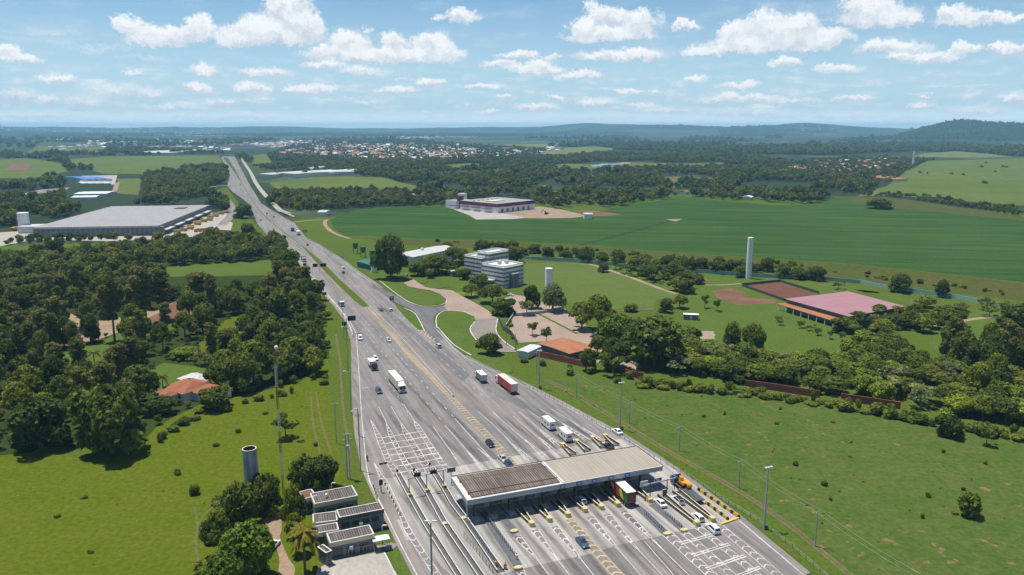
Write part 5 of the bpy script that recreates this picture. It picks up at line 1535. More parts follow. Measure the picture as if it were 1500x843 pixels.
for (px, pyb, pyt, w, h, lab) in [(304,273,264,11,6,'blue and white billboard before the dark trees by the highway'), (308.5,285,277.5,9,4.5,'grey billboard beside the slip road')]:
    x, y = G(px, pyb); z = HGT(px, pyb, pyt) - h / 2
    t = thing('billboard', lab, 'billboard', x, y, RAD(10))
    MB().box(-w / 2, w / 2, -.2, .2, z - h / 2, z + h / 2, 'slate').build('panel', t)
    MB().box(-w / 2 + .3, w / 2 - .3, -.23, -.203, z - h / 2 + .3, z + h * .1, 'signback').build('face', t)
    for s in (-.3, 0, .3): MB().tube([(s * w, .3, 0), (s * w, .3, z)], .18, 'darksteel').build('post', t)
for (px, pyb, pyt, lab) in [(475.5,437,428.5,'upper'),(470.5,427,422,'topmost'),(505,482,472,'lowest'),(446.5,393,386,'farthest')]:
    x, y = G(px, pyb); z = HGT(px, pyb, pyt)
    t = thing('sign_box', lab + ' small dark sign box on the grass along the left barrier', 'sign box', x, y, -AZ, 'small dark sign boxes along the left barrier')
    MB().box(-1.1, 1.1, -.3, .3, z - 1.5, z, 'black').build('cabinet', t)
    MB().tube([(0, 0, 0), (0, 0, z - 1.5)], .12, 'darksteel').build('post', t)

def lamp_pole(label, px, pyb, pyt, arm=(1.6, 0), px_t=None, group='street lamps along the left verge', two=False, r=.11, rz=0):
    x, y = G(px, pyb); z = HGT(px, pyb, pyt)
    t = thing('street_lamp', label, 'street lamp', x, y, rz, group)
    MB().tube([(0, 0, 0), (0, 0, z)], [r * 1.4, r], 'conc').build('pole', t)
    for s in ((1, -1) if two else (1,)):
        a_ = MB().tube([(0, 0, z - .2), (s * arm[0] * .5, arm[1] * .5, z + .12), (s * arm[0], arm[1], z + .15)], .06, 'steel').build('arm', t)
        MB().box(s * arm[0] - .45, s * arm[0] + .45, arm[1] - .2, arm[1] + .2, z + .12, z + .3, 'paleconc').build('lamp_head', a_)
    return t
lamp_pole('nearest concrete street lamp of the left verge, beside the dark two-lobed tree', 528.5, 691, 604, (-1.6, 0))
lamp_pole('street lamp of the left verge level with the dark blue car', 514.5, 607, 545, (-1.6, 0))
lamp_pole('street lamp of the left verge level with the white van', 510, 545, 480, (-1.5, 0))
lamp_pole('street lamp on the left verge by the black message board', 504, 497, 452, (-1.5, 0))
lamp_pole('short lamp post on the left road edge over the chevrons', 525.5, 640, 600, (-.5, 0))
lamp_pole('tall concrete lamp mast on the left express island at the bottom edge', 634, 905, 766, (.7, .2), two=True, r=.16, group=None)
def mast(label, px, pyb, pyt, group):
    x, y = G(px, pyb); z = HGT(px, pyb, pyt)
    t = thing('lamp_mast', label, 'lamp mast', x, y, -AZ, group)
    MB().tube([(0, 0, 0), (0, 0, z)], [.26, .15], 'conc', 10).build('pole', t)
    MB().box(-.9, .9, -.08, .08, z - .15, z, 'steel').build('cross_bar', t)
    for s in (-.75, 0, .75): MB().box(s - .25, s + .25, -.5, .1, z - .05, z + .2, 'signback').build('floodlight', t)
    MB().box(.3, 1.0, -.3, .4, 0, 1.0, 'darksteel').build('switch_box', t)
mast('tall concrete floodlight mast on the meadow nearest to the bottom right', 1119, 776, 685, 'floodlight masts along the right verge')
mast('tall concrete floodlight mast beside the white parked car', 908, 630, 561, 'floodlight masts along the right verge')
mast('tall concrete floodlight mast opposite the red trailer', 789.5, 570, 514, 'floodlight masts along the right verge')
POLES = [(1193.5,801,748,'utility pole nearest to the bottom right corner'), (1082,716,675,'utility pole between the two nearest floodlight masts'), (994.5,661,625,'utility pole behind the right end of the canopy'), (922,621,590,'utility pole left of the second floodlight mast'), (844.5,583,549,'utility pole right of the farthest floodlight mast'), (786,548,516,'utility pole in front of the grey gate house'), (742,507,478,'utility pole standing in the pink parking yard'), (755,512,489,'thin utility pole by the parking yard wall')]
tops = []
for px, pyb, pyt, lab in POLES:
    x, y = G(px, pyb); z = HGT(px, pyb, pyt)
    t = thing('utility_pole', lab, 'utility pole', x, y, -AZ, 'utility poles across the right meadow')
    MB().tube([(0, 0, 0), (0, 0, z)], [.17, .12], 'conc').build('pole', t)
    MB().box(-.9, .9, -.06, .06, z - .35, z - .22, 'conc').build('cross_arm', t)
    for s in (-.8, 0, .8): MB().tube([(s, 0, z - .22), (s, 0, z)], .05, 'darksteel').build('insulator', t)
    tops.append((x, y, z))
wr = MB()
ends = [(G(1340, 905)[0], G(1340, 905)[1], tops[0][2])] + tops[:6]
for i in range(len(ends) - 1):
    for s in (-.8, .8):
        a, b_ = Vector(ends[i]), Vector(ends[i + 1])
        o_ = Vector((math.cos(-AZ) * s, math.sin(-AZ) * s, 0))
        wr.tube([a + o_ + (b_ - a) * k / 8 - Vector((0, 0, 2.2 * (k / 8) * (1 - k / 8))) for k in range(9)], .018, 'steel', 4, False)
tag(wr.build('power_line'), 'thin power lines sagging between the utility poles on the right meadow', 'power line')
# poles of the left verge: transformer pole and its line
x, y = G(511, 702); z = HGT(511, 702, 636)
t = thing('utility_pole', 'utility pole with two transformers on the left verge below the shoulder', 'utility pole', x, y, -AZ)
for s in (-.35, .35): MB().tube([(s, 0, 0), (s, 0, z)], .16, 'conc').build('pole', t)
for zz in (z - .3, z - 1.6): MB().box(-1.2, 1.2, -.08, .08, zz, zz + .15, 'conc').build('cross_arm', t)
MB().tube([(0, -.5, z - 4.2), (0, -.5, z - 2.9)], .5, 'signback', 12).build('transformer', t)
x, y = G(493, 650); z = HGT(493, 650, 590)
t = thing('utility_pole', 'thin utility pole on the left verge beside the wheel tracks', 'utility pole', x, y, -AZ)
MB().tube([(0, 0, 0), (0, 0, z)], .13, 'conc').build('pole', t); MB().box(-1, 1, -.06, .06, z - .4, z - .28, 'conc').build('cross_arm', t)

# radio mast: red and white lattice
bx, by = G(415.5, 726); hm_ = HGT(415.5, 726, 500)
t = thing('radio_mast', 'tall thin red and white lattice radio mast in the left pasture', 'radio mast', bx, by, 0)
seg = 7
for k in range(seg):
    b = MB(); z0, z1 = hm_ * k / seg, hm_ * (k + 1) / seg
    m = 'rust' if k % 2 == 0 else 'paleconc'
    w = .3
    cs = [(w * math.cos(2.094 * i), w * math.sin(2.094 * i)) for i in range(3)]
    for c in cs: b.tube([(*c, z0), (*c, z1)], .045, m, 5)
    n = 7
    for j in range(n):
        za = z0 + (z1 - z0) * j / n; zb = z0 + (z1 - z0) * (j + 1) / n
        for i in range(3): b.tube([(*cs[i], za), (*cs[(i + 1) % 3], zb)], .025, m, 4)
        for i in range(3): b.tube([(*cs[i], za), (*cs[(i + 1) % 3], za)], .025, m, 4)
    b.build('mast_section', t)
MB().sphere((.5, 0, hm_ - 1.6), .5, 'white', 12, 8).build('beacon', t, smooth=True)
# water tanks
def tank(label, px, pyb, pyt, wpx, mat, open_top=False, name='water_tank'):
    x, y = G(px, pyb); z = HGT(px, pyb, pyt); r = wpx / 2 / F * DIST(x, y, z * .7)
    t = thing(name, label, 'water tank', x, y, 0)
    b = MB()
    n = 36
    b.tube([(0, 0, 0), (0, 0, z)], r, mat, n, False)
    if open_top:
        b.tube([(0, 0, z), (0, 0, z - 1.4)], r * .86, 'rust', n, False)
        for k in range(n):
            a0, a1 = 2 * math.pi * k / n, 2 * math.pi * (k + 1) / n
            b.quad((r * math.cos(a0), r * math.sin(a0), z), (r * math.cos(a1), r * math.sin(a1), z), (r * .86 * math.cos(a1), r * .86 * math.sin(a1), z), (r * .86 * math.cos(a0), r * .86 * math.sin(a0), z), 'paleconc')
        b.prism([(r * .9 * math.cos(2 * math.pi * k / n), r * .9 * math.sin(2 * math.pi * k / n)) for k in range(n)], z - 1.9, z - 1.4, 'rust')
    else:
        b.prism([(r * 1.0 * math.cos(2 * math.pi * k / n), r * math.sin(2 * math.pi * k / n)) for k in range(n)], z - .02, z + .12, mat)
    ob = b.build('shell', t); 
    ob.data.polygons.foreach_set('use_smooth', [abs(p.normal.z) < .3 for p in ob.data.polygons])
    l = MB()
    for s in (-.22, .22): l.tube([(r + .15, s, .4), (r + .15, s, z)], .03, 'steel', 4)
    for k in range(int(z / .6)): l.tube([(r + .15, -.22, .5 + k * .6), (r + .15, .22, .5 + k * .6)], .02, 'steel', 4)
    l.build('ladder', t)
    return t
M['tankgrey'] = m_ribbed('stained_tank_concrete', (0.4, 0.42, 0.43), (0.52, 0.535, 0.54), 'X', 1.3, 0.8, 0.45)
tank('tall grey concrete water tank with open rusty top beside the toll office trees', 371.5, 745, 657, 20.5, 'tankgrey', True)
tank('tall slender white water tower in front of the soya field', 1096, 408.5, 348.5, 8.2, 'white')
MB()
tank('white cylindrical water tank rising from the trees beside the office block', 803.5, 440, 393.5, 10.5, 'white')
tank('white round tank at the left end of the large warehouse', 36.5, 339, 312, 15, 'white')
tank('small white water tower beyond the village on the right', 1337, 245, 222, 2.6, 'white')
MB()
# hazard posts
for k in range(8):
    px, py = lerp((564.5,713), (586,757), k / 7)
    x, y = G(px, py)
    t = thing('hazard_post', 'yellow and black hazard post number along the left chevrons', 'hazard post', x, y, 0, 'row of yellow and black hazard posts')
    t['label'] = 'short yellow and black hazard post in the row along the left chevrons'
    MB().box(-.16, .16, -.08, .08, RDZ, RDZ + .5, 'hiyellow').box(-.16, .16, -.08, .08, RDZ + .5, RDZ + .75, 'black').box(-.16, .16, -.08, .08, RDZ + .75, RDZ + 1.05, 'hiyellow').build('post', t)
for k in range(4):
    px, py = lerp((547,716), (552.5,731), k / 3)
    x, y = G(px, py)
    t = thing('kerb_post', 'yellow kerb post at the grass edge beside the office', 'hazard post', x, y, 0, 'yellow kerb posts at the grass edge')
    MB().box(-.14, .14, -.14, .14, .2, .75, 'hiyellow').box(-.14, .14, -.14, .14, .75, 1.0, 'black').build('post', t)
def striped(label, a, b_):
    p, q = G(*a), G(*b_); ln = math.dist(p, q)
    t = thing('striped_barrier', label, 'barrier', p[0], p[1], math.atan2(q[1] - p[1], q[0] - p[0]) - math.pi / 2)
    MB().hexa([(-.3, 0, ZR), (.3, 0, ZR), (.3, ln, ZR), (-.3, ln, ZR)], [(-.16, 0, ZR + .75), (.16, 0, ZR + .75), (.16, ln, ZR + .75), (-.16, ln, ZR + .75)], 'ystripe').build('wall', t)
striped('yellow and black striped barrier on the outer edge beside the meadow', (1083, 761), (1022, 719))
striped('yellow and black striped barrier inside the right lane next to the flatbed truck', (1067, 764), (1034, 739))
p, q = G(1056, 770), G(1082, 761)
t = thing('end_kerb', 'yellow painted kerb closing the right lane', 'kerb', p[0], p[1], math.atan2(q[1] - p[1], q[0] - p[0]))
MB().box(0, math.dist(p, q), -.25, .25, ZR, ZR + .3, 'hiyellow').build('kerb', t)
# drums, posts and rails on islands
DR = [(740,835,'orange drum at the end of the second express island'), (727,832,'orange and white drum left of the bottom island end'), (757,822,'red drum beside the low cream nose'), (888,651,'red drum behind the canopy left of the dark pickup'), (880,652,'cream drum behind the canopy'), (828,661,'small red post behind the nearer motorhome')]
for px, py, lab in DR:
    x, y = G(px, py)
    t = thing('drum', lab, 'drum', x, y, 0, None, ZR + .2)
    m = 'cream' if 'cream' in lab else ('redpaint' if 'red' in lab else 'orange')
    MB().tube([(0, 0, 0), (0, 0, .45)], .36, m, 12).tube([(0, 0, .45), (0, 0, .62)], .365, 'white', 12).tube([(0, 0, .62), (0, 0, 1.1)], .36, m, 12).build('drum_body', t)
    MB().tube([(0, 0, 1.1), (0, 0, 1.5)], .08, 'black', 6).build('lamp', t)
def rail_fence(label, a, b_, n, mat, group=None, h=1.1, z=ZR + .2):
    p, q = G(*a), G(*b_); ln = math.dist(p, q)
    t = thing('railing', label, 'railing', p[0], p[1], math.atan2(q[1] - p[1], q[0] - p[0]), group, z)
    for k in range(n): MB().tube([(ln * k / (n - 1), 0, 0), (ln * k / (n - 1), 0, h)], .06, mat, 6).build('post', t)
    MB().tube([(0, 0, h - .05), (ln, 0, h - .05)], .05, mat, 6).build('rail', t)
    return t
rail_fence('blue grey railing on the dark island under the brown roof end', (714,764), (757,822), 16, 'slate', None, 1.2)
rail_fence('grey railing along the third express island', (684,768), (733,838), 16, 'slate', None, 1.2)
rail_fence('dark railing along the near part of the second express island', (680,790), (722,842), 10, 'darksteel', None, 1.2)
rail_fence('grey railing on the island right of the colourful truck', (944,755), (972,782), 10, 'darksteel', None, 1.0)
rail_fence('dark railing on the island beside the first white car', (975,756), (998,776), 8, 'darksteel', None, 1.0)
# fence line of the right meadow
fp = [G(*q) for q in [(770,567),(830,597),(905,640),(960,675),(1000,694),(1060,735),(1110,765),(1160,803),(1200,838),(1260,890)]]
ft_ = thing('wire_fence', 'thin wire fence with wooden posts along the right verge', 'fence', *fp[0])
T = sum(math.dist(fp[i], fp[i + 1]) for i in range(len(fp) - 1)); nP = 60
pp = [along(fp, k / (nP - 1)) for k in range(nP)]
for x, y in pp: MB().tube([(x - fp[0][0], y - fp[0][1], 0), (x - fp[0][0], y - fp[0][1], 1.2)], .06, 'bark', 5).build('post', ft_)
wv = MB()
for zz in (.5, .9, 1.15): wv.tube([(x - fp[0][0], y - fp[0][1], zz) for x, y in pp], .012, 'steel', 3, False)
wv.build('wire', ft_)
# ------------------------------------------------------------------ buildings
def frame_of(A, B):
    """origin A, local x along A->B"""
    return A[0], A[1], math.atan2(B[1] - A[1], B[0] - A[0])
def to_loc(p, fr):
    c, s = math.cos(-fr[2]), math.sin(-fr[2])
    x, y = p[0] - fr[0], p[1] - fr[1]
    return x * c - y * s, x * s + y * c
def footprint(roof_px, z):
    """two near corners and one far corner picked at roof height -> frame, width, depth"""
    a, b_, c = [G(*p, z) for p in roof_px]
    fr = frame_of(a, b_)
    W = math.dist(a, b_); d = to_loc(c, fr)[1]
    return fr, W, d
def bthing(name, label, fr, cat='building', group=None):
    return thing(name, label, cat, fr[0], fr[1], fr[2], group)

# --- large pale warehouse on the left
fr, W, D = footprint([(48,334), (232,331), (296,301)], 8.5)
D = max(D, 100)
print('warehouse', W, D)
t = bthing('warehouse', 'very large pale roofed grey warehouse at the far left', fr)
MB().box(0, W, 0, D, 0, 8.2, 'whwall').build('wall', t)
MB().hexa([(-.4, -.4, 8.2), (W + .4, -.4, 8.2), (W + .4, D + .4, 8.2), (-.4, D + .4, 8.2)], [(-.4, -.4, 8.7), (W + .4, -.4, 8.7), (W * .55, D * .5, 10.2), (-.4, D + .4, 8.7)][:2] + [(W + .4, D + .4, 8.7), (-.4, D + .4, 8.7)], 'whroof').build('roof', t)
MB().box(W * .74, W * .84, D * .78, D * .86, 8.71, 9.3, 'rust').build('roof_hatch', t)
MB().box(-.3, W + .3, -.35, -.02, 7.4, 8.3, 'signback').build('eaves_band', t)
for k in range(5):
    y = 6 + k * (D - 12) / 5
    MB().box(W + .41, W + 5.5, y, y + (D - 12) / 5 * .72, 3.8, 4.3, 'whiteroof').build('dock_canopy', t)
    MB().box(W + .01, W + .06, y + 1, y + (D - 12) / 5 * .7, .8, 3.7, 'darksteel').build('dock_door', t)
MB().box(W + .05, W + 3.5, .5, 5, 0, 7.6, 'whwall', 'whroof').build('end_block', t)
MB().box(-26, -.5, 30, 50, 0, 6, 'offwhite', 'whiteroof').build('annex', t)
WFR, WW, WD = fr, W, D
def wloc(x, y):
    c, s = math.cos(fr[2]), math.sin(fr[2])
    return WFR[0] + x * math.cos(WFR[2]) - y * math.sin(WFR[2]), WFR[1] + x * math.sin(WFR[2]) + y * math.cos(WFR[2])
tr0 = None
M['trailer_yellow'] = m_plain('tan_yellow_paint', (0.5, 0.3, 0.075), .6, .2)
def trailer_yellow(x, y, rz):
    global tr0
    if tr0 is None:
        tr0 = thing('parked_trailer', 'yellow container trailer parked by the loading docks of the large warehouse', 'trailer', x, y, rz, 'yellow trailers at the warehouse docks')
        MB().box(-1.2, 1.2, -3, 3, .9, 3.1, 'trailer_yellow').build('box', tr0)
        MB().box(-.4, .4, -2.8, 3, .5, .88, 'darksteel').build('chassis', tr0)
        for yy in (-2.3, -1.2): MB().wheel(-1.15, 1.15, yy, .45, .45, 'rubber', 10).build('wheel', tr0)
        return tr0
    return dup(tr0, x, y, rz)
k = 0
for i in range(15):
    if i in (4, 9): continue
    x, y = wloc(W + 11 + (i % 3) * 1.7 + (i % 5), 14 + i * (D - 22) / 14)
    trailer_yellow(x, y, fr[2] + RAD(90) + (i % 4) * .04)
for i in range(4):
    x, y = wloc(W + 26 + i * 3.2, 20 + i * 2)
    trailer_yellow(x, y, fr[2])
for i, (px, py) in enumerate([(20,338.5),(25,337),(31,337.5)]):
    x, y = G(px, py); q = dup(tr0, x, y, RAD(80 + 20 * i), 'yellow container trailer parked left of the white round tank', 'yellow trailers by the white tank')
sheet('loading_yard', [(-60,346),(0,341),(48,338),(52,350),(30,356),(0,361),(-60,366)], 'yard', 0.12, zone='open')
sheet('loading_yard', [(231,346),(240,340),(285,320),(302,312),(336,313),(331,326),(300,340),(272,352),(240,356),(48,351),(48,346.5)], 'yard', 0.12, zone='open')
sheet('loading_yard', [(316,330),(330,322),(341,327),(338,338),(322,337)], 'yard', 0.13, zone='open')
ZONES.setdefault('open', []).append([wloc(-30, -2), wloc(W + 12, -2), wloc(W + 12, D + 4), wloc(-30, D + 4)])

def gable(name, label, roof_px, h, rise, wallm, roofm, cat='building', group=None, ridge='x', over=.5):
    fr, W, D = footprint(roof_px, h)
    t = bthing(name, label, fr, cat, group)
    MB().box(0, W, 0, D, 0, h, wallm).build('wall', t)
    r = MB()
    if ridge == 'x':
        vs = [(-over, -over, h), (W + over, -over, h), (W + over, D + over, h), (-over, D + over, h), (-over, D / 2, h + rise), (W + over, D / 2, h + rise)]
        r.add(vs, [(0, 1, 5, 4), (2, 3, 4, 5), (0, 4, 3), (1, 2, 5), (3, 2, 1, 0)], roofm)
    else:
        vs = [(-over, -over, h), (W + over, -over, h), (W + over, D + over, h), (-over, D + over, h), (W / 2, -over, h + rise), (W / 2, D + over, h + rise)]
        r.add(vs, [(1, 2, 5, 4), (3, 0, 4, 5), (0, 1, 4), (2, 3, 5), (3, 2, 1, 0)], roofm)
    r.build('roof', t)
    ZONES.setdefault('open', []).append([G(*roof_px[0], h), G(*roof_px[1], h), G(*roof_px[2], h)])
    return t, fr, W, D

# --- white hall behind the office
t, fr, W, D = gable('white_hall', 'long white roofed hall behind trees near the office block', [(604,377), (668,364), (664,356)], 7.5, 1.4, 'offwhite', 'whiteroof', ridge='x')
MB().box(W * .42, W * .46, D * .5 - .8, D * .5 + .8, 8.0, 10.2, 'white').build('roof_vent', t)
MB().box(-.06, -.01, D * .2, D * .8, .2, 4.5, 'darksteel').build('gate', t)
# --- office block of banded glass: three joined masses and an entrance hall
def banded(t, fr0, corners, z0, z1, floors, name):
    """block with white spandrel bands and blue glass strips; corners = loc rect x0,x1,y0,y1"""
    x0, x1, y0, y1 = corners
    b = MB().box(x0 + .12, x1 - .12, y0 + .12, y1 - .12, z0, z1 - .1, 'bluewin').build('glazing', t)
    fh = (z1 - z0) / floors
    w = MB()
    for k in range(floors + 1):
        za = z0 + k * fh - (.25 if k else 0); zb = z0 + k * fh + fh * (.42 if k < floors else .08)
        w.box(x0, x1, y0, y1, max(z0, za), min(zb, z1 + .5), 'offwhite')
    w.build('spandrel_bands', t)
    m = MB()
    n = max(3, int((x1 - x0) / 2.4))
    for k in range(n + 1):
        x = x0 + .1 + (x1 - x0 - .2) * k / n
        m.box(x - .06, x + .06, y0 + .05, y0 + .13, z0, z1, 'signback')
    n = max(3, int((y1 - y0) / 2.4))
    for k in range(n + 1):
        y = y0 + .1 + (y1 - y0 - .2) * k / n
        m.box(x0 + .05, x0 + .13, y - .06, y + .06, z0, z1, 'signback').box(x1 - .13, x1 - .05, y - .06, y + .06, z0, z1, 'signback')
    m.build('mullions', t)
    r = MB()
    for (xa, xb, ya, yb) in ((x0, x1, y0, y0 + .3), (x0, x1, y1 - .3, y1), (x0, x0 + .3, y0 + .3, y1 - .3), (x1 - .3, x1, y0 + .3, y1 - .3)):
        r.box(xa, xb, ya, yb, z1 + .5, z1 + 1.2, 'white')
    r.build('parapet', t)
cz = HGT(737, 423, 390.5)
a, b_, c = G(737,423), G(767,416.5), G(717.5,414.5)
fr = frame_of(a, b_)
Wc = math.dist(a, b_); Dc = max(12, to_loc(c, fr)[1]); 
print('office', Wc, Dc, cz, to_loc(c, fr))
t = bthing('office_block', 'white and blue banded glass office block of three joined towers', fr, 'office block')
skx = to_loc(c, fr)[0]
banded(t, fr, (0, Wc, 0, Dc), 0, cz - 1.2, 5, 'front')
q = to_loc(G(704.7, 377, cz + .5), fr)
A0 = q
banded(t, fr, (q[0], q[0] + 12.5, q[1], q[1] + 15), 0, cz - .6, 5, 'left')
qb = to_loc(G(716, 371, cz + 3), fr)
banded(t, fr, (qb[0] + .02, qb[0] + 18, max(Dc + .05, qb[1] + .02), max(Dc, qb[1]) + 10), 0, cz + 2.2, 6, 'back')
qp = to_loc(G(686, 408, 4.2), fr); qq = to_loc(G(718, 399, 4.2), fr)
MB().box(qp[0], -.05, Dc * .38, Dc * .38 + 9, 3.4, 4.4, 'white', 'whiteroof').box(qp[0] + .5, -.3, Dc * .38 + .6, Dc * .38 + 8.4, 0, 3.38, 'slate').build('entrance_hall', t)
for (x, y) in ((Wc * .45, Dc * .6), (Wc * .7, Dc * .5), (q[0] + 6, q[1] + 8)):
    MB().box(x - 1.2, x + 1.2, y - .9, y + .9, cz - .6, cz + 1.2, 'signback').build('roof_unit', t)
MB().box(Wc * .3, Wc * .62, -2.5, -.03, 0, cz * .62, 'whwall', 'whiteroof').build('side_annex', t)
MB().tube([(Wc * .1, Dc * .8, cz - .6), (Wc * .1, Dc * .8, cz + 5)], .08, 'steel').build('antenna', t)
g1, fr1, W1, D1 = gable('gate_lodge', 'small grey flat roofed lodge left of the office entrance hall', [(661,397.5), (674,396.5), (676,394.5)], 3.6, .4, 'signback', 'whiteroof')
MB().box(W1 * .15, W1 * .85, -.05, -.01, 1.1, 2.6, 'glass').build('window', g1)
# --- factory with purple band
ph = HGT(728.5, 310.5, 297)
fr, W, D = footprint([(728.5,299), (783,293.5), (757,286.3)], ph)
print('factory', W, D, ph)
D = max(60, min(D, 150))
t = bthing('factory', 'factory with purple and navy bands above white walls in the soya field', fr)
MB().box(0, W, 0, D, 0, ph * .62, 'white').build('wall', t)
MB().box(-.2, W * .77, -.2, D + .2, ph * .62, ph, 'purple', 'whroof').build('cladding_band', t)
MB().box(W * .77 + .05, W + .2, -.2, D + .2, ph * .62, ph, 'navy', 'whroof').build('cladding_band', t)
MB().box(W * .2, W * .5, D * .3, D * .5, ph + .01, ph + 1, 'cream').build('skylight', t)
for kx in range(6): MB().box(W * (.08 + .12 * kx), W * (.08 + .12 * kx) + 2, D * .7, D * .7 + 2, ph + .01, ph + 1.1, 'signback').build('roof_vent', t)
for k in range(4): MB().box(-4, -.25, 8 + k * 18, 20 + k * 18, 4, 4.5, 'purple').build('dock_canopy', t)
for k in range(6): MB().box(W * (.1 + .14 * k), W * (.1 + .14 * k) + 3.5, -.06, -.01, .2, 4.5, 'whwall').build('door', t)
fr2, W2, D2 = footprint([(668,295), (694,293), (696,290)], 9)
t = bthing('factory_office', 'white block with purple tower beside the factory', fr2)
MB().box(0, W2, 0, D2, 0, 9, 'white', 'whroof').build('wall', t)
MB().box(4, 9.5, -2, 4, 0, 15, 'purple').build('tower', t)
for k in range(4): MB().box(12 + k * 5, 15 + k * 5, -.06, -.01, 2, 6, 'bluewin').build('window', t)
MB().box(W2 - 2, W2 + 6, D2, D2 + 8, 0, 15, 'offwhite').build('stair_tower', t)
sheet('factory_yard', [(656,304),(668,303),(730,297),(800,306),(775,319),(750,321.5),(697,322),(688,316)], 'yard', 0.14, zone='open')
sheet('bare_earth', [(735,313),(765,306),(790,303),(816,306),(855,315),(870,316),(840,319.5),(800,320.5),(776,320.5)], 'dirt', 0.16, zone='open')
sheet('bare_earth', [(840,309),(862,308.5),(900,312.5),(912,315.5),(885,317),(868,317),(850,312)], 'reddirt', 0.17, zone='open')
sheet('bare_earth', [(975,322),(1000,321),(990,325)], 'dirt', 0.16)
strip('field_track', [(850,360),(880,352),(930,339),(978,325),(985,322.5)], 1.8, 'soytrack', 0.15)
strip('field_track', [(912,315.5),(940,318),(985,322),(1040,316),(1110,312)], 1.2, 'soytrack', 0.15)
for i, (px, py) in enumerate([(702,307.5),(712,310)]):
    x, y = G(px, py)
    tq = thing('parked_trailer', ['white trailer backed against the factory docks', 'white trailer parked nearest to the front corner of the factory'][i], 'trailer', x, y, RAD(40))
    MB().box(-1.3, 1.3, -7, 7, 1.1, 4, 'boxwhite').build('box', tq)
    for yy in (-5, -3.8): MB().wheel(-1.2, 1.2, yy, .5, .5, 'rubber', 10).build('wheel', tq)
gable('white_shed', 'small white shed beside red earth right of the factory', [(856,314), (868,314), (868,312)], 5, .6, 'white', 'whiteroof')
x, y = G(800, 314.5)
t = thing('excavator', 'red brown excavator on bare earth right of the factory', 'excavator', x, y, RAD(60))
for s in (-1, 1): MB().box(s * 1.1 - .3, s * 1.1 + .3, -2, 2, .16, 1, 'rubber').build('track', t)
MB().box(-1.3, 1.3, -2, 1, 1.02, 2.3, 'rust').build('body', t)
MB().box(-1.2, -.1, 0, 1.2, 2.32, 3.6, 'rust').build('cabin', t)
MB().tube([(.6, 1, 2.2), (.6, 4, 5), (.6, 6.5, 2)], .3, 'rust').build('boom', t)
# --- clubhouse with pink roof and orange veranda, courts
ch = 6.5
fr, W, D = footprint([(1149.5,438), (1246,464.5), (1326,449)], ch)
print('club', W, D)
a, b_, c, d = G(1149.5,438,ch), G(1244,464,ch), G(1326,449,ch), G(1242,427,ch)
t = bthing('clubhouse', 'wide clubhouse with flat pink roof and orange tiled veranda', fr)
la, lb, lc, ld = [to_loc(p, fr) for p in (a, b_, c, d)]
MB().prism([la, lb, lc, ld], ch - .5, ch, 'darksteel', 'pinkroof').build('roof', t)
cen = ((la[0] + lc[0]) / 2, (la[1] + lc[1]) / 2)
MB().prism([lerp(p, cen, .05) for p in (la, lb, lc, ld)], 0, ch - .51, 'slate').build('wall', t)
v1, v2 = to_loc(G(1137,445,3.2), fr), to_loc(G(1242,477,3.2), fr)
u1, u2 = lerp(la, cen, .03), lerp(lb, cen, .03)
MB().hexa([(*v1, 3.0), (*v2, 3.0), (*u2, 4.3), (*u1, 4.3)], [(*v1, 3.25), (*v2, 3.25), (*u2, 4.6), (*u1, 4.6)], 'orangetile').build('veranda_roof', t)
for k in range(9):
    x, y = lerp(v1, v2, (k + .3) / 9)
    MB().box(x - .15, x + .15, y + .2, y + .5, 0, 3.0, 'white').build('column', t)
ZONES.setdefault('open', []).append([a, b_, c, d])
sheet('clay_court', [(1093,419.5),(1142,414.5),(1196,431),(1149,440)], 'clay', 0.17, zone='open')
rf = [G(*q) for q in [(1087,419.5),(1142,413),(1200,431)]]
def fence_run(name, label, px, h, mat, posts, cat='fence', wallh=None, thick=.06):
    pts = [G(*q) for q in px]
    t = thing(name, label, cat, *pts[0])
    loc = [(x - pts[0][0], y - pts[0][1]) for x, y in pts]
    q, r = strip_pts(loc, thick)
    b = MB()
    for i in range(len(loc) - 1):
        b.hexa([(*q[i], 0), (*r[i], 0), (*r[i+1], 0), (*q[i+1], 0)], [(*q[i], h), (*r[i], h), (*r[i+1], h), (*q[i+1], h)], mat)
    b.build('panel', t)
    for k in range(posts):
        x, y = along(loc, k / (posts - 1))
        MB().box(x - .1, x + .1, y - .1, y + .1, 0, h + .12, 'darksteel' if mat != 'brick' else 'brick').build('post', t)
    return t
fence_run('court_fence', 'dark low fence along the near edge of the red clay court', [(1087,420),(1148,441.5),(1160,443)], 1.6, 'darksteel', 10)
fence_run('court_fence', 'dark low fence along the back edge of the red clay court', [(1087,419.2),(1142,413.5),(1199,431)], 1.6, 'darksteel', 14)
sheet('sports_court', [(1446,520),(1475,512),(1530,506),(1540,522),(1500,533),(1470,529)], 'teal', 0.17, zone='open')
sheet('sports_court', [(1468,519),(1487,513),(1530,509),(1538,520),(1490,528),(1476,526)], 'bluecourt', 0.19)
fence_run('boundary_wall', 'long pale green boundary wall behind the clubhouse and sports field', [(740,376),(780,381),(840,384),(900,390),(960,396),(1040,401),(1098,406),(1180,409),(1260,416),(1300,424),(1345,430),(1400,438),(1440,446),(1500,456),(1600,470)], 2.4, 'teal', 60, 'wall', thick=.25)
x, y = G(1012, 468.5)
t = thing('container_hut', 'small white roofed container hut on the lawn below the dirt path', 'hut', x, y, RAD(-12))
MB().box(-3.6, 3.6, -1.4, 1.4, .1, 2.7, 'slate', 'white').build('body', t)
MB().box(-3.7, 3.7, -1.5, 1.5, 2.7, 2.85, 'white').build('roof', t)
MB().box(-.5, .5, -1.44, -1.405, .3, 2.2, 'offwhite').build('door', t)
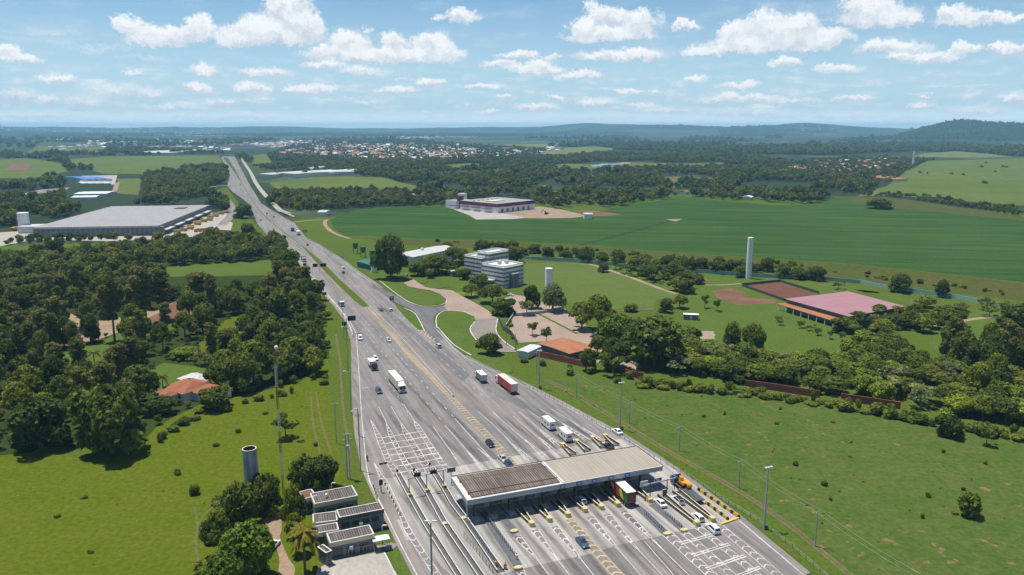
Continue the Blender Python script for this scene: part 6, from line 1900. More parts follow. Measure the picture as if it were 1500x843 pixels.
# brick wall along the club grounds
fence_run('brick_wall', 'red brick wall in front of the guard house, ending at the grey kiosk', [(787,523),(825,531),(862,540)], 2.6, 'brick', 8, 'wall', thick=.3)
fence_run('brick_wall', 'short stretch of red brick wall at the foot of the massive dark tree', [(915,551),(942,556)], 2.6, 'brick', 4, 'wall', thick=.3)
fence_run('brick_wall', 'red brick wall showing between bushes below the middle of the tree belt', [(1092,567),(1130,572),(1200,583)], 2.6, 'brick', 10, 'wall', thick=.3)
fence_run('brick_wall', 'red brick wall showing through the right end of the tree belt', [(1232,587),(1318,600)], 2.6, 'brick', 8, 'wall', thick=.3)
# --- gatehouse with orange roof
t, fr, W, D = gable('guard_house', 'guard house with plain orange tiled roof beside the parking yard', [(834,517), (867,509), (838,493)], 3.0, .35, 'slate', 'orangetile', ridge='x', over=1.2)
t, fr, W, D = gable('grey_kiosk', 'grey roofed kiosk at the corner of the brick wall', [(759,513.5), (773,516), (776,505)], 3.0, .3, 'offwhite', 'signback', ridge='y')
# --- orange roofed house in the left park
hr = [(240,568), (268,577), (290,562)]
fr, W, D = footprint(hr, 3.4)
W, D = max(W, 10), 12
t = bthing('house', 'house with orange tiled roofs among the trees left of the highway', fr, 'house')
MB().box(0, W, 0, D, 0, 3.4, 'white').build('wall', t)
def hip(x0, x1, y0, y1, z, r, m):
    o = .6
    xm = (x1 - x0) / 2 * .55
    return MB().add([(x0 - o, y0 - o, z), (x1 + o, y0 - o, z), (x1 + o, y1 + o, z), (x0 - o, y1 + o, z), (x0 + xm, (y0 + y1) / 2, z + r), (x1 - xm, (y0 + y1) / 2, z + r)], [(0, 1, 5, 4), (1, 2, 5), (2, 3, 4, 5), (3, 0, 4), (3, 2, 1, 0)], m)
hip(0, W, 0, D, 3.4, 2.2, 'terracotta').build('roof', t)
MB().box(W + .05, W + 8, D * .3, D * 1.1, 0, 3.2, 'white').build('wall', t)
hip(W + .05, W + 8, D * .3, D * 1.1, 3.2, 2.0, 'terracotta').build('roof', t)
MB().box(W * .2, W * .75, -5, -.05, 0, 2.9, 'white').build('wall', t)
hip(W * .2, W * .75, -5, -.05, 2.9, 1.5, 'terracotta').build('roof', t)
hip(-6, 4, D * .8, D * 1.4, 3.0, 1.6, 'whiteroof').build('roof', t)
MB().box(-5.5, 3.5, D * .8 + .5, D * 1.4 - .5, 0, 2.98, 'white').build('wall', t)
for k in range(3): MB().box(W * (.12 + .3 * k), W * (.12 + .3 * k) + 1.5, -.05, -.01, 1, 2.3, 'glass').build('window', t)
MB().box(W * .5 - .3, W * .5 + .3, D * .5, D * .5 + .6, 4.5, 6.4, 'white').build('chimney', t)

# --- toll office: three flat roofed blocks
def z8(zx, zy): return (260 + zx / 4.41, 660 + zy / 4.41)
def office(name, label, near_l, near_r, far_r, h, roofm='roofgrey', band='paleconc', winz=(1.0, 2.4)):
    fr, W, D = footprint([z8(*near_l), z8(*near_r), z8(*far_r)], h)
    t = bthing(name, label, fr, 'building')
    MB().box(.15, W - .15, .15, D - .15, 0, h - .5, 'slate').build('wall', t)
    f = MB()
    for (xa, xb, ya, yb) in ((0, W, 0, .3), (0, W, D - .3, D), (0, .3, .3, D - .3), (W - .3, W, .3, D - .3)): f.box(xa, xb, ya, yb, h - .9, h + .15, band, 'paleconc')
    f.build('parapet', t)
    MB().hexa([(.32, .32, h - .5), (W - .32, .32, h - .5), (W - .32, D - .32, h - .5), (.32, D - .32, h - .5)], [(.32, .32, h - .3), (W - .32, .32, h - .3), (W - .32, D - .32, h), (.32, D - .32, h)], roofm).build('roof', t)
    n = max(2, int(W / 2.6))
    for k in range(n):
        x = .6 + (W - 1.2) * k / n
        MB().box(x, x + (W - 1.2) / n * .72, .09, .148, winz[0], winz[1], 'glass').build('window', t)
    ZONES.setdefault('open', []).append([G(*z8(*p), h) for p in (near_l, near_r, far_r)])
    return t, fr, W, D
t, fr, W, D = office('toll_office', 'flat roofed toll office block farthest from the camera, brown roof with cream edge', (885,350), (1166,295), (1133,228), 4.2, 'roofgrey', 'cream')
MB().box(W * .3, W * .34, D * .4, D * .5, 4.2, 5.0, 'white').build('vent', t)
office('store_block', 'small flat roofed block with rusty roof left of the far toll office', (815,318), (903,295), (885,245), 4.0, 'rust', 'paleconc')
t, fr, W, D = office('toll_office', 'toll office block with grey ribbed roof in the middle, blue grey wall', (1045,438), (1335,382), (1305,335), 4.8, 'roofgrey', 'roofgrey', (2.2, 3.4))
MB().box(W * .42, W * .5, -.6, .145, 2.0, 2.8, 'offwhite').build('air_conditioner', t)
office('toll_annex', 'low annex with patched grey roof left of the middle toll office', (875,476), (1035,455), (1022,395), 3.6, 'roofgrey', 'paleconc')
office('toll_annex', 'lowest small annex with pale patches between middle and near office', (880,543), (1045,515), (1015,470), 3.4, 'roofgrey', 'paleconc')
t, fr, W, D = office('toll_office', 'nearest toll office block with cream edge above dark windows', (985,603), (1272,543), (1243,482), 3.9, 'roofgrey', 'cream', (.4, 2.4))
MB().box(W * .42, W * .5, -.5, .08, 1.7, 2.4, 'offwhite').build('air_conditioner', t)
office('porch_block', 'small dark ribbed roof at the left end of the nearest toll office', (958,668), (1000,650), (975,595), 3.2, 'roofgrey', 'roofgrey')
pts = [G(*z8(*p)) for p in ((1005,712),(1385,648),(1435,610),(1380,600),(1000,680))]
sheet_w('terrace', pts, 'shoulder', .16)
x, y = G(*z8(1315, 640)); 
t = thing('awning', 'pale metal awning on posts at the right end of the nearest office', 'awning', x, y, -AZ)
MB().box(-1.9, 1.9, -1.2, 1.2, 2.7, 2.85, 'signback').build('roof', t)
for sx in (-1.7, 1.7):
    for sy in (-1, 1): MB().tube([(sx, sy, .1), (sx, sy, 2.7)], .06, 'steel').build('post', t)
tb = rail_fence('thin metal fence in front of the nearest toll office', z8(1010,700), z8(1270,655), 12, 'steel', None, 1.6, .16)
sheet('parking_pad', [z8(*p) for p in ((850,960),(905,770),(1010,712),(1330,658),(1410,810),(1480,960))], 'yard', 0.15, zone='open')
sheet('office_lawn', [z8(*p) for p in ((1335,672),(1430,632),(1500,760),(1560,900),(1470,930),(1410,810))], 'lawn', 0.14)
sheet('dirt_drive', [z8(*p) for p in ((555,460),(585,410),(665,400),(672,470),(660,560),(690,640),(760,760),(770,960),(640,960),(660,720),(630,600),(590,500))], 'dirt', 0.12, 3, .3, zone='open')
strip('kerb', [z8(1335,660), z8(1412,812), z8(1470,930)], .3, 'white_line', .18)
for zx, zy, lab in ((1325,490,'street lamp between the middle and nearest toll office'), (1000,215,'lamp post behind the farthest toll office')):
    px, py = z8(zx, zy + 120); lamp_pole(lab, px, py, z8(zx, zy)[1], (.6, 0), group=None)

# --- parking yard and club grounds
sheet('parking_yard', [(753,456),(770,452),(824,451),(852,468),(860,480),(893,500),(912,520),(935,535),(930,548),(895,540),(866,528),(840,515),(812,500),(760,503),(747,483),(750,468)], 'pinkpave', 0.16, 5, .4, zone='open')
sheet('parking_yard', [(738,438),(752,432),(775,436),(800,446),(824,450),(800,455),(770,458),(756,466),(742,452)], 'pinkpave', 0.15, 5, .4, zone='open')
strip('grass_strip', [(790,461),(846,490)], 1.6, 'lawn', 0.19)
strip('yard_wall_base', [(756,464),(790,460),(826,453)], 1.2, 'conc', 0.2)
fence_run('grey_wall', 'low grey wall crossing the pink parking yard', [(756,464),(790,460.5),(826,453.5)], 1.6, 'conc', 8, 'wall', thick=.3)
fence_run('grey_wall', 'low grey wall climbing beside the drive to the parking yard', [(735,450),(752,463),(741,480)], 1.5, 'conc', 6, 'wall', thick=.3)
fence_run('metal_fence', 'dark metal fence curving from the drive to the grey kiosk', [(731,470),(737,484),(749,492),(757,505)], 2.2, 'darksteel', 12, 'fence')
sheet('sports_field', [(770,386),(861,385.5),(895,395),(925,407),(960,420),(992,431),(990,436),(962,440),(958,452),(880,455),(845,452),(820,440),(765,420)], 'sports', 0.12, 6, .5, zone='open')
strip('dirt_path', [(850,386.5),(868,388),(900,399),(925,407),(960,421),(990,431)], 3.2, 'dirt', 0.15, 1)
strip('dirt_path', [(958,453),(935,455),(905,456)], 3, 'reddirt', 0.15, 1)
sheet('club_lawn', [(865,384),(905,390),(1000,400),(1100,407),(1200,412),(1280,424),(1290,430),(1250,428),(1200,432),(1150,442),(1142,448),(1240,480),(1300,490),(1330,510),(1250,530),(1150,530),(1110,515),(1050,500),(1000,490),(1000,470),(1005,455),(1000,440),(960,418),(900,397)], 'lawn', 0.11, 6, .5, zone='open')
sheet('club_lawn', [(1250,424),(1320,432),(1420,452),(1520,470),(1560,520),(1500,545),(1400,540),(1360,505),(1380,470),(1340,450)], 'lawn', 0.11, 6, .5, zone='open')
for q in ([(1008,405),(1022,402),(1037,410),(1030,416),(1012,413)], [(1042,427),(1070,423),(1094,430),(1088,436),(1110,437),(1138,440),(1135,445),(1080,448),(1070,443),(1050,438)]):
    sheet('bare_patch', q, 'reddirt', 0.14, 3, .5)
sheet('bare_patch', [(1006,485),(1046,486),(1048,497),(1030,498),(1010,492)], 'pinkpave', 0.14, 3, .5)
strip('dirt_path', [(1030,418),(1060,418),(1085,416)], 2, 'dirt', 0.13, 1)
strip('dirt_path', [(1360,478),(1400,472),(1440,466),(1470,464)], 3, 'dirt', 0.14, 1)
sheet('bare_patch', [(1275,508),(1295,507),(1292,530),(1278,530)], 'dirt', 0.14, 3, .5)
# garden beds of the office drive
for q, m in (([(608,409),(616,407),(628,412),(622,416),(612,415)], 'lawn'), ([(620,420),(632,416),(655,417),(660,420),(645,423),(630,423)], 'lawn'), ([(667,428),(680,429),(682,435),(672,432)], 'yellowbed'), ([(686,432),(694,430),(698,436),(691,437)], 'yellowbed')):
    if m == 'yellowbed' and m not in M: M[m] = m_grass('yellow_flower_bed', (0.22, 0.22, 0.02), (0.26, 0.25, 0.03), (0.16, 0.18, 0.02), fine=1.5)
    sheet('garden_bed', q, m, 0.28)
sheet('office_garden', [(640,405),(668,405),(700,425),(730,442),(745,452),(742,478),(731,466),(715,454),(697,444),(680,435),(662,425),(650,418)], 'lawn', 0.18, 4, .3, zone='none')

# --- farther buildings
gable('long_white_shed', 'long low white roofed shed far beyond the left pasture', [(186,224), (250,224), (253,220)], 7, 1, 'offwhite', 'whiteroof')
gable('long_blue_shed', 'long pale blue roofed shed on the far left skyline', [(-12,206.5), (36,206.5), (38,203.5)], 9, 1, 'navy', 'greenhouse')
for i, (x0, x1, y) in enumerate([(108,156,284.5), (104,140,289.5)]):
    gable('greenhouse', ['long white greenhouse on the left, the farther one', 'short white greenhouse on the left, the nearer one'][i], [(x0, y), (x1, y - .6), (x1 + 1, y - 4 + i)], 3, 1, 'greenhouse', 'greenhouse', 'greenhouse')
for i, x0 in enumerate((124, 134.5, 145, 157)):
    gable('blue_roofed_house', 'small white house with bright blue roof, ' + ['first', 'second', 'third', 'fourth'][i] + ' of the row from the left', [(x0, 263), (x0 + 7, 262.7), (x0 + 8.5, 257.5)], 3.2, 1.4, 'offwhite', 'blueroof', 'house', 'blue roofed houses in a row')
    gable('terrace_block', 'low white block in front of the blue roofed houses, ' + ['first', 'second', 'third', 'fourth'][i] + ' from the left', [(x0 - 4, 269), (x0 + 6, 268.6), (x0 + 6, 266.5)], 3, .5, 'offwhite', 'whiteroof', 'building', 'low white blocks by the blue roofs')
ZONES.setdefault('open', []).append([G(*q) for q in [(92,254),(212,254),(212,300),(160,307),(92,307)]])
sheet('house_yard', [(115,270),(120,258),(172,257),(168,271)], 'yard', 0.14, zone='open')
sheet('grey_pond', [(32,284),(60,278),(92,276),(85,281),(60,284),(40,287)], 'shoulder', 0.16, zone='open')
strip('dirt_path', [(80,290),(92,280),(98,275)], 7, 'dirt', 0.18, zone='open')
strip('dirt_path', [(167,283),(172,268)], 7, 'dirt', 0.18, zone='open')
strip('distant_road', [(82,222),(94,217),(99,211)], [26,26,30], 'shoulder', 0.2, zone='open')
gable('orange_house', 'low house with orange roof at the edge of the hill pasture', [(1310,263), (1330,261.5), (1334,252)], 4, 2.5, 'cream', 'orangetile', 'house')
gable('red_roofed_house', 'small red roofed house among trees behind the warehouse', [(231,285), (243,285), (244,281)], 3.5, 1.6, 'offwhite', 'terracotta', 'house')
for (a, b_, c, h, lab, rm) in [((378,255), (399,256), (402,250), 6, 'left', 'whiteroof'), ((404,253), (432,255), (434,248), 8, 'second from the left', 'whiteroof'), ((456,253), (486,253.5), (487,247.5), 7, 'third from the left', 'whiteroof'), ((490,252.5), (522,251), (524,247), 7, 'right', 'greenhouse'), ((444,248), (462,248), (464,243), 6, 'back', 'whroof')]:
    gable('white_factory', 'white roofed industrial shed beyond the highway, ' + lab + ' of the group', [a, b_, c], h, 1, 'offwhite', rm, 'building', 'white industrial sheds beyond the highway')
gable('white_barn', 'small white barn beside the soya field corner', [(465,311), (477,311), (477,308)], 4, .8, 'white', 'whiteroof')
# green machinery sheds beside the white hall
for i, (px, py) in enumerate([(521,372), (532,378), (546,384)]):
    x, y = G(px, py)
    t = thing('green_silo', 'green metal frame hopper, ' + ['left', 'middle', 'right'][i] + ' of three beside the big dark tree', 'hopper', x, y, RAD(20), 'green metal hoppers')
    for sx in (-1.6, 1.6):
        for sy in (-1.6, 1.6): MB().tube([(sx, sy, 0), (sx, sy, 8)], .15, 'gframe').build('post', t)
    MB().hexa([(-.5, -.5, 3.6), (.5, -.5, 3.6), (.5, .5, 3.6), (-.5, .5, 3.6)], [(-1.5, -1.5, 6), (1.5, -1.5, 6), (1.5, 1.5, 6), (-1.5, 1.5, 6)], 'gframe').box(-1.5, 1.5, -1.5, 1.5, 6, 8.2, 'gframe').build('bin', t)
gable('green_shed', 'low dark green shed among the green hoppers', [(523,383), (545,389), (556,381)], 4, 1, 'gframe', 'gframe')
x, y = G(548, 400); 
t = thing('white_tank', 'short white cylinder standing by the green shed', 'tank', x, y, 0)
MB().tube([(0, 0, 0), (0, 0, 5.2)], 1.9, 'white', 20).build('shell', t)
# pedestrian overpass stair by the frontage road
a, b_ = G(408, 311), G(425, 318)
t = thing('covered_walkway', 'pale covered walkway beside the frontage road', 'walkway', a[0], a[1], frame_rot(a, b_))
Lw = math.dist(a, b_)
MB().box(0, Lw, -2, 2, 3.2, 3.6, 'signback', 'whroof').build('roof', t)
for k in range(4):
    for s in (-1.7, 1.7): MB().tube([(1 + (Lw - 2) * k / 3, s, .2), (1 + (Lw - 2) * k / 3, s, 3.2)], .12, 'steel').build('post', t)

# --- towns: one small house, copied
roofs = ['terracotta', 'terracotta', 'roofred', 'whroof', 'offwhite', 'roofbrown']
M['roofred'] = m_plain('faded_red_tiles', (0.33, 0.15, 0.1), .85, .2)
M['roofbrown'] = m_plain('brown_tiles', (0.24, 0.15, 0.11), .85, .2)
def small_house(seed):
    r = random.Random(seed)
    w, d, h, rise = r.uniform(8, 13), r.uniform(8, 12), r.uniform(3, 3.6), r.uniform(1.2, 2)
    b = MB().box(-w / 2, w / 2, -d / 2, d / 2, 0, h, 'white' if seed % 2 else 'offwhite')
    rm = roofs[seed % len(roofs)]
    o = .5
    b.add([(-w/2-o, -d/2-o, h), (w/2+o, -d/2-o, h), (w/2+o, d/2+o, h), (-w/2-o, d/2+o, h), (-w/2-o, 0, h + rise), (w/2+o, 0, h + rise)], [(0, 1, 5, 4), (2, 3, 4, 5), (0, 4, 3), (1, 2, 5), (3, 2, 1, 0)], rm)
    b.box(-w * .3, -w * .3 + 1.3, -d / 2 - .05, -d / 2 - .01, 1, 2.2, 'glass').box(w * .1, w * .1 + 1, -d / 2 - .05, -d / 2 - .01, 0, 2.1, 'rust').box(w*.28, w*.28+1.2, -d / 2 - .05, -d / 2 - .01, 1, 2.2, 'glass')
    return b
hp = []
for sd_ in range(12):
    o = small_house(sd_ + 3).build('town_house')
    hp.append(o.data); bpy.data.objects.remove(o)
HOUSES = []
def town(poly_px, n, label, group, seed, mind=17, sc=1.0):
    r = random.Random(seed)
    poly = [G(*p) for p in poly_px]
    xs, ys = [p[0] for p in poly], [p[1] for p in poly]
    got, tries = 0, 0
    while got < n and tries < n * 60:
        tries += 1
        p = (r.uniform(min(xs), max(xs)), r.uniform(min(ys), max(ys)))
        if not inside(p, poly) or any(abs(p[0]-q[0]) < mind and abs(p[1]-q[1]) < mind for q in HOUSES): continue
        HOUSES.append(p); got += 1
        o = bpy.data.objects.new('town_house', hp[r.randrange(len(hp))]); COL.objects.link(o)
        o.location = (*p, 0); o.rotation_euler.z = RAD(r.choice((8, 98, 188, 278)) + r.uniform(-8, 8))
        s = sc * r.uniform(.9, 1.35); o.scale = (s, s, s)
        tag(o, label, 'house', group)
    return got
n1 = town([(1150,243),(1230,236),(1330,234.5),(1345,238),(1300,247),(1250,255),(1210,262),(1175,256),(1140,252)], 75, 'small tiled house of the village on the right, among trees', 'houses of the village on the right', 5, 15, 1.15)
n2 = town([(400,226),(440,219),(520,214),(600,216),(640,222),(680,229),(650,235),(570,236),(480,231),(420,228)], 190, 'small tiled house of the dense town beyond the highway', 'houses of the town beyond the highway', 6, 26, 1.7)
n3 = town([(640,222),(760,216),(830,219),(800,226),(740,231),(680,232)], 30, 'small tiled house in the loose settlement right of the town', 'houses in the loose settlement right of the town', 7, 40, 1.6)
print('houses', n1, n2, n3)
# the rest of the far towns reads as one mass
def mass_town(polys, n, seed, sc):
    r = random.Random(seed)
    b = MB(); ms = ['white', 'terracotta', 'offwhite', 'roofred', 'roofbrown', 'whroof', 'offwhite']
    for poly_px, nn in polys:
        poly = [G(*p) for p in poly_px]; xs, ys = [p[0] for p in poly], [p[1] for p in poly]
        k = 0
        while k < nn:
            p = (r.uniform(min(xs), max(xs)), r.uniform(min(ys), max(ys)))
            if not inside(p, poly): continue
            k += 1
            z0 = relief(*p); s = sc * r.uniform(.7, 1.5); w, d = 7 * s, 6 * s; h = r.choice((4, 4, 5, 7)) * (1 if r.random() > .02 else 3)
            b.box(p[0] - w, p[0] + w, p[1] - d, p[1] + d, z0 - 1, z0 + h * .7, r.choice(['white', 'offwhite']))
            m = r.choice(ms)
            b.hexa([(p[0]-w-.5, p[1]-d-.5, z0+h*.7), (p[0]+w+.5, p[1]-d-.5, z0+h*.7), (p[0]+w+.5, p[1]+d+.5, z0+h*.7), (p[0]-w-.5, p[1]+d+.5, z0+h*.7)], [(p[0]-w, p[1]-1, z0+h), (p[0]+w, p[1]-1, z0+h), (p[0]+w, p[1]+1, z0+h), (p[0]-w, p[1]+1, z0+h)], m)
    o = b.build('far_town'); o['kind'] = 'stuff'
    return tag(o, 'far off town of white and red roofs spread below the hills')
mass_town([([(420,222),(500,211),(640,213),(720,222),(680,232),(560,236),(470,230)], 900), ([(70,216),(180,207),(270,206),(330,212),(270,217),(150,218)], 240), ([(280,222),(300,216),(340,217),(330,226)], 40), ([(330,213),(430,208),(520,206),(560,207),(480,213),(400,218)], 420),
           ([(-40,197),(150,194.5),(330,195.5),(330,202),(150,201),(-40,203)], 700), ([(500,204),(620,201.5),(700,200),(700,204),(600,206)], 120), ([(640,228),(820,216),(830,221),(700,234)], 60), ([(1140,200),(1200,196),(1240,196.5),(1220,199)], 60)], 0, 3, 1.25)
for px, py, lab in ((868,262,'near the tan field'), (910,262,'left of the dark tree'), (1002,285,'at the edge of the tan field'), (1095,293,'at the wood edge above the soya'), (812,287,'white one behind the factory trees'), (795,277,'small one among trees behind the factory'), (1130,258,'white one among trees by the village'), (604,291,'tan one behind the soya'), (640,262,'deep in the middle wood')):
    x, y = G(px, py)
    o = bpy.data.objects.new('cottage', hp[len(lab) % 12]); COL.objects.link(o); o.location = (x, y, 0); o.rotation_euler.z = RAD(len(lab) * 31 % 90); o.scale = (1.2,) * 3
    tag(o, 'lone cottage in the middle woods, ' + lab, 'house')
    ZONES.setdefault('open', []).append([(x-14, y-30), (x+14, y-30), (x+14, y+12), (x-14, y+12)])
# ------------------------------------------------------------------ trees
def leaves(rng, lobes, size, per, up=0.25, flat=1.0):
    """leaf sprays spread through the shells of several lobes -> quad vertices"""
    V = []
    for (cx, cy, cz, rx, ry, rz) in lobes:
        n = int(per * (rx * ry + ry * rz + rx * rz) / 3)
        d = rng.normal(size=(n, 3)); d[:, 2] += up; d /= np.linalg.norm(d, axis=1)[:, None]
        rad = rng.uniform(0.62, 1.08, n) ** 0.8
        # sprays gather in clumps: drop some directions
        keep = np.sin(d[:, 0] * 7 + cx * 3) + np.sin(d[:, 1] * 8 + cy * 5) + np.sin(d[:, 2] * 7 + cz) > -1.35
        d, rad = d[keep], rad[keep]; n = len(d)
        p = np.array([cx, cy, cz]) + d * rad[:, None] * np.array([rx, ry, rz])
        nn = d * 0.75 + rng.normal(size=(n, 3)) * 0.55 + np.array([0, 0, .25]); nn /= np.linalg.norm(nn, axis=1)[:, None]
        a = np.cross(nn, rng.normal(size=(n, 3))); a /= np.linalg.norm(a, axis=1)[:, None]
        b = np.cross(nn, a)
        s = (size * rng.uniform(.6, 1.35, n))[:, None]
        V.append(np.stack([p - a * s - b * s * .55, p + a * s - b * s * .55, p + a * s * .8 + b * s * .6, p - a * s * .8 + b * s * .6], 1))
    return np.concatenate(V)
def quads_mesh(name, V, mat):
    n = len(V)
    me = bpy.data.meshes.new(name)
    me.vertices.add(n * 4); me.vertices.foreach_set('co', V.reshape(-1).astype(np.float32))
    me.loops.add(n * 4); me.loops.foreach_set('vertex_index', np.arange(n * 4, dtype=np.int32))
    me.polygons.add(n); me.polygons.foreach_set('loop_start', np.arange(0, n * 4, 4, dtype=np.int32))
    me.materials.append(M[mat]); me.update(calc_edges=True); me.validate()
    return me
def trunk_mesh(rng, h, r, forks, lean=.3, mat='bark'):
    b = MB()
    top = (rng.uniform(-lean, lean), rng.uniform(-lean, lean), h)
    b.tube([(0, 0, -.2), (top[0] * .4, top[1] * .4, h * .5), top], [r * 1.25, r, r * .75], mat, 7)
    for f in forks:
        b.tube([top, tuple((top[i] + f[i]) / 2 + (0, 0, .3)[i] for i in range(3)), f], [r * .6, r * .42, r * .2], mat, 5)
    o = b.build('trunk'); me = o.data; bpy.data.objects.remove(o)
    return me
KINDS = {}
def proto(kind, seeds, mat, mk):
    KINDS[kind] = []
    for s in seeds:
        rng = np.random.default_rng(s)
        lobes, th, tr, size, per, H0, W0 = mk(rng)
        forks = [(l[0] * .8, l[1] * .8, l[2]) for l in lobes[:6]]
        KINDS[kind].append((quads_mesh('crown', leaves(rng, lobes, size, per), mat), trunk_mesh(rng, th, tr, forks), H0, W0))
def mk_broad(rng):
    L_ = [(0, 0, 7.2, 3.2, 3.2, 2.4)]
    for k in range(11):
        a = k * 2.4 + rng.uniform(-.4, .4); r = rng.uniform(1.4, 4.2); z = 7.4 - r * .5 + rng.uniform(-1.5, 1.1)
        q = rng.uniform(.9, 2.1); L_.append((r * math.cos(a), r * math.sin(a), z, q, q, q * .78))
    return L_, 3.0, .3, .3, 130, 9.6, 10.6
def mk_dome(rng):
    L_ = [(0, 0, 5.0, 3.6, 3.6, 3.6)]
    for k in range(14):
        a = k * 2.4 + rng.uniform(-.4, .4); r = rng.uniform(1.2, 3.8); z = rng.uniform(2.2, 7.6) - r * .3
        q = rng.uniform(.9, 2.0); L_.append((r * math.cos(a), r * math.sin(a), z, q, q, q * .9))
    return L_, 2.0, .35, .3, 125, 9.0, 9.4
def mk_tall(rng):
    L_ = []
    for k in range(13):
        z = 7.5 + k * .95 + rng.uniform(-.5, .5); r = rng.uniform(.3, 2.9) * (1 - abs(k - 6) / 16); a = k * 2.4
        q = rng.uniform(1.1, 2.0); L_.append((r * math.cos(a), r * math.sin(a), z, q, q, q * .95))
    return L_[::-1], 8.5, .26, .3, 95, 20.5, 7.4
def mk_open(rng):
    L_ = []
    for k in range(9):
        a = k * 2.4 + rng.uniform(-.5, .5); r = rng.uniform(.8, 3.6); z = 4.6 + rng.uniform(-1.2, 1.6)
        q = rng.uniform(.9, 1.6); L_.append((r * math.cos(a), r * math.sin(a), z, q, q, q * .6))
    return L_, 2.6, .18, .28, 115, 7.2, 8.6
def mk_bush(rng):
    L_ = []
    for k in range(7):
        a = k * 2.4; r = rng.uniform(0, .8); q = rng.uniform(.5, .85)
        L_.append((r * math.cos(a), r * math.sin(a), .55 + rng.uniform(0, .75), q, q, q))
    return L_, .4, .07, .17, 300, 2.1, 2.9
proto('broad', (1, 2, 3, 4), 'leaf_mid', mk_broad)
proto('dark', (11, 12, 13), 'leaf_dark', mk_dome)
proto('tall', (21, 22, 23, 24), 'leaf_olive', mk_tall)
proto('open', (31, 32, 33), 'leaf_mid', mk_open)
proto('bright', (41, 42), 'leaf_bright', mk_dome)
proto('grey', (51,), 'leaf_grey', mk_open)
proto('greydome', (52,), 'leaf_grey', mk_dome)
proto('bush', (61, 62, 63), 'leaf_mid', mk_bush)
def mk_palm():
    rng = np.random.default_rng(5)
    b = MB(); n = 26
    for k in range(n):
        a = k * 2.4; el_ = rng.uniform(-.2, 1.1); ln = rng.uniform(2.6, 3.4)
        pts = []
        for j in range(7):
            f = j / 6; r = ln * f * math.cos(el_ * .6); z = 6.4 + ln * (f * math.sin(el_) - 0.62 * f * f)
            pts.append(Vector((r * math.cos(a), r * math.sin(a), z)))
        sdv = Vector((-math.sin(a), math.cos(a), 0))
        for j in range(6):
            w0, w1 = .5 * math.sin(math.pi * (j + .4) / 7), .5 * math.sin(math.pi * (j + 1.4) / 7)
            for s in (-1, 1):
                b.quad(pts[j], pts[j + 1], pts[j + 1] + sdv * s * w1 - Vector((0, 0, w1 * .6)), pts[j] + sdv * s * w0 - Vector((0, 0, w0 * .6)), 'leaf_palm')
    o = b.build('crown'); me = o.data; bpy.data.objects.remove(o)
    KINDS['palm'] = [(me, trunk_mesh(rng, 6.3, .2, [], .15), 7.6, 6.4)]
    g = me.copy(); g.materials.clear(); g.materials.append(M['leaf_mid']); KINDS['greenpalm'] = [(g, KINDS['palm'][0][1], 7.6, 6.4)]
mk_palm()
ZONES.setdefault('open', []).append([G(*q) for q in [(222,400),(404,400),(404,426),(320,432),(222,432)]])
TREES = []
NT = [0]
NAMES = {'broad': 'broadleaf_tree', 'dark': 'dark_tree', 'tall': 'eucalyptus_tree', 'open': 'open_tree', 'bright': 'bright_tree', 'grey': 'pale_tree', 'greydome': 'pale_tree', 'bush': 'bush', 'palm': 'palm_tree', 'greenpalm': 'palm_tree'}
def tree(kind, x, y, h, w, label, group=None, rz=None, z=0):
    r = random.Random(int(x * 13 + y * 7))
    cm, tm, H0, W0 = KINDS[kind][r.randrange(len(KINDS[kind]))]
    t = thing(NAMES[kind], label, 'shrub' if kind == 'bush' else ('palm' if 'palm' in kind else 'tree'), x, y, r.uniform(0, 6.28), group, z)
    t.scale = (w / W0, w / W0, h / H0)
    for nm, me in (('trunk', tm), ('crown', cm)):
        o = bpy.data.objects.new(nm, me); COL.objects.link(o); o.parent = t
    TREES.append((x, y, w)); NT[0] += 1
    return t
def tree_px(kind, bx, by, top, wpx, label, group=None):
    x, y = G(bx, by)
    h = max(1.0, HGT(bx, by, top)); w = wpx / F * DIST(x, y, h * .6)
    return tree(kind, x, y, h, w, label, group)
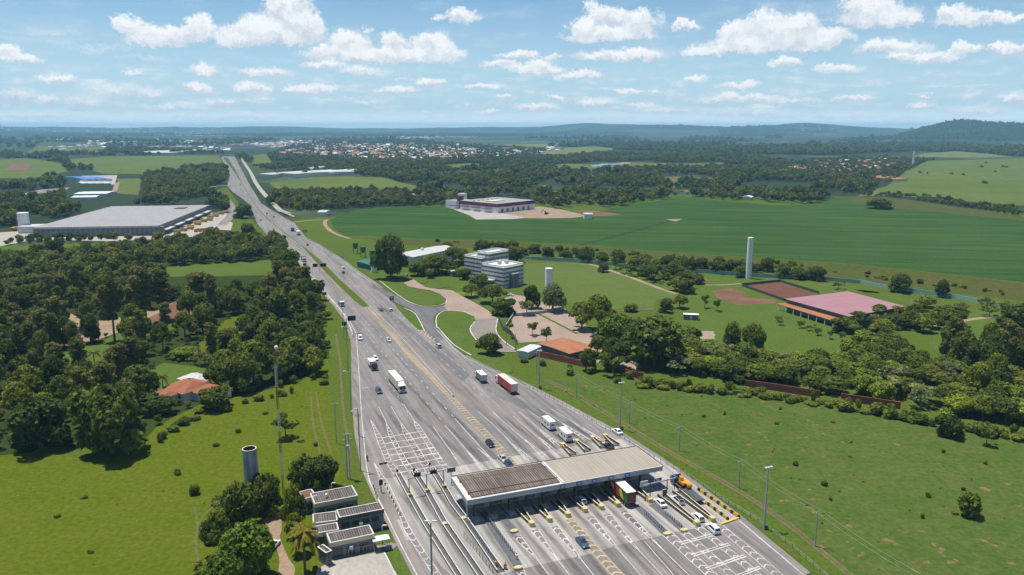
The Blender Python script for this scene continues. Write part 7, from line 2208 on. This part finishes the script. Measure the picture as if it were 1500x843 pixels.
# trees one can single out
for row in [
 ('dark',165,664,556,96,'largest dark dense tree at the edge of the left pasture'),
 ('dark',60,655,580,86,'dark tree at the far left edge of the pasture, left of the largest one'),
 ('open',419,643,606,46,'small lone open tree in the left pasture in front of the radio mast'),
 ('bush',284,724,706,20,'round dark shrub alone in the left pasture left of the water tank'),
 ('dark',446,720,668,52,'left lobe of the dark tree pair beside the transformer pole'),
 ('dark',474,716,666,50,'right lobe of the dark tree pair beside the transformer pole'),
 ('dark',392,752,690,48,'dark tree just right of the grey water tank'),
 ('dark',352,775,706,58,'dark tree in front of the foot of the grey water tank'),
 ('broad',322,815,750,52,'mid green tree left of the bright one at the bottom left'),
 ('bright',366,850,764,88,'large bright green tree at the bottom edge beside the dirt drive'),
 ('bright',330,890,806,66,'bright green tree cut by the bottom edge, left of the large one'),
 ('broad',432,790,712,40,'leafy tree against the left side of the toll office, farther one'),
 ('broad',434,812,752,36,'leafy tree against the left side of the toll office, nearer one'),
 ('palm',447,842,766,56,'yellowish palm beside the nearest toll office block'),
 ('greenpalm',227,584,548,20,'palm in front of the orange roofed house, left of the pair'),
 ('greenpalm',240,580,545,19,'palm in front of the orange roofed house, right of the pair'),
 ('greenpalm',139,537,511,24,'palm on the lawn strip of the left park'),
 ('dark',573,409,340,52,'very large dark tree standing alone beside the white hall'),
 ('broad',642,402,374,44,'dome shaped tree right of the large dark one, before the hall'),
 ('dark',622,398,378,34,'dark tree at the corner of the white hall'),
 ('broad',664,388,362,36,'leafy tree behind the left tower of the office block'),
 ('dark',752,384,360,30,'round dark tree behind the right side of the office block'),
 ('broad',704,424,402,36,'spreading tree in front of the office entrance hall'),
 ('broad',722,446,417,46,'spreading tree on the lawn below the office block'),
 ('dark',779,452,416,24,'dark tree left of the white cylindrical tank'),
 ('greydome',810,456,414,40,'greyish tree at the foot of the white cylindrical tank'),
 ('open',772,462,438,30,'small tree on the pink yard above the grey wall'),
 ('dark',718,519,487,38,'round dense tree by the road edge below the brown paving'),
 ('open',780,492,471,22,'thin tree in the parking yard, left of the pair'),
 ('open',800,504,478,24,'leafy tree in the parking yard, right of the pair'),
 ('broad',852,482,442,46,'bright leafy tree at the right edge of the parking yard'),
 ('broad',876,492,432,54,'taller leafy tree at the right edge of the parking yard'),
 ('bright',905,508,458,60,'light green tree left of the massive dark tree'),
 ('dark',958,534,460,104,'massive dark spreading tree right of the dirt drive'),
 ('dark',900,540,494,50,'dark tree between parking yard drive and massive tree'),
 ('broad',876,524,492,34,'leafy tree right of the guard house'),
 ('open',898,548,512,46,'tree group in front of the drive, right of the guard house'),
 ('dark',862,543,510,30,'dense small tree in front of the guard house, at the brick wall'),
 ('bright',612,404,382,30,'bright tree below the corner of the white hall'),
 ('bright',634,398,372,36,'bright tree against the front of the white hall'),
 ('broad',655,402,380,38,'leafy tree left of the small grey lodge'),
 ('broad',676,384,364,30,'leafy tree touching the left tower of the office block'),
 ('broad',690,436,416,28,'low tree on the garden lawn before the office entrance'),
 ('dark',738,462,436,36,'dark tree on the lawn beside the drive to the yard'),
 ('bush',923,456,440,26,'round shrub on the lower edge of the sports field'),
 ('dark',975,458,436,20,'small dark tree on the lawn by the dirt path, left'),
 ('broad',996,452,432,26,'wide tree on the lawn by the dirt path, right'),
 ('open',1032,452,431,16,'small tree with round shadow on the club lawn, left of two'),
 ('open',1050,456,438,16,'small tree with round shadow on the club lawn, right of two'),
 ('dark',1072,520,470,30,'tree clump on the club lawn, left half'),
 ('dark',1102,522,472,40,'tree clump on the club lawn, right half'),
 ('bush',1418,756,722,40,'round dark shrub alone on the right meadow near the bottom right'),
 ('dark',1390,640,606,36,'small dark tree on the meadow below the brick wall'),
 ('open',1445,653,622,30,'thin spreading shrub tree on the meadow below the brick wall, far right'),
 ('dark',1496,486,444,72,'big dark tree at the right edge beyond the lawn'),
 ('dark',1318,428,400,34,'dark round tree in front of the pale green wall, near the clubhouse'),
 ('dark',1380,436,408,20,'dark tree by the pale green wall, farther right'),
 ('open',1228,424,411,17,'small tree on the lawn behind the pink roof'),
 ('dark',1287,306,290,42,'low wide dark tree at the corner of the soya field'),
 ('dark',356,320,298,26,'dark round tree standing beside the oncoming side of the highway'),
 ('grey',300,535,515,34,'pale flowering tree beside the orange roofed house'),
 ('bright',272,525,508,44,'bright green tree above the orange roofed house'),
 ('dark',236,606,580,50,'dark tree below the orange roofed house'),
 ('dark',316,600,566,48,'dark tree right below the orange roofed house'),
 ('broad',205,598,536,62,'broad tree left of the orange roofed house'),
 ('broad',372,562,500,66,'tall broad tree left of the radio mast lamp'),
 ('broad',432,545,495,64,'broad tree right of the radio mast lamp'),
 ('dark',398,480,418,62,'dark round tree in the middle of the wood by the highway'),
 ('tall',215,478,388,46,'tallest eucalyptus beside the red dirt clearing'),
 ('tall',168,500,400,42,'tall eucalyptus in the middle of the dirt clearing'),
 ('tall',236,470,392,40,'tall eucalyptus right of the tallest one'),
 ('tall',86,490,432,36,'eucalyptus with bare trunk left of the dirt clearing'),
 ('tall',292,452,398,40,'eucalyptus between dirt clearing and the highway wood'),
 ('tall',112,530,470,24,'thin eucalyptus on the park lawn')]:
    tree_px(*row)

def scatter(poly, n, mind, seed, exclude=('open',), grow=True, world=False):
    r = random.Random(seed)
    poly = poly if world else [G(*p) for p in poly]
    xs, ys = [p[0] for p in poly], [p[1] for p in poly]
    ex = []
    for k in exclude:
        for z in ZONES.get(k, []):
            ex.append((min(p[0] for p in z), max(p[0] for p in z), min(p[1] for p in z), max(p[1] for p in z), z))
    out = []; cell = {}
    tries = 0
    while len(out) < n and tries < n * 25:
        tries += 1
        p = (r.uniform(min(xs), max(xs)), r.uniform(min(ys), max(ys)))
        if not inside(p, poly): continue
        c = (int(p[0] // mind), int(p[1] // mind))
        if any((p[0]-q[0])**2 + (p[1]-q[1])**2 < mind * mind for i in (-1, 0, 1) for j in (-1, 0, 1) for q in cell.get((c[0]+i, c[1]+j), [])): continue
        if any(e[0] <= p[0] <= e[1] and e[2] <= p[1] <= e[3] and inside(p, e[4]) for e in ex): continue
        cell.setdefault(c, []).append(p); out.append(p)
    return out
def grove(poly, n, mind, seed, kinds, hr, wr, label, group, exclude=('open',)):
    r = random.Random(seed)
    pts = [p for p in scatter(poly, n, mind, seed, exclude) if all((p[0]-t[0])**2 + (p[1]-t[1])**2 > (t[2] * .33) ** 2 for t in TREES)]
    for p in pts:
        k = r.choice(kinds); f = r.uniform(0, 1)
        h = hr[0] + (hr[1] - hr[0]) * f; w = wr[0] + (wr[1] - wr[0]) * r.uniform(0, 1)
        if k == 'tall': h *= 1.45; w *= .8
        tree(k, *p, h, w, {'tall': 'tall thin eucalyptus ', 'dark': 'dark dense tree ', 'broad': 'mid green leafy tree ', 'open': 'small open crowned tree ', 'bright': 'light green tree ', 'grey': 'greyish tree ', 'bush': 'low bush '}[k] + label, {'tall': 'eucalyptus ', 'dark': 'dark trees ', 'broad': 'leafy trees ', 'open': 'open trees ', 'bright': 'light green trees ', 'grey': 'greyish trees ', 'bush': 'bushes '}[k] + group)
    return len(pts)
g = []
g.append(grove([(-40,660),(-40,440),(60,440),(220,440),(300,440),(330,455),(320,500),(210,525),(215,560),(200,620),(205,645),(120,655),(60,650)], 92, 8.5, 21, ['tall','tall','broad','dark','tall','broad'], (10, 15), (8, 12), 'in the wood left of the orange roofed house', 'in the wood left of the house'))
g.append(grove([(300,590),(300,540),(320,520),(340,440),(400,405),(440,412),(474,455),(480,511),(468,552),(395,572)], 46, 8.0, 22, ['dark','broad','dark','broad','tall'], (9, 14), (9, 13), 'in the wood between orange roofed house and highway', 'in the wood beside the highway'))
g.append(grove([(960,548),(985,505),(1000,500),(1030,512),(1060,520),(1130,532),(1180,538),(1230,535),(1262,512),(1300,508),(1320,530),(1380,545),(1420,560),(1500,560),(1560,575),(1560,640),(1500,628),(1400,606),(1310,592),(1240,582),(1180,574),(1120,563),(1060,556),(1010,555)], 135, 6.2, 23, ['broad','dark','broad','bright','broad','bright','grey'], (5.5, 8.5), (8.5, 13), 'in the thick belt behind the brick wall', 'behind the brick wall', ('none',)))
g.append(grove([(1362,558),(1385,520),(1470,528),(1530,545),(1540,600),(1420,590)], 22, 6, 24, ['dark','tall','dark','broad'], (12, 17), (9, 12), 'in the tall dark stand by the lilac court', 'by the lilac court', ('none',)))
g.append(grove([(1235,488),(1262,470),(1300,465),(1345,468),(1400,470),(1395,482),(1330,492),(1300,505),(1260,505)], 16, 8, 25, ['broad','open','broad','dark'], (7, 9), (9, 13), 'at the right end of the pink roof', 'beside the clubhouse', ('none',)))
g.append(grove([(640,366),(700,368),(770,377),(850,384),(905,391),(990,398),(1060,404),(1090,410),(1100,404),(1200,412),(1200,402),(1000,388),(850,376),(700,365)], 44, 9, 26, ['dark','broad','dark'], (6, 9.5), (8, 12), 'in the row along the pale green wall', 'in the row along the pale green wall', ('none',)))
g.append(grove([(875,398),(920,393),(1000,402),(1030,418),(1020,432),(985,428),(940,408)], 22, 8, 27, ['broad','dark','open'], (6, 9), (8, 12), 'between sports field and club lawn', 'beside the dirt path of the sports field', ('none',)))
g.append(grove([(596,402),(620,392),(660,400),(684,402),(690,414),(660,410),(618,408)], 14, 6, 28, ['broad','dark','bright'], (4, 7), (6, 10), 'in the garden before the office block', 'in the office garden', ('none',)))
g.append(grove([(1140,470),(1240,500),(1238,505),(1140,476)], 9, 5, 29, ['open'], (3, 4.5), (3.5, 5), 'in the row along the orange veranda', 'young trees along the veranda', ('none',)))
g.append(grove([(1340,450),(1440,452),(1510,460),(1510,470),(1440,468),(1380,470)], 12, 9, 30, ['broad','open'], (5, 7), (7, 11), 'along the dirt path at the far right', 'along the far right path', ('none',)))
print('groves', g, NT)
g = []
rowb = lambda poly, n, seed, lab, grp, hr=(1.0, 2.6), wr=(1.6, 3.6), mind=7: grove(poly, n, mind, seed, ['bush'], hr, wr, lab, grp, ('none',))
g.append(rowb([(1010,570),(1250,610),(1400,640),(1500,700),(1500,800),(1300,800),(1150,700),(1000,620),(960,590)], 18, 31, 'dotted over the right meadow', 'on the right meadow', (.6, 1.7), (.9, 2.3)))
g.append(rowb([(940,560),(1010,564),(1100,574),(1250,596),(1400,622),(1500,640),(1500,650),(1400,632),(1250,604),(1100,582),(940,568)], 110, 32, 'at the foot of the brick wall', 'at the foot of the brick wall', (1.2, 4.2), (2.2, 6.5), 2.4))
g.append(rowb([(30,700),(200,670),(330,610),(400,600),(470,590),(480,660),(400,690),(300,760),(200,800),(60,830)], 9, 33, 'dotted over the left pasture', 'on the left pasture', (.6, 1.6), (1, 2.4)))
g.append(rowb([(225,640),(300,600),(390,584),(460,568),(476,552),(480,562),(440,574),(300,606),(235,650)], 34, 34, 'along the edge of the wood and left pasture', 'along the left wood edge', (.8, 3.2), (1.5, 5), 2.5))
g.append(rowb([(300,740),(350,735),(330,790),(300,840),(280,830)], 16, 35, 'around the foot of the trees by the water tank', 'around the water tank trees', (1.5, 3), (2.5, 5)))
g.append(rowb([(505,350),(700,358),(1000,382),(1200,398),(1480,436),(1480,430),(1200,392),(1000,376),(700,356)], 60, 36, 'on the dry strip below the soya field', 'below the soya field', (.9, 3.4), (1.8, 6), 3))
g.append(rowb([(760,520),(880,548),(930,556),(930,566),(840,552),(760,530)], 10, 37, 'before the left end of the brick wall', 'before the left brick wall', (1.5, 3), (2.5, 4.5)))
g.append(rowb([(735,455),(745,470),(758,500),(750,500),(738,480)], 8, 38, 'along the metal fence of the drive', 'along the metal fence', (1, 2), (2, 3.5)))
g.append(rowb([(1345,242),(1500,236),(1500,262),(1400,275),(1340,262)], 10, 39, 'dotted over the hill pasture', 'on the hill pasture', (3, 7), (5, 12)))
print('bushes', g, NT)

# ------------------------------------------------------------------ masses nobody could count (geometry nodes)
lib = bpy.data.collections.new('leaf_clumps')            # never linked to the scene: only the source of the masses
def lib_obj(name, me):
    o = bpy.data.objects.new(name, me); lib.objects.link(o); return o
def clump(seed, mat, hh=8.5, ww=8.5, size=.75, per=14):
    rng = np.random.default_rng(seed)
    L_ = [(0, 0, hh * .55, ww * .3, ww * .3, hh * .34)]
    for k in range(7):
        a = k * 2.4; r = rng.uniform(.14, .34) * ww; q = rng.uniform(.14, .22) * ww
        L_.append((r * math.cos(a), r * math.sin(a), hh * rng.uniform(.4, .78), q, q, q))
    return quads_mesh('clump', leaves(rng, L_, size, per), mat)
def gn_mass(name, label, pts, scales, source_objs, seed=0, category=None, heights=None):
    """points with size and turn; every point carries one clump"""
    n = len(pts)
    me = bpy.data.meshes.new(name)
    me.from_pydata([tuple(p) if len(p) == 3 else (*p, 0) for p in pts], [], [])
    rng = np.random.default_rng(seed)
    a = me.attributes.new('sc', 'FLOAT_VECTOR', 'POINT')
    s = np.array(scales, dtype=np.float32); hh = s * rng.uniform(.8, 1.2, n) if heights is None else np.array(heights)
    a.data.foreach_set('vector', np.stack([s, s, hh], 1).astype(np.float32).reshape(-1))
    a = me.attributes.new('rz', 'FLOAT_VECTOR', 'POINT'); z = np.zeros((n, 3), np.float32); z[:, 2] = rng.uniform(0, 6.28, n); a.data.foreach_set('vector', z.reshape(-1))
    a = me.attributes.new('pick', 'INT', 'POINT'); a.data.foreach_set('value', rng.integers(0, len(source_objs), n).astype(np.int32))
    o = bpy.data.objects.new(name, me); COL.objects.link(o)
    ng = bpy.data.node_groups.new(name, 'GeometryNodeTree')
    ng.interface.new_socket('Geometry', in_out='INPUT', socket_type='NodeSocketGeometry'); ng.interface.new_socket('Geometry', in_out='OUTPUT', socket_type='NodeSocketGeometry')
    gi, gout = ng.nodes.new('NodeGroupInput'), ng.nodes.new('NodeGroupOutput')
    mp = ng.nodes.new('GeometryNodeMeshToPoints')
    ip = ng.nodes.new('GeometryNodeInstanceOnPoints')
    gi2 = ng.nodes.new('GeometryNodeGeometryToInstance')
    for so in reversed(source_objs):
        oi = ng.nodes.new('GeometryNodeObjectInfo'); oi.inputs['Object'].default_value = so
        oi.inputs['As Instance'].default_value = False
        ng.links.new(oi.outputs['Geometry'], gi2.inputs[0])
    ng.links.new(gi.outputs[0], mp.inputs['Mesh']); ng.links.new(mp.outputs[0], ip.inputs['Points'])
    ng.links.new(gi2.outputs[0], ip.inputs['Instance'])
    ip.inputs['Pick Instance'].default_value = True
    for nm, ty, sk in (('pick', 'INT', 'Instance Index'), ('rz', 'FLOAT_VECTOR', 'Rotation'), ('sc', 'FLOAT_VECTOR', 'Scale')):
        na_ = ng.nodes.new('GeometryNodeInputNamedAttribute'); na_.data_type = ty; na_.inputs['Name'].default_value = nm
        ng.links.new(na_.outputs[0], ip.inputs[sk])
    ng.links.new(ip.outputs[0], gout.inputs[0])
    md = o.modifiers.new('scatter', 'NODES'); md.node_group = ng
    o['kind'] = 'stuff'
    tag(o, label, category)
    return o
C_NEAR = [lib_obj('clump', clump(s, m, 8.5, 8.5, .42, 44)) for s, m in ((1, 'leaf_mid'), (2, 'leaf_dark'), (3, 'leaf_far'), (4, 'leaf_olive'))]
C_MID = [lib_obj('clump', clump(s, m, 8.5, 9, .8, 13)) for s, m in ((5, 'leaf_far'), (6, 'leaf_dark'), (7, 'leaf_far'), (8, 'leaf_mid'), (9, 'leaf_olive'))]
C_FAR = [lib_obj('clump', clump(s, m, 8.5, 11, 1.5, 5)) for s, m in ((15, 'leaf_far'), (16, 'leaf_dark'), (17, 'leaf_far'))]
def wood(name, label, polys, mind, smin, smax, src, seed, nmax=12000, gap=None, exclude=('open',), world=False):
    r = random.Random(seed); P_ = []
    for q in polys:
        P_ += scatter(q, nmax, mind, seed + len(P_), exclude, True, world)
    if gap:                                                      # clearings where a broad noise says so
        P_ = [p for p in P_ if mnoise.fractal((p[0] / gap[0], p[1] / gap[0], seed * 1.7), 1.0, 2.0, 3) > gap[1]]
    S_ = [r.uniform(smin, smax) * (1.35 if r.random() < .12 else 1) for _ in P_]
    P3 = [(p[0], p[1], relief(*p)) for p in P_]
    print(name, len(P_))
    return gn_mass(name, label, P3, S_, src, seed)
# undergrowth and back of the left wood
wood('undergrowth', 'low undergrowth filling the floor of the left wood', [[(-60,655),(-60,430),(300,430),(400,400),(440,410),(476,455),(480,515),(466,555),(395,572),(300,588),(210,640),(60,650)]], 5.5, .2, .42, C_NEAR, 51, 900)
wood('wood', 'back of the left wood below the large warehouse', [[(-80,440),(-80,388),(100,376),(230,362),(340,352),(402,356),(430,392),(438,410),(400,403),(300,436),(100,442)]], 7.5, .85, 1.35, C_NEAR, 52, 900)
wood('wood', 'hedge of trees in front of the large warehouse', [[(-60,358),(60,352),(240,356),(240,361),(60,360),(-60,366)], [(270,362),(300,352),(360,348),(395,352),(405,380),(380,380),(300,386),(270,384)]], 6.5, .6, .95, C_NEAR, 53, 300)
wood('wood', 'woods behind the large warehouse and around the blue roofs', [[(-150,335),(-150,285),(60,290),(110,272),(160,285),(230,278),(330,282),(345,300),(330,312),(300,302),(160,302),(75,321),(40,312),(20,335)]], 9, .9, 1.4, C_MID, 54, 1500, (90, -.28))
wood('wood', 'dark wood beside the highway before the far left pasture', [[(205,280),(215,262),(265,248),(328,246),(332,256),(328,268),(290,280)]], 8.5, 1.0, 1.5, C_MID, 55, 800)
wood('wood', 'scattered woods of the far left', [[(-200,285),(-200,225),(90,226),(150,256),(200,255),(160,280)], [(60,228),(90,212),(330,226),(150,229)]], 15, .9, 1.7, C_FAR, 56, 1600, (160, .0))
wood('wood', 'woods between the highway and the soya field', [[(394,300),(404,284),(500,284),(604,286),(660,292),(664,302),(560,302),(500,306),(440,310)]], 7.5, .8, 1.25, C_MID, 57, 1500)
wood('wood', 'wide woods beyond the soya field', [[(400,258),(520,240),(640,238),(800,230),(900,226),(1050,225),(1160,240),(1140,255),(1250,262),(1300,268),(1250,288),(1195,299),(1130,300),(1040,292),(1000,287),(900,303),(850,315),(800,303),(740,285),(660,303),(620,280),(560,262),(470,260)]], 9.5, .85, 1.5, C_MID, 58, 9000, (130, -.16))
wood('wood', 'belt of woods before the town and left of the factory', [[(345,229),(420,229),(480,232),(570,237),(680,236),(760,232),(700,244),(620,246),(520,250),(440,246),(400,250),(372,246)]], 10, .9, 1.4, C_MID, 59, 3000, (150, -.3))
wood('wood', 'trees between the village houses on the right', [[(1100,262),(1140,240),(1240,232),(1370,234),(1350,262),(1300,268),(1200,270)]], 13, .7, 1.1, C_MID, 60, 1200, None)
wood('wood', 'trees between the houses of the town', [[(390,229),(430,213),(560,206),(720,214),(830,222),(700,236),(480,232)]], 26, .8, 1.2, C_FAR, 61, 2600, None)
wood('wood', 'dark plantation bands on the right below the hills', [[(800,214),(860,213),(1000,216),(1160,217),(1330,212),(1420,214),(1500,219),(1600,222),(1600,230),(1480,229),(1350,222),(1200,228),(1050,225),(960,222),(850,217)]], 16, 1.3, 2.0, C_FAR, 62, 7000, (500, -.55))
wood('wood', 'far woods below the hills', [[(-300,226),(-300,206),(330,206),(560,205),(900,203),(1200,204),(1800,206),(1800,215),(1300,212),(800,214),(400,212)]], 40, 1.3, 2.6, C_FAR, 63, 5000, (420, .12))
wood('wood', 'hedge of scrub across the right end of the soya field', [[(1262,284),(1300,285),(1400,296),(1500,310),(1600,322),(1600,330),(1500,318),(1400,304),(1300,291),(1262,288)]], 6, .45, .85, C_MID, 64, 500, (60, -.3))
wood('wood', 'forest on the high hill at the right edge', [[(r * math.sin(RAD(a)), r * math.cos(RAD(a))) for r, a in ((5900, 26), (5700, 30), (5600, 36), (5600, 48), (7900, 48), (7900, 36), (7500, 29), (6900, 26))]], 19, 1.1, 1.7, C_FAR, 66, 9000, (420, -.45), ('open',), True)
wood('wood', 'patches of forest on the far blue hills', [[(r * math.sin(RAD(a)), r * math.cos(RAD(a))) for r, a in ((9200, -38), (9200, 27), (12500, 27), (12500, -38))]], 34, 1.3, 2.2, C_FAR, 67, 16000, (1100, -.02), ('open',), True)
wood('scrub', 'hedge of scrub behind the small field and along the barrier', [[(408,362),(425,395),(465,436),(484,470),(478,470),(440,415),(404,370)]], 5, .5, .9, C_NEAR, 65, 60, None, ('none',))

# weeds that roughen the pastures
W_ = [lib_obj('weed', clump(s, m, 8.5, 9, 1.3, 7)) for s, m in ((31, 'tuft'), (32, 'tuft'), (33, 'leaf_bright'))]
def weeds(label, poly, n, mind, seed, smin, smax):
    p = scatter(poly, n, mind, seed, ('none',)); r = random.Random(seed)
    return gn_mass('weeds', label, [(x, y, -.1) for x, y in p], [smin + (smax - smin) * r.random() ** 3 for _ in p], W_, seed)
weeds('low weeds and grass clumps all over the left pasture', [(-60,860),(-60,690),(130,676),(220,655),(300,598),(470,570),(480,600),(500,690),(520,720),(430,760),(330,740),(280,860)], 160, 1.5, 71, .015, .06)
weeds('low weeds and grass clumps all over the right meadow', [(770,562),(1000,566),(1250,606),(1520,650),(1520,860),(1240,860),(1130,770),(1000,690),(900,630)], 420, 1.5, 72, .015, .07)
print('objects', len(bpy.data.objects))
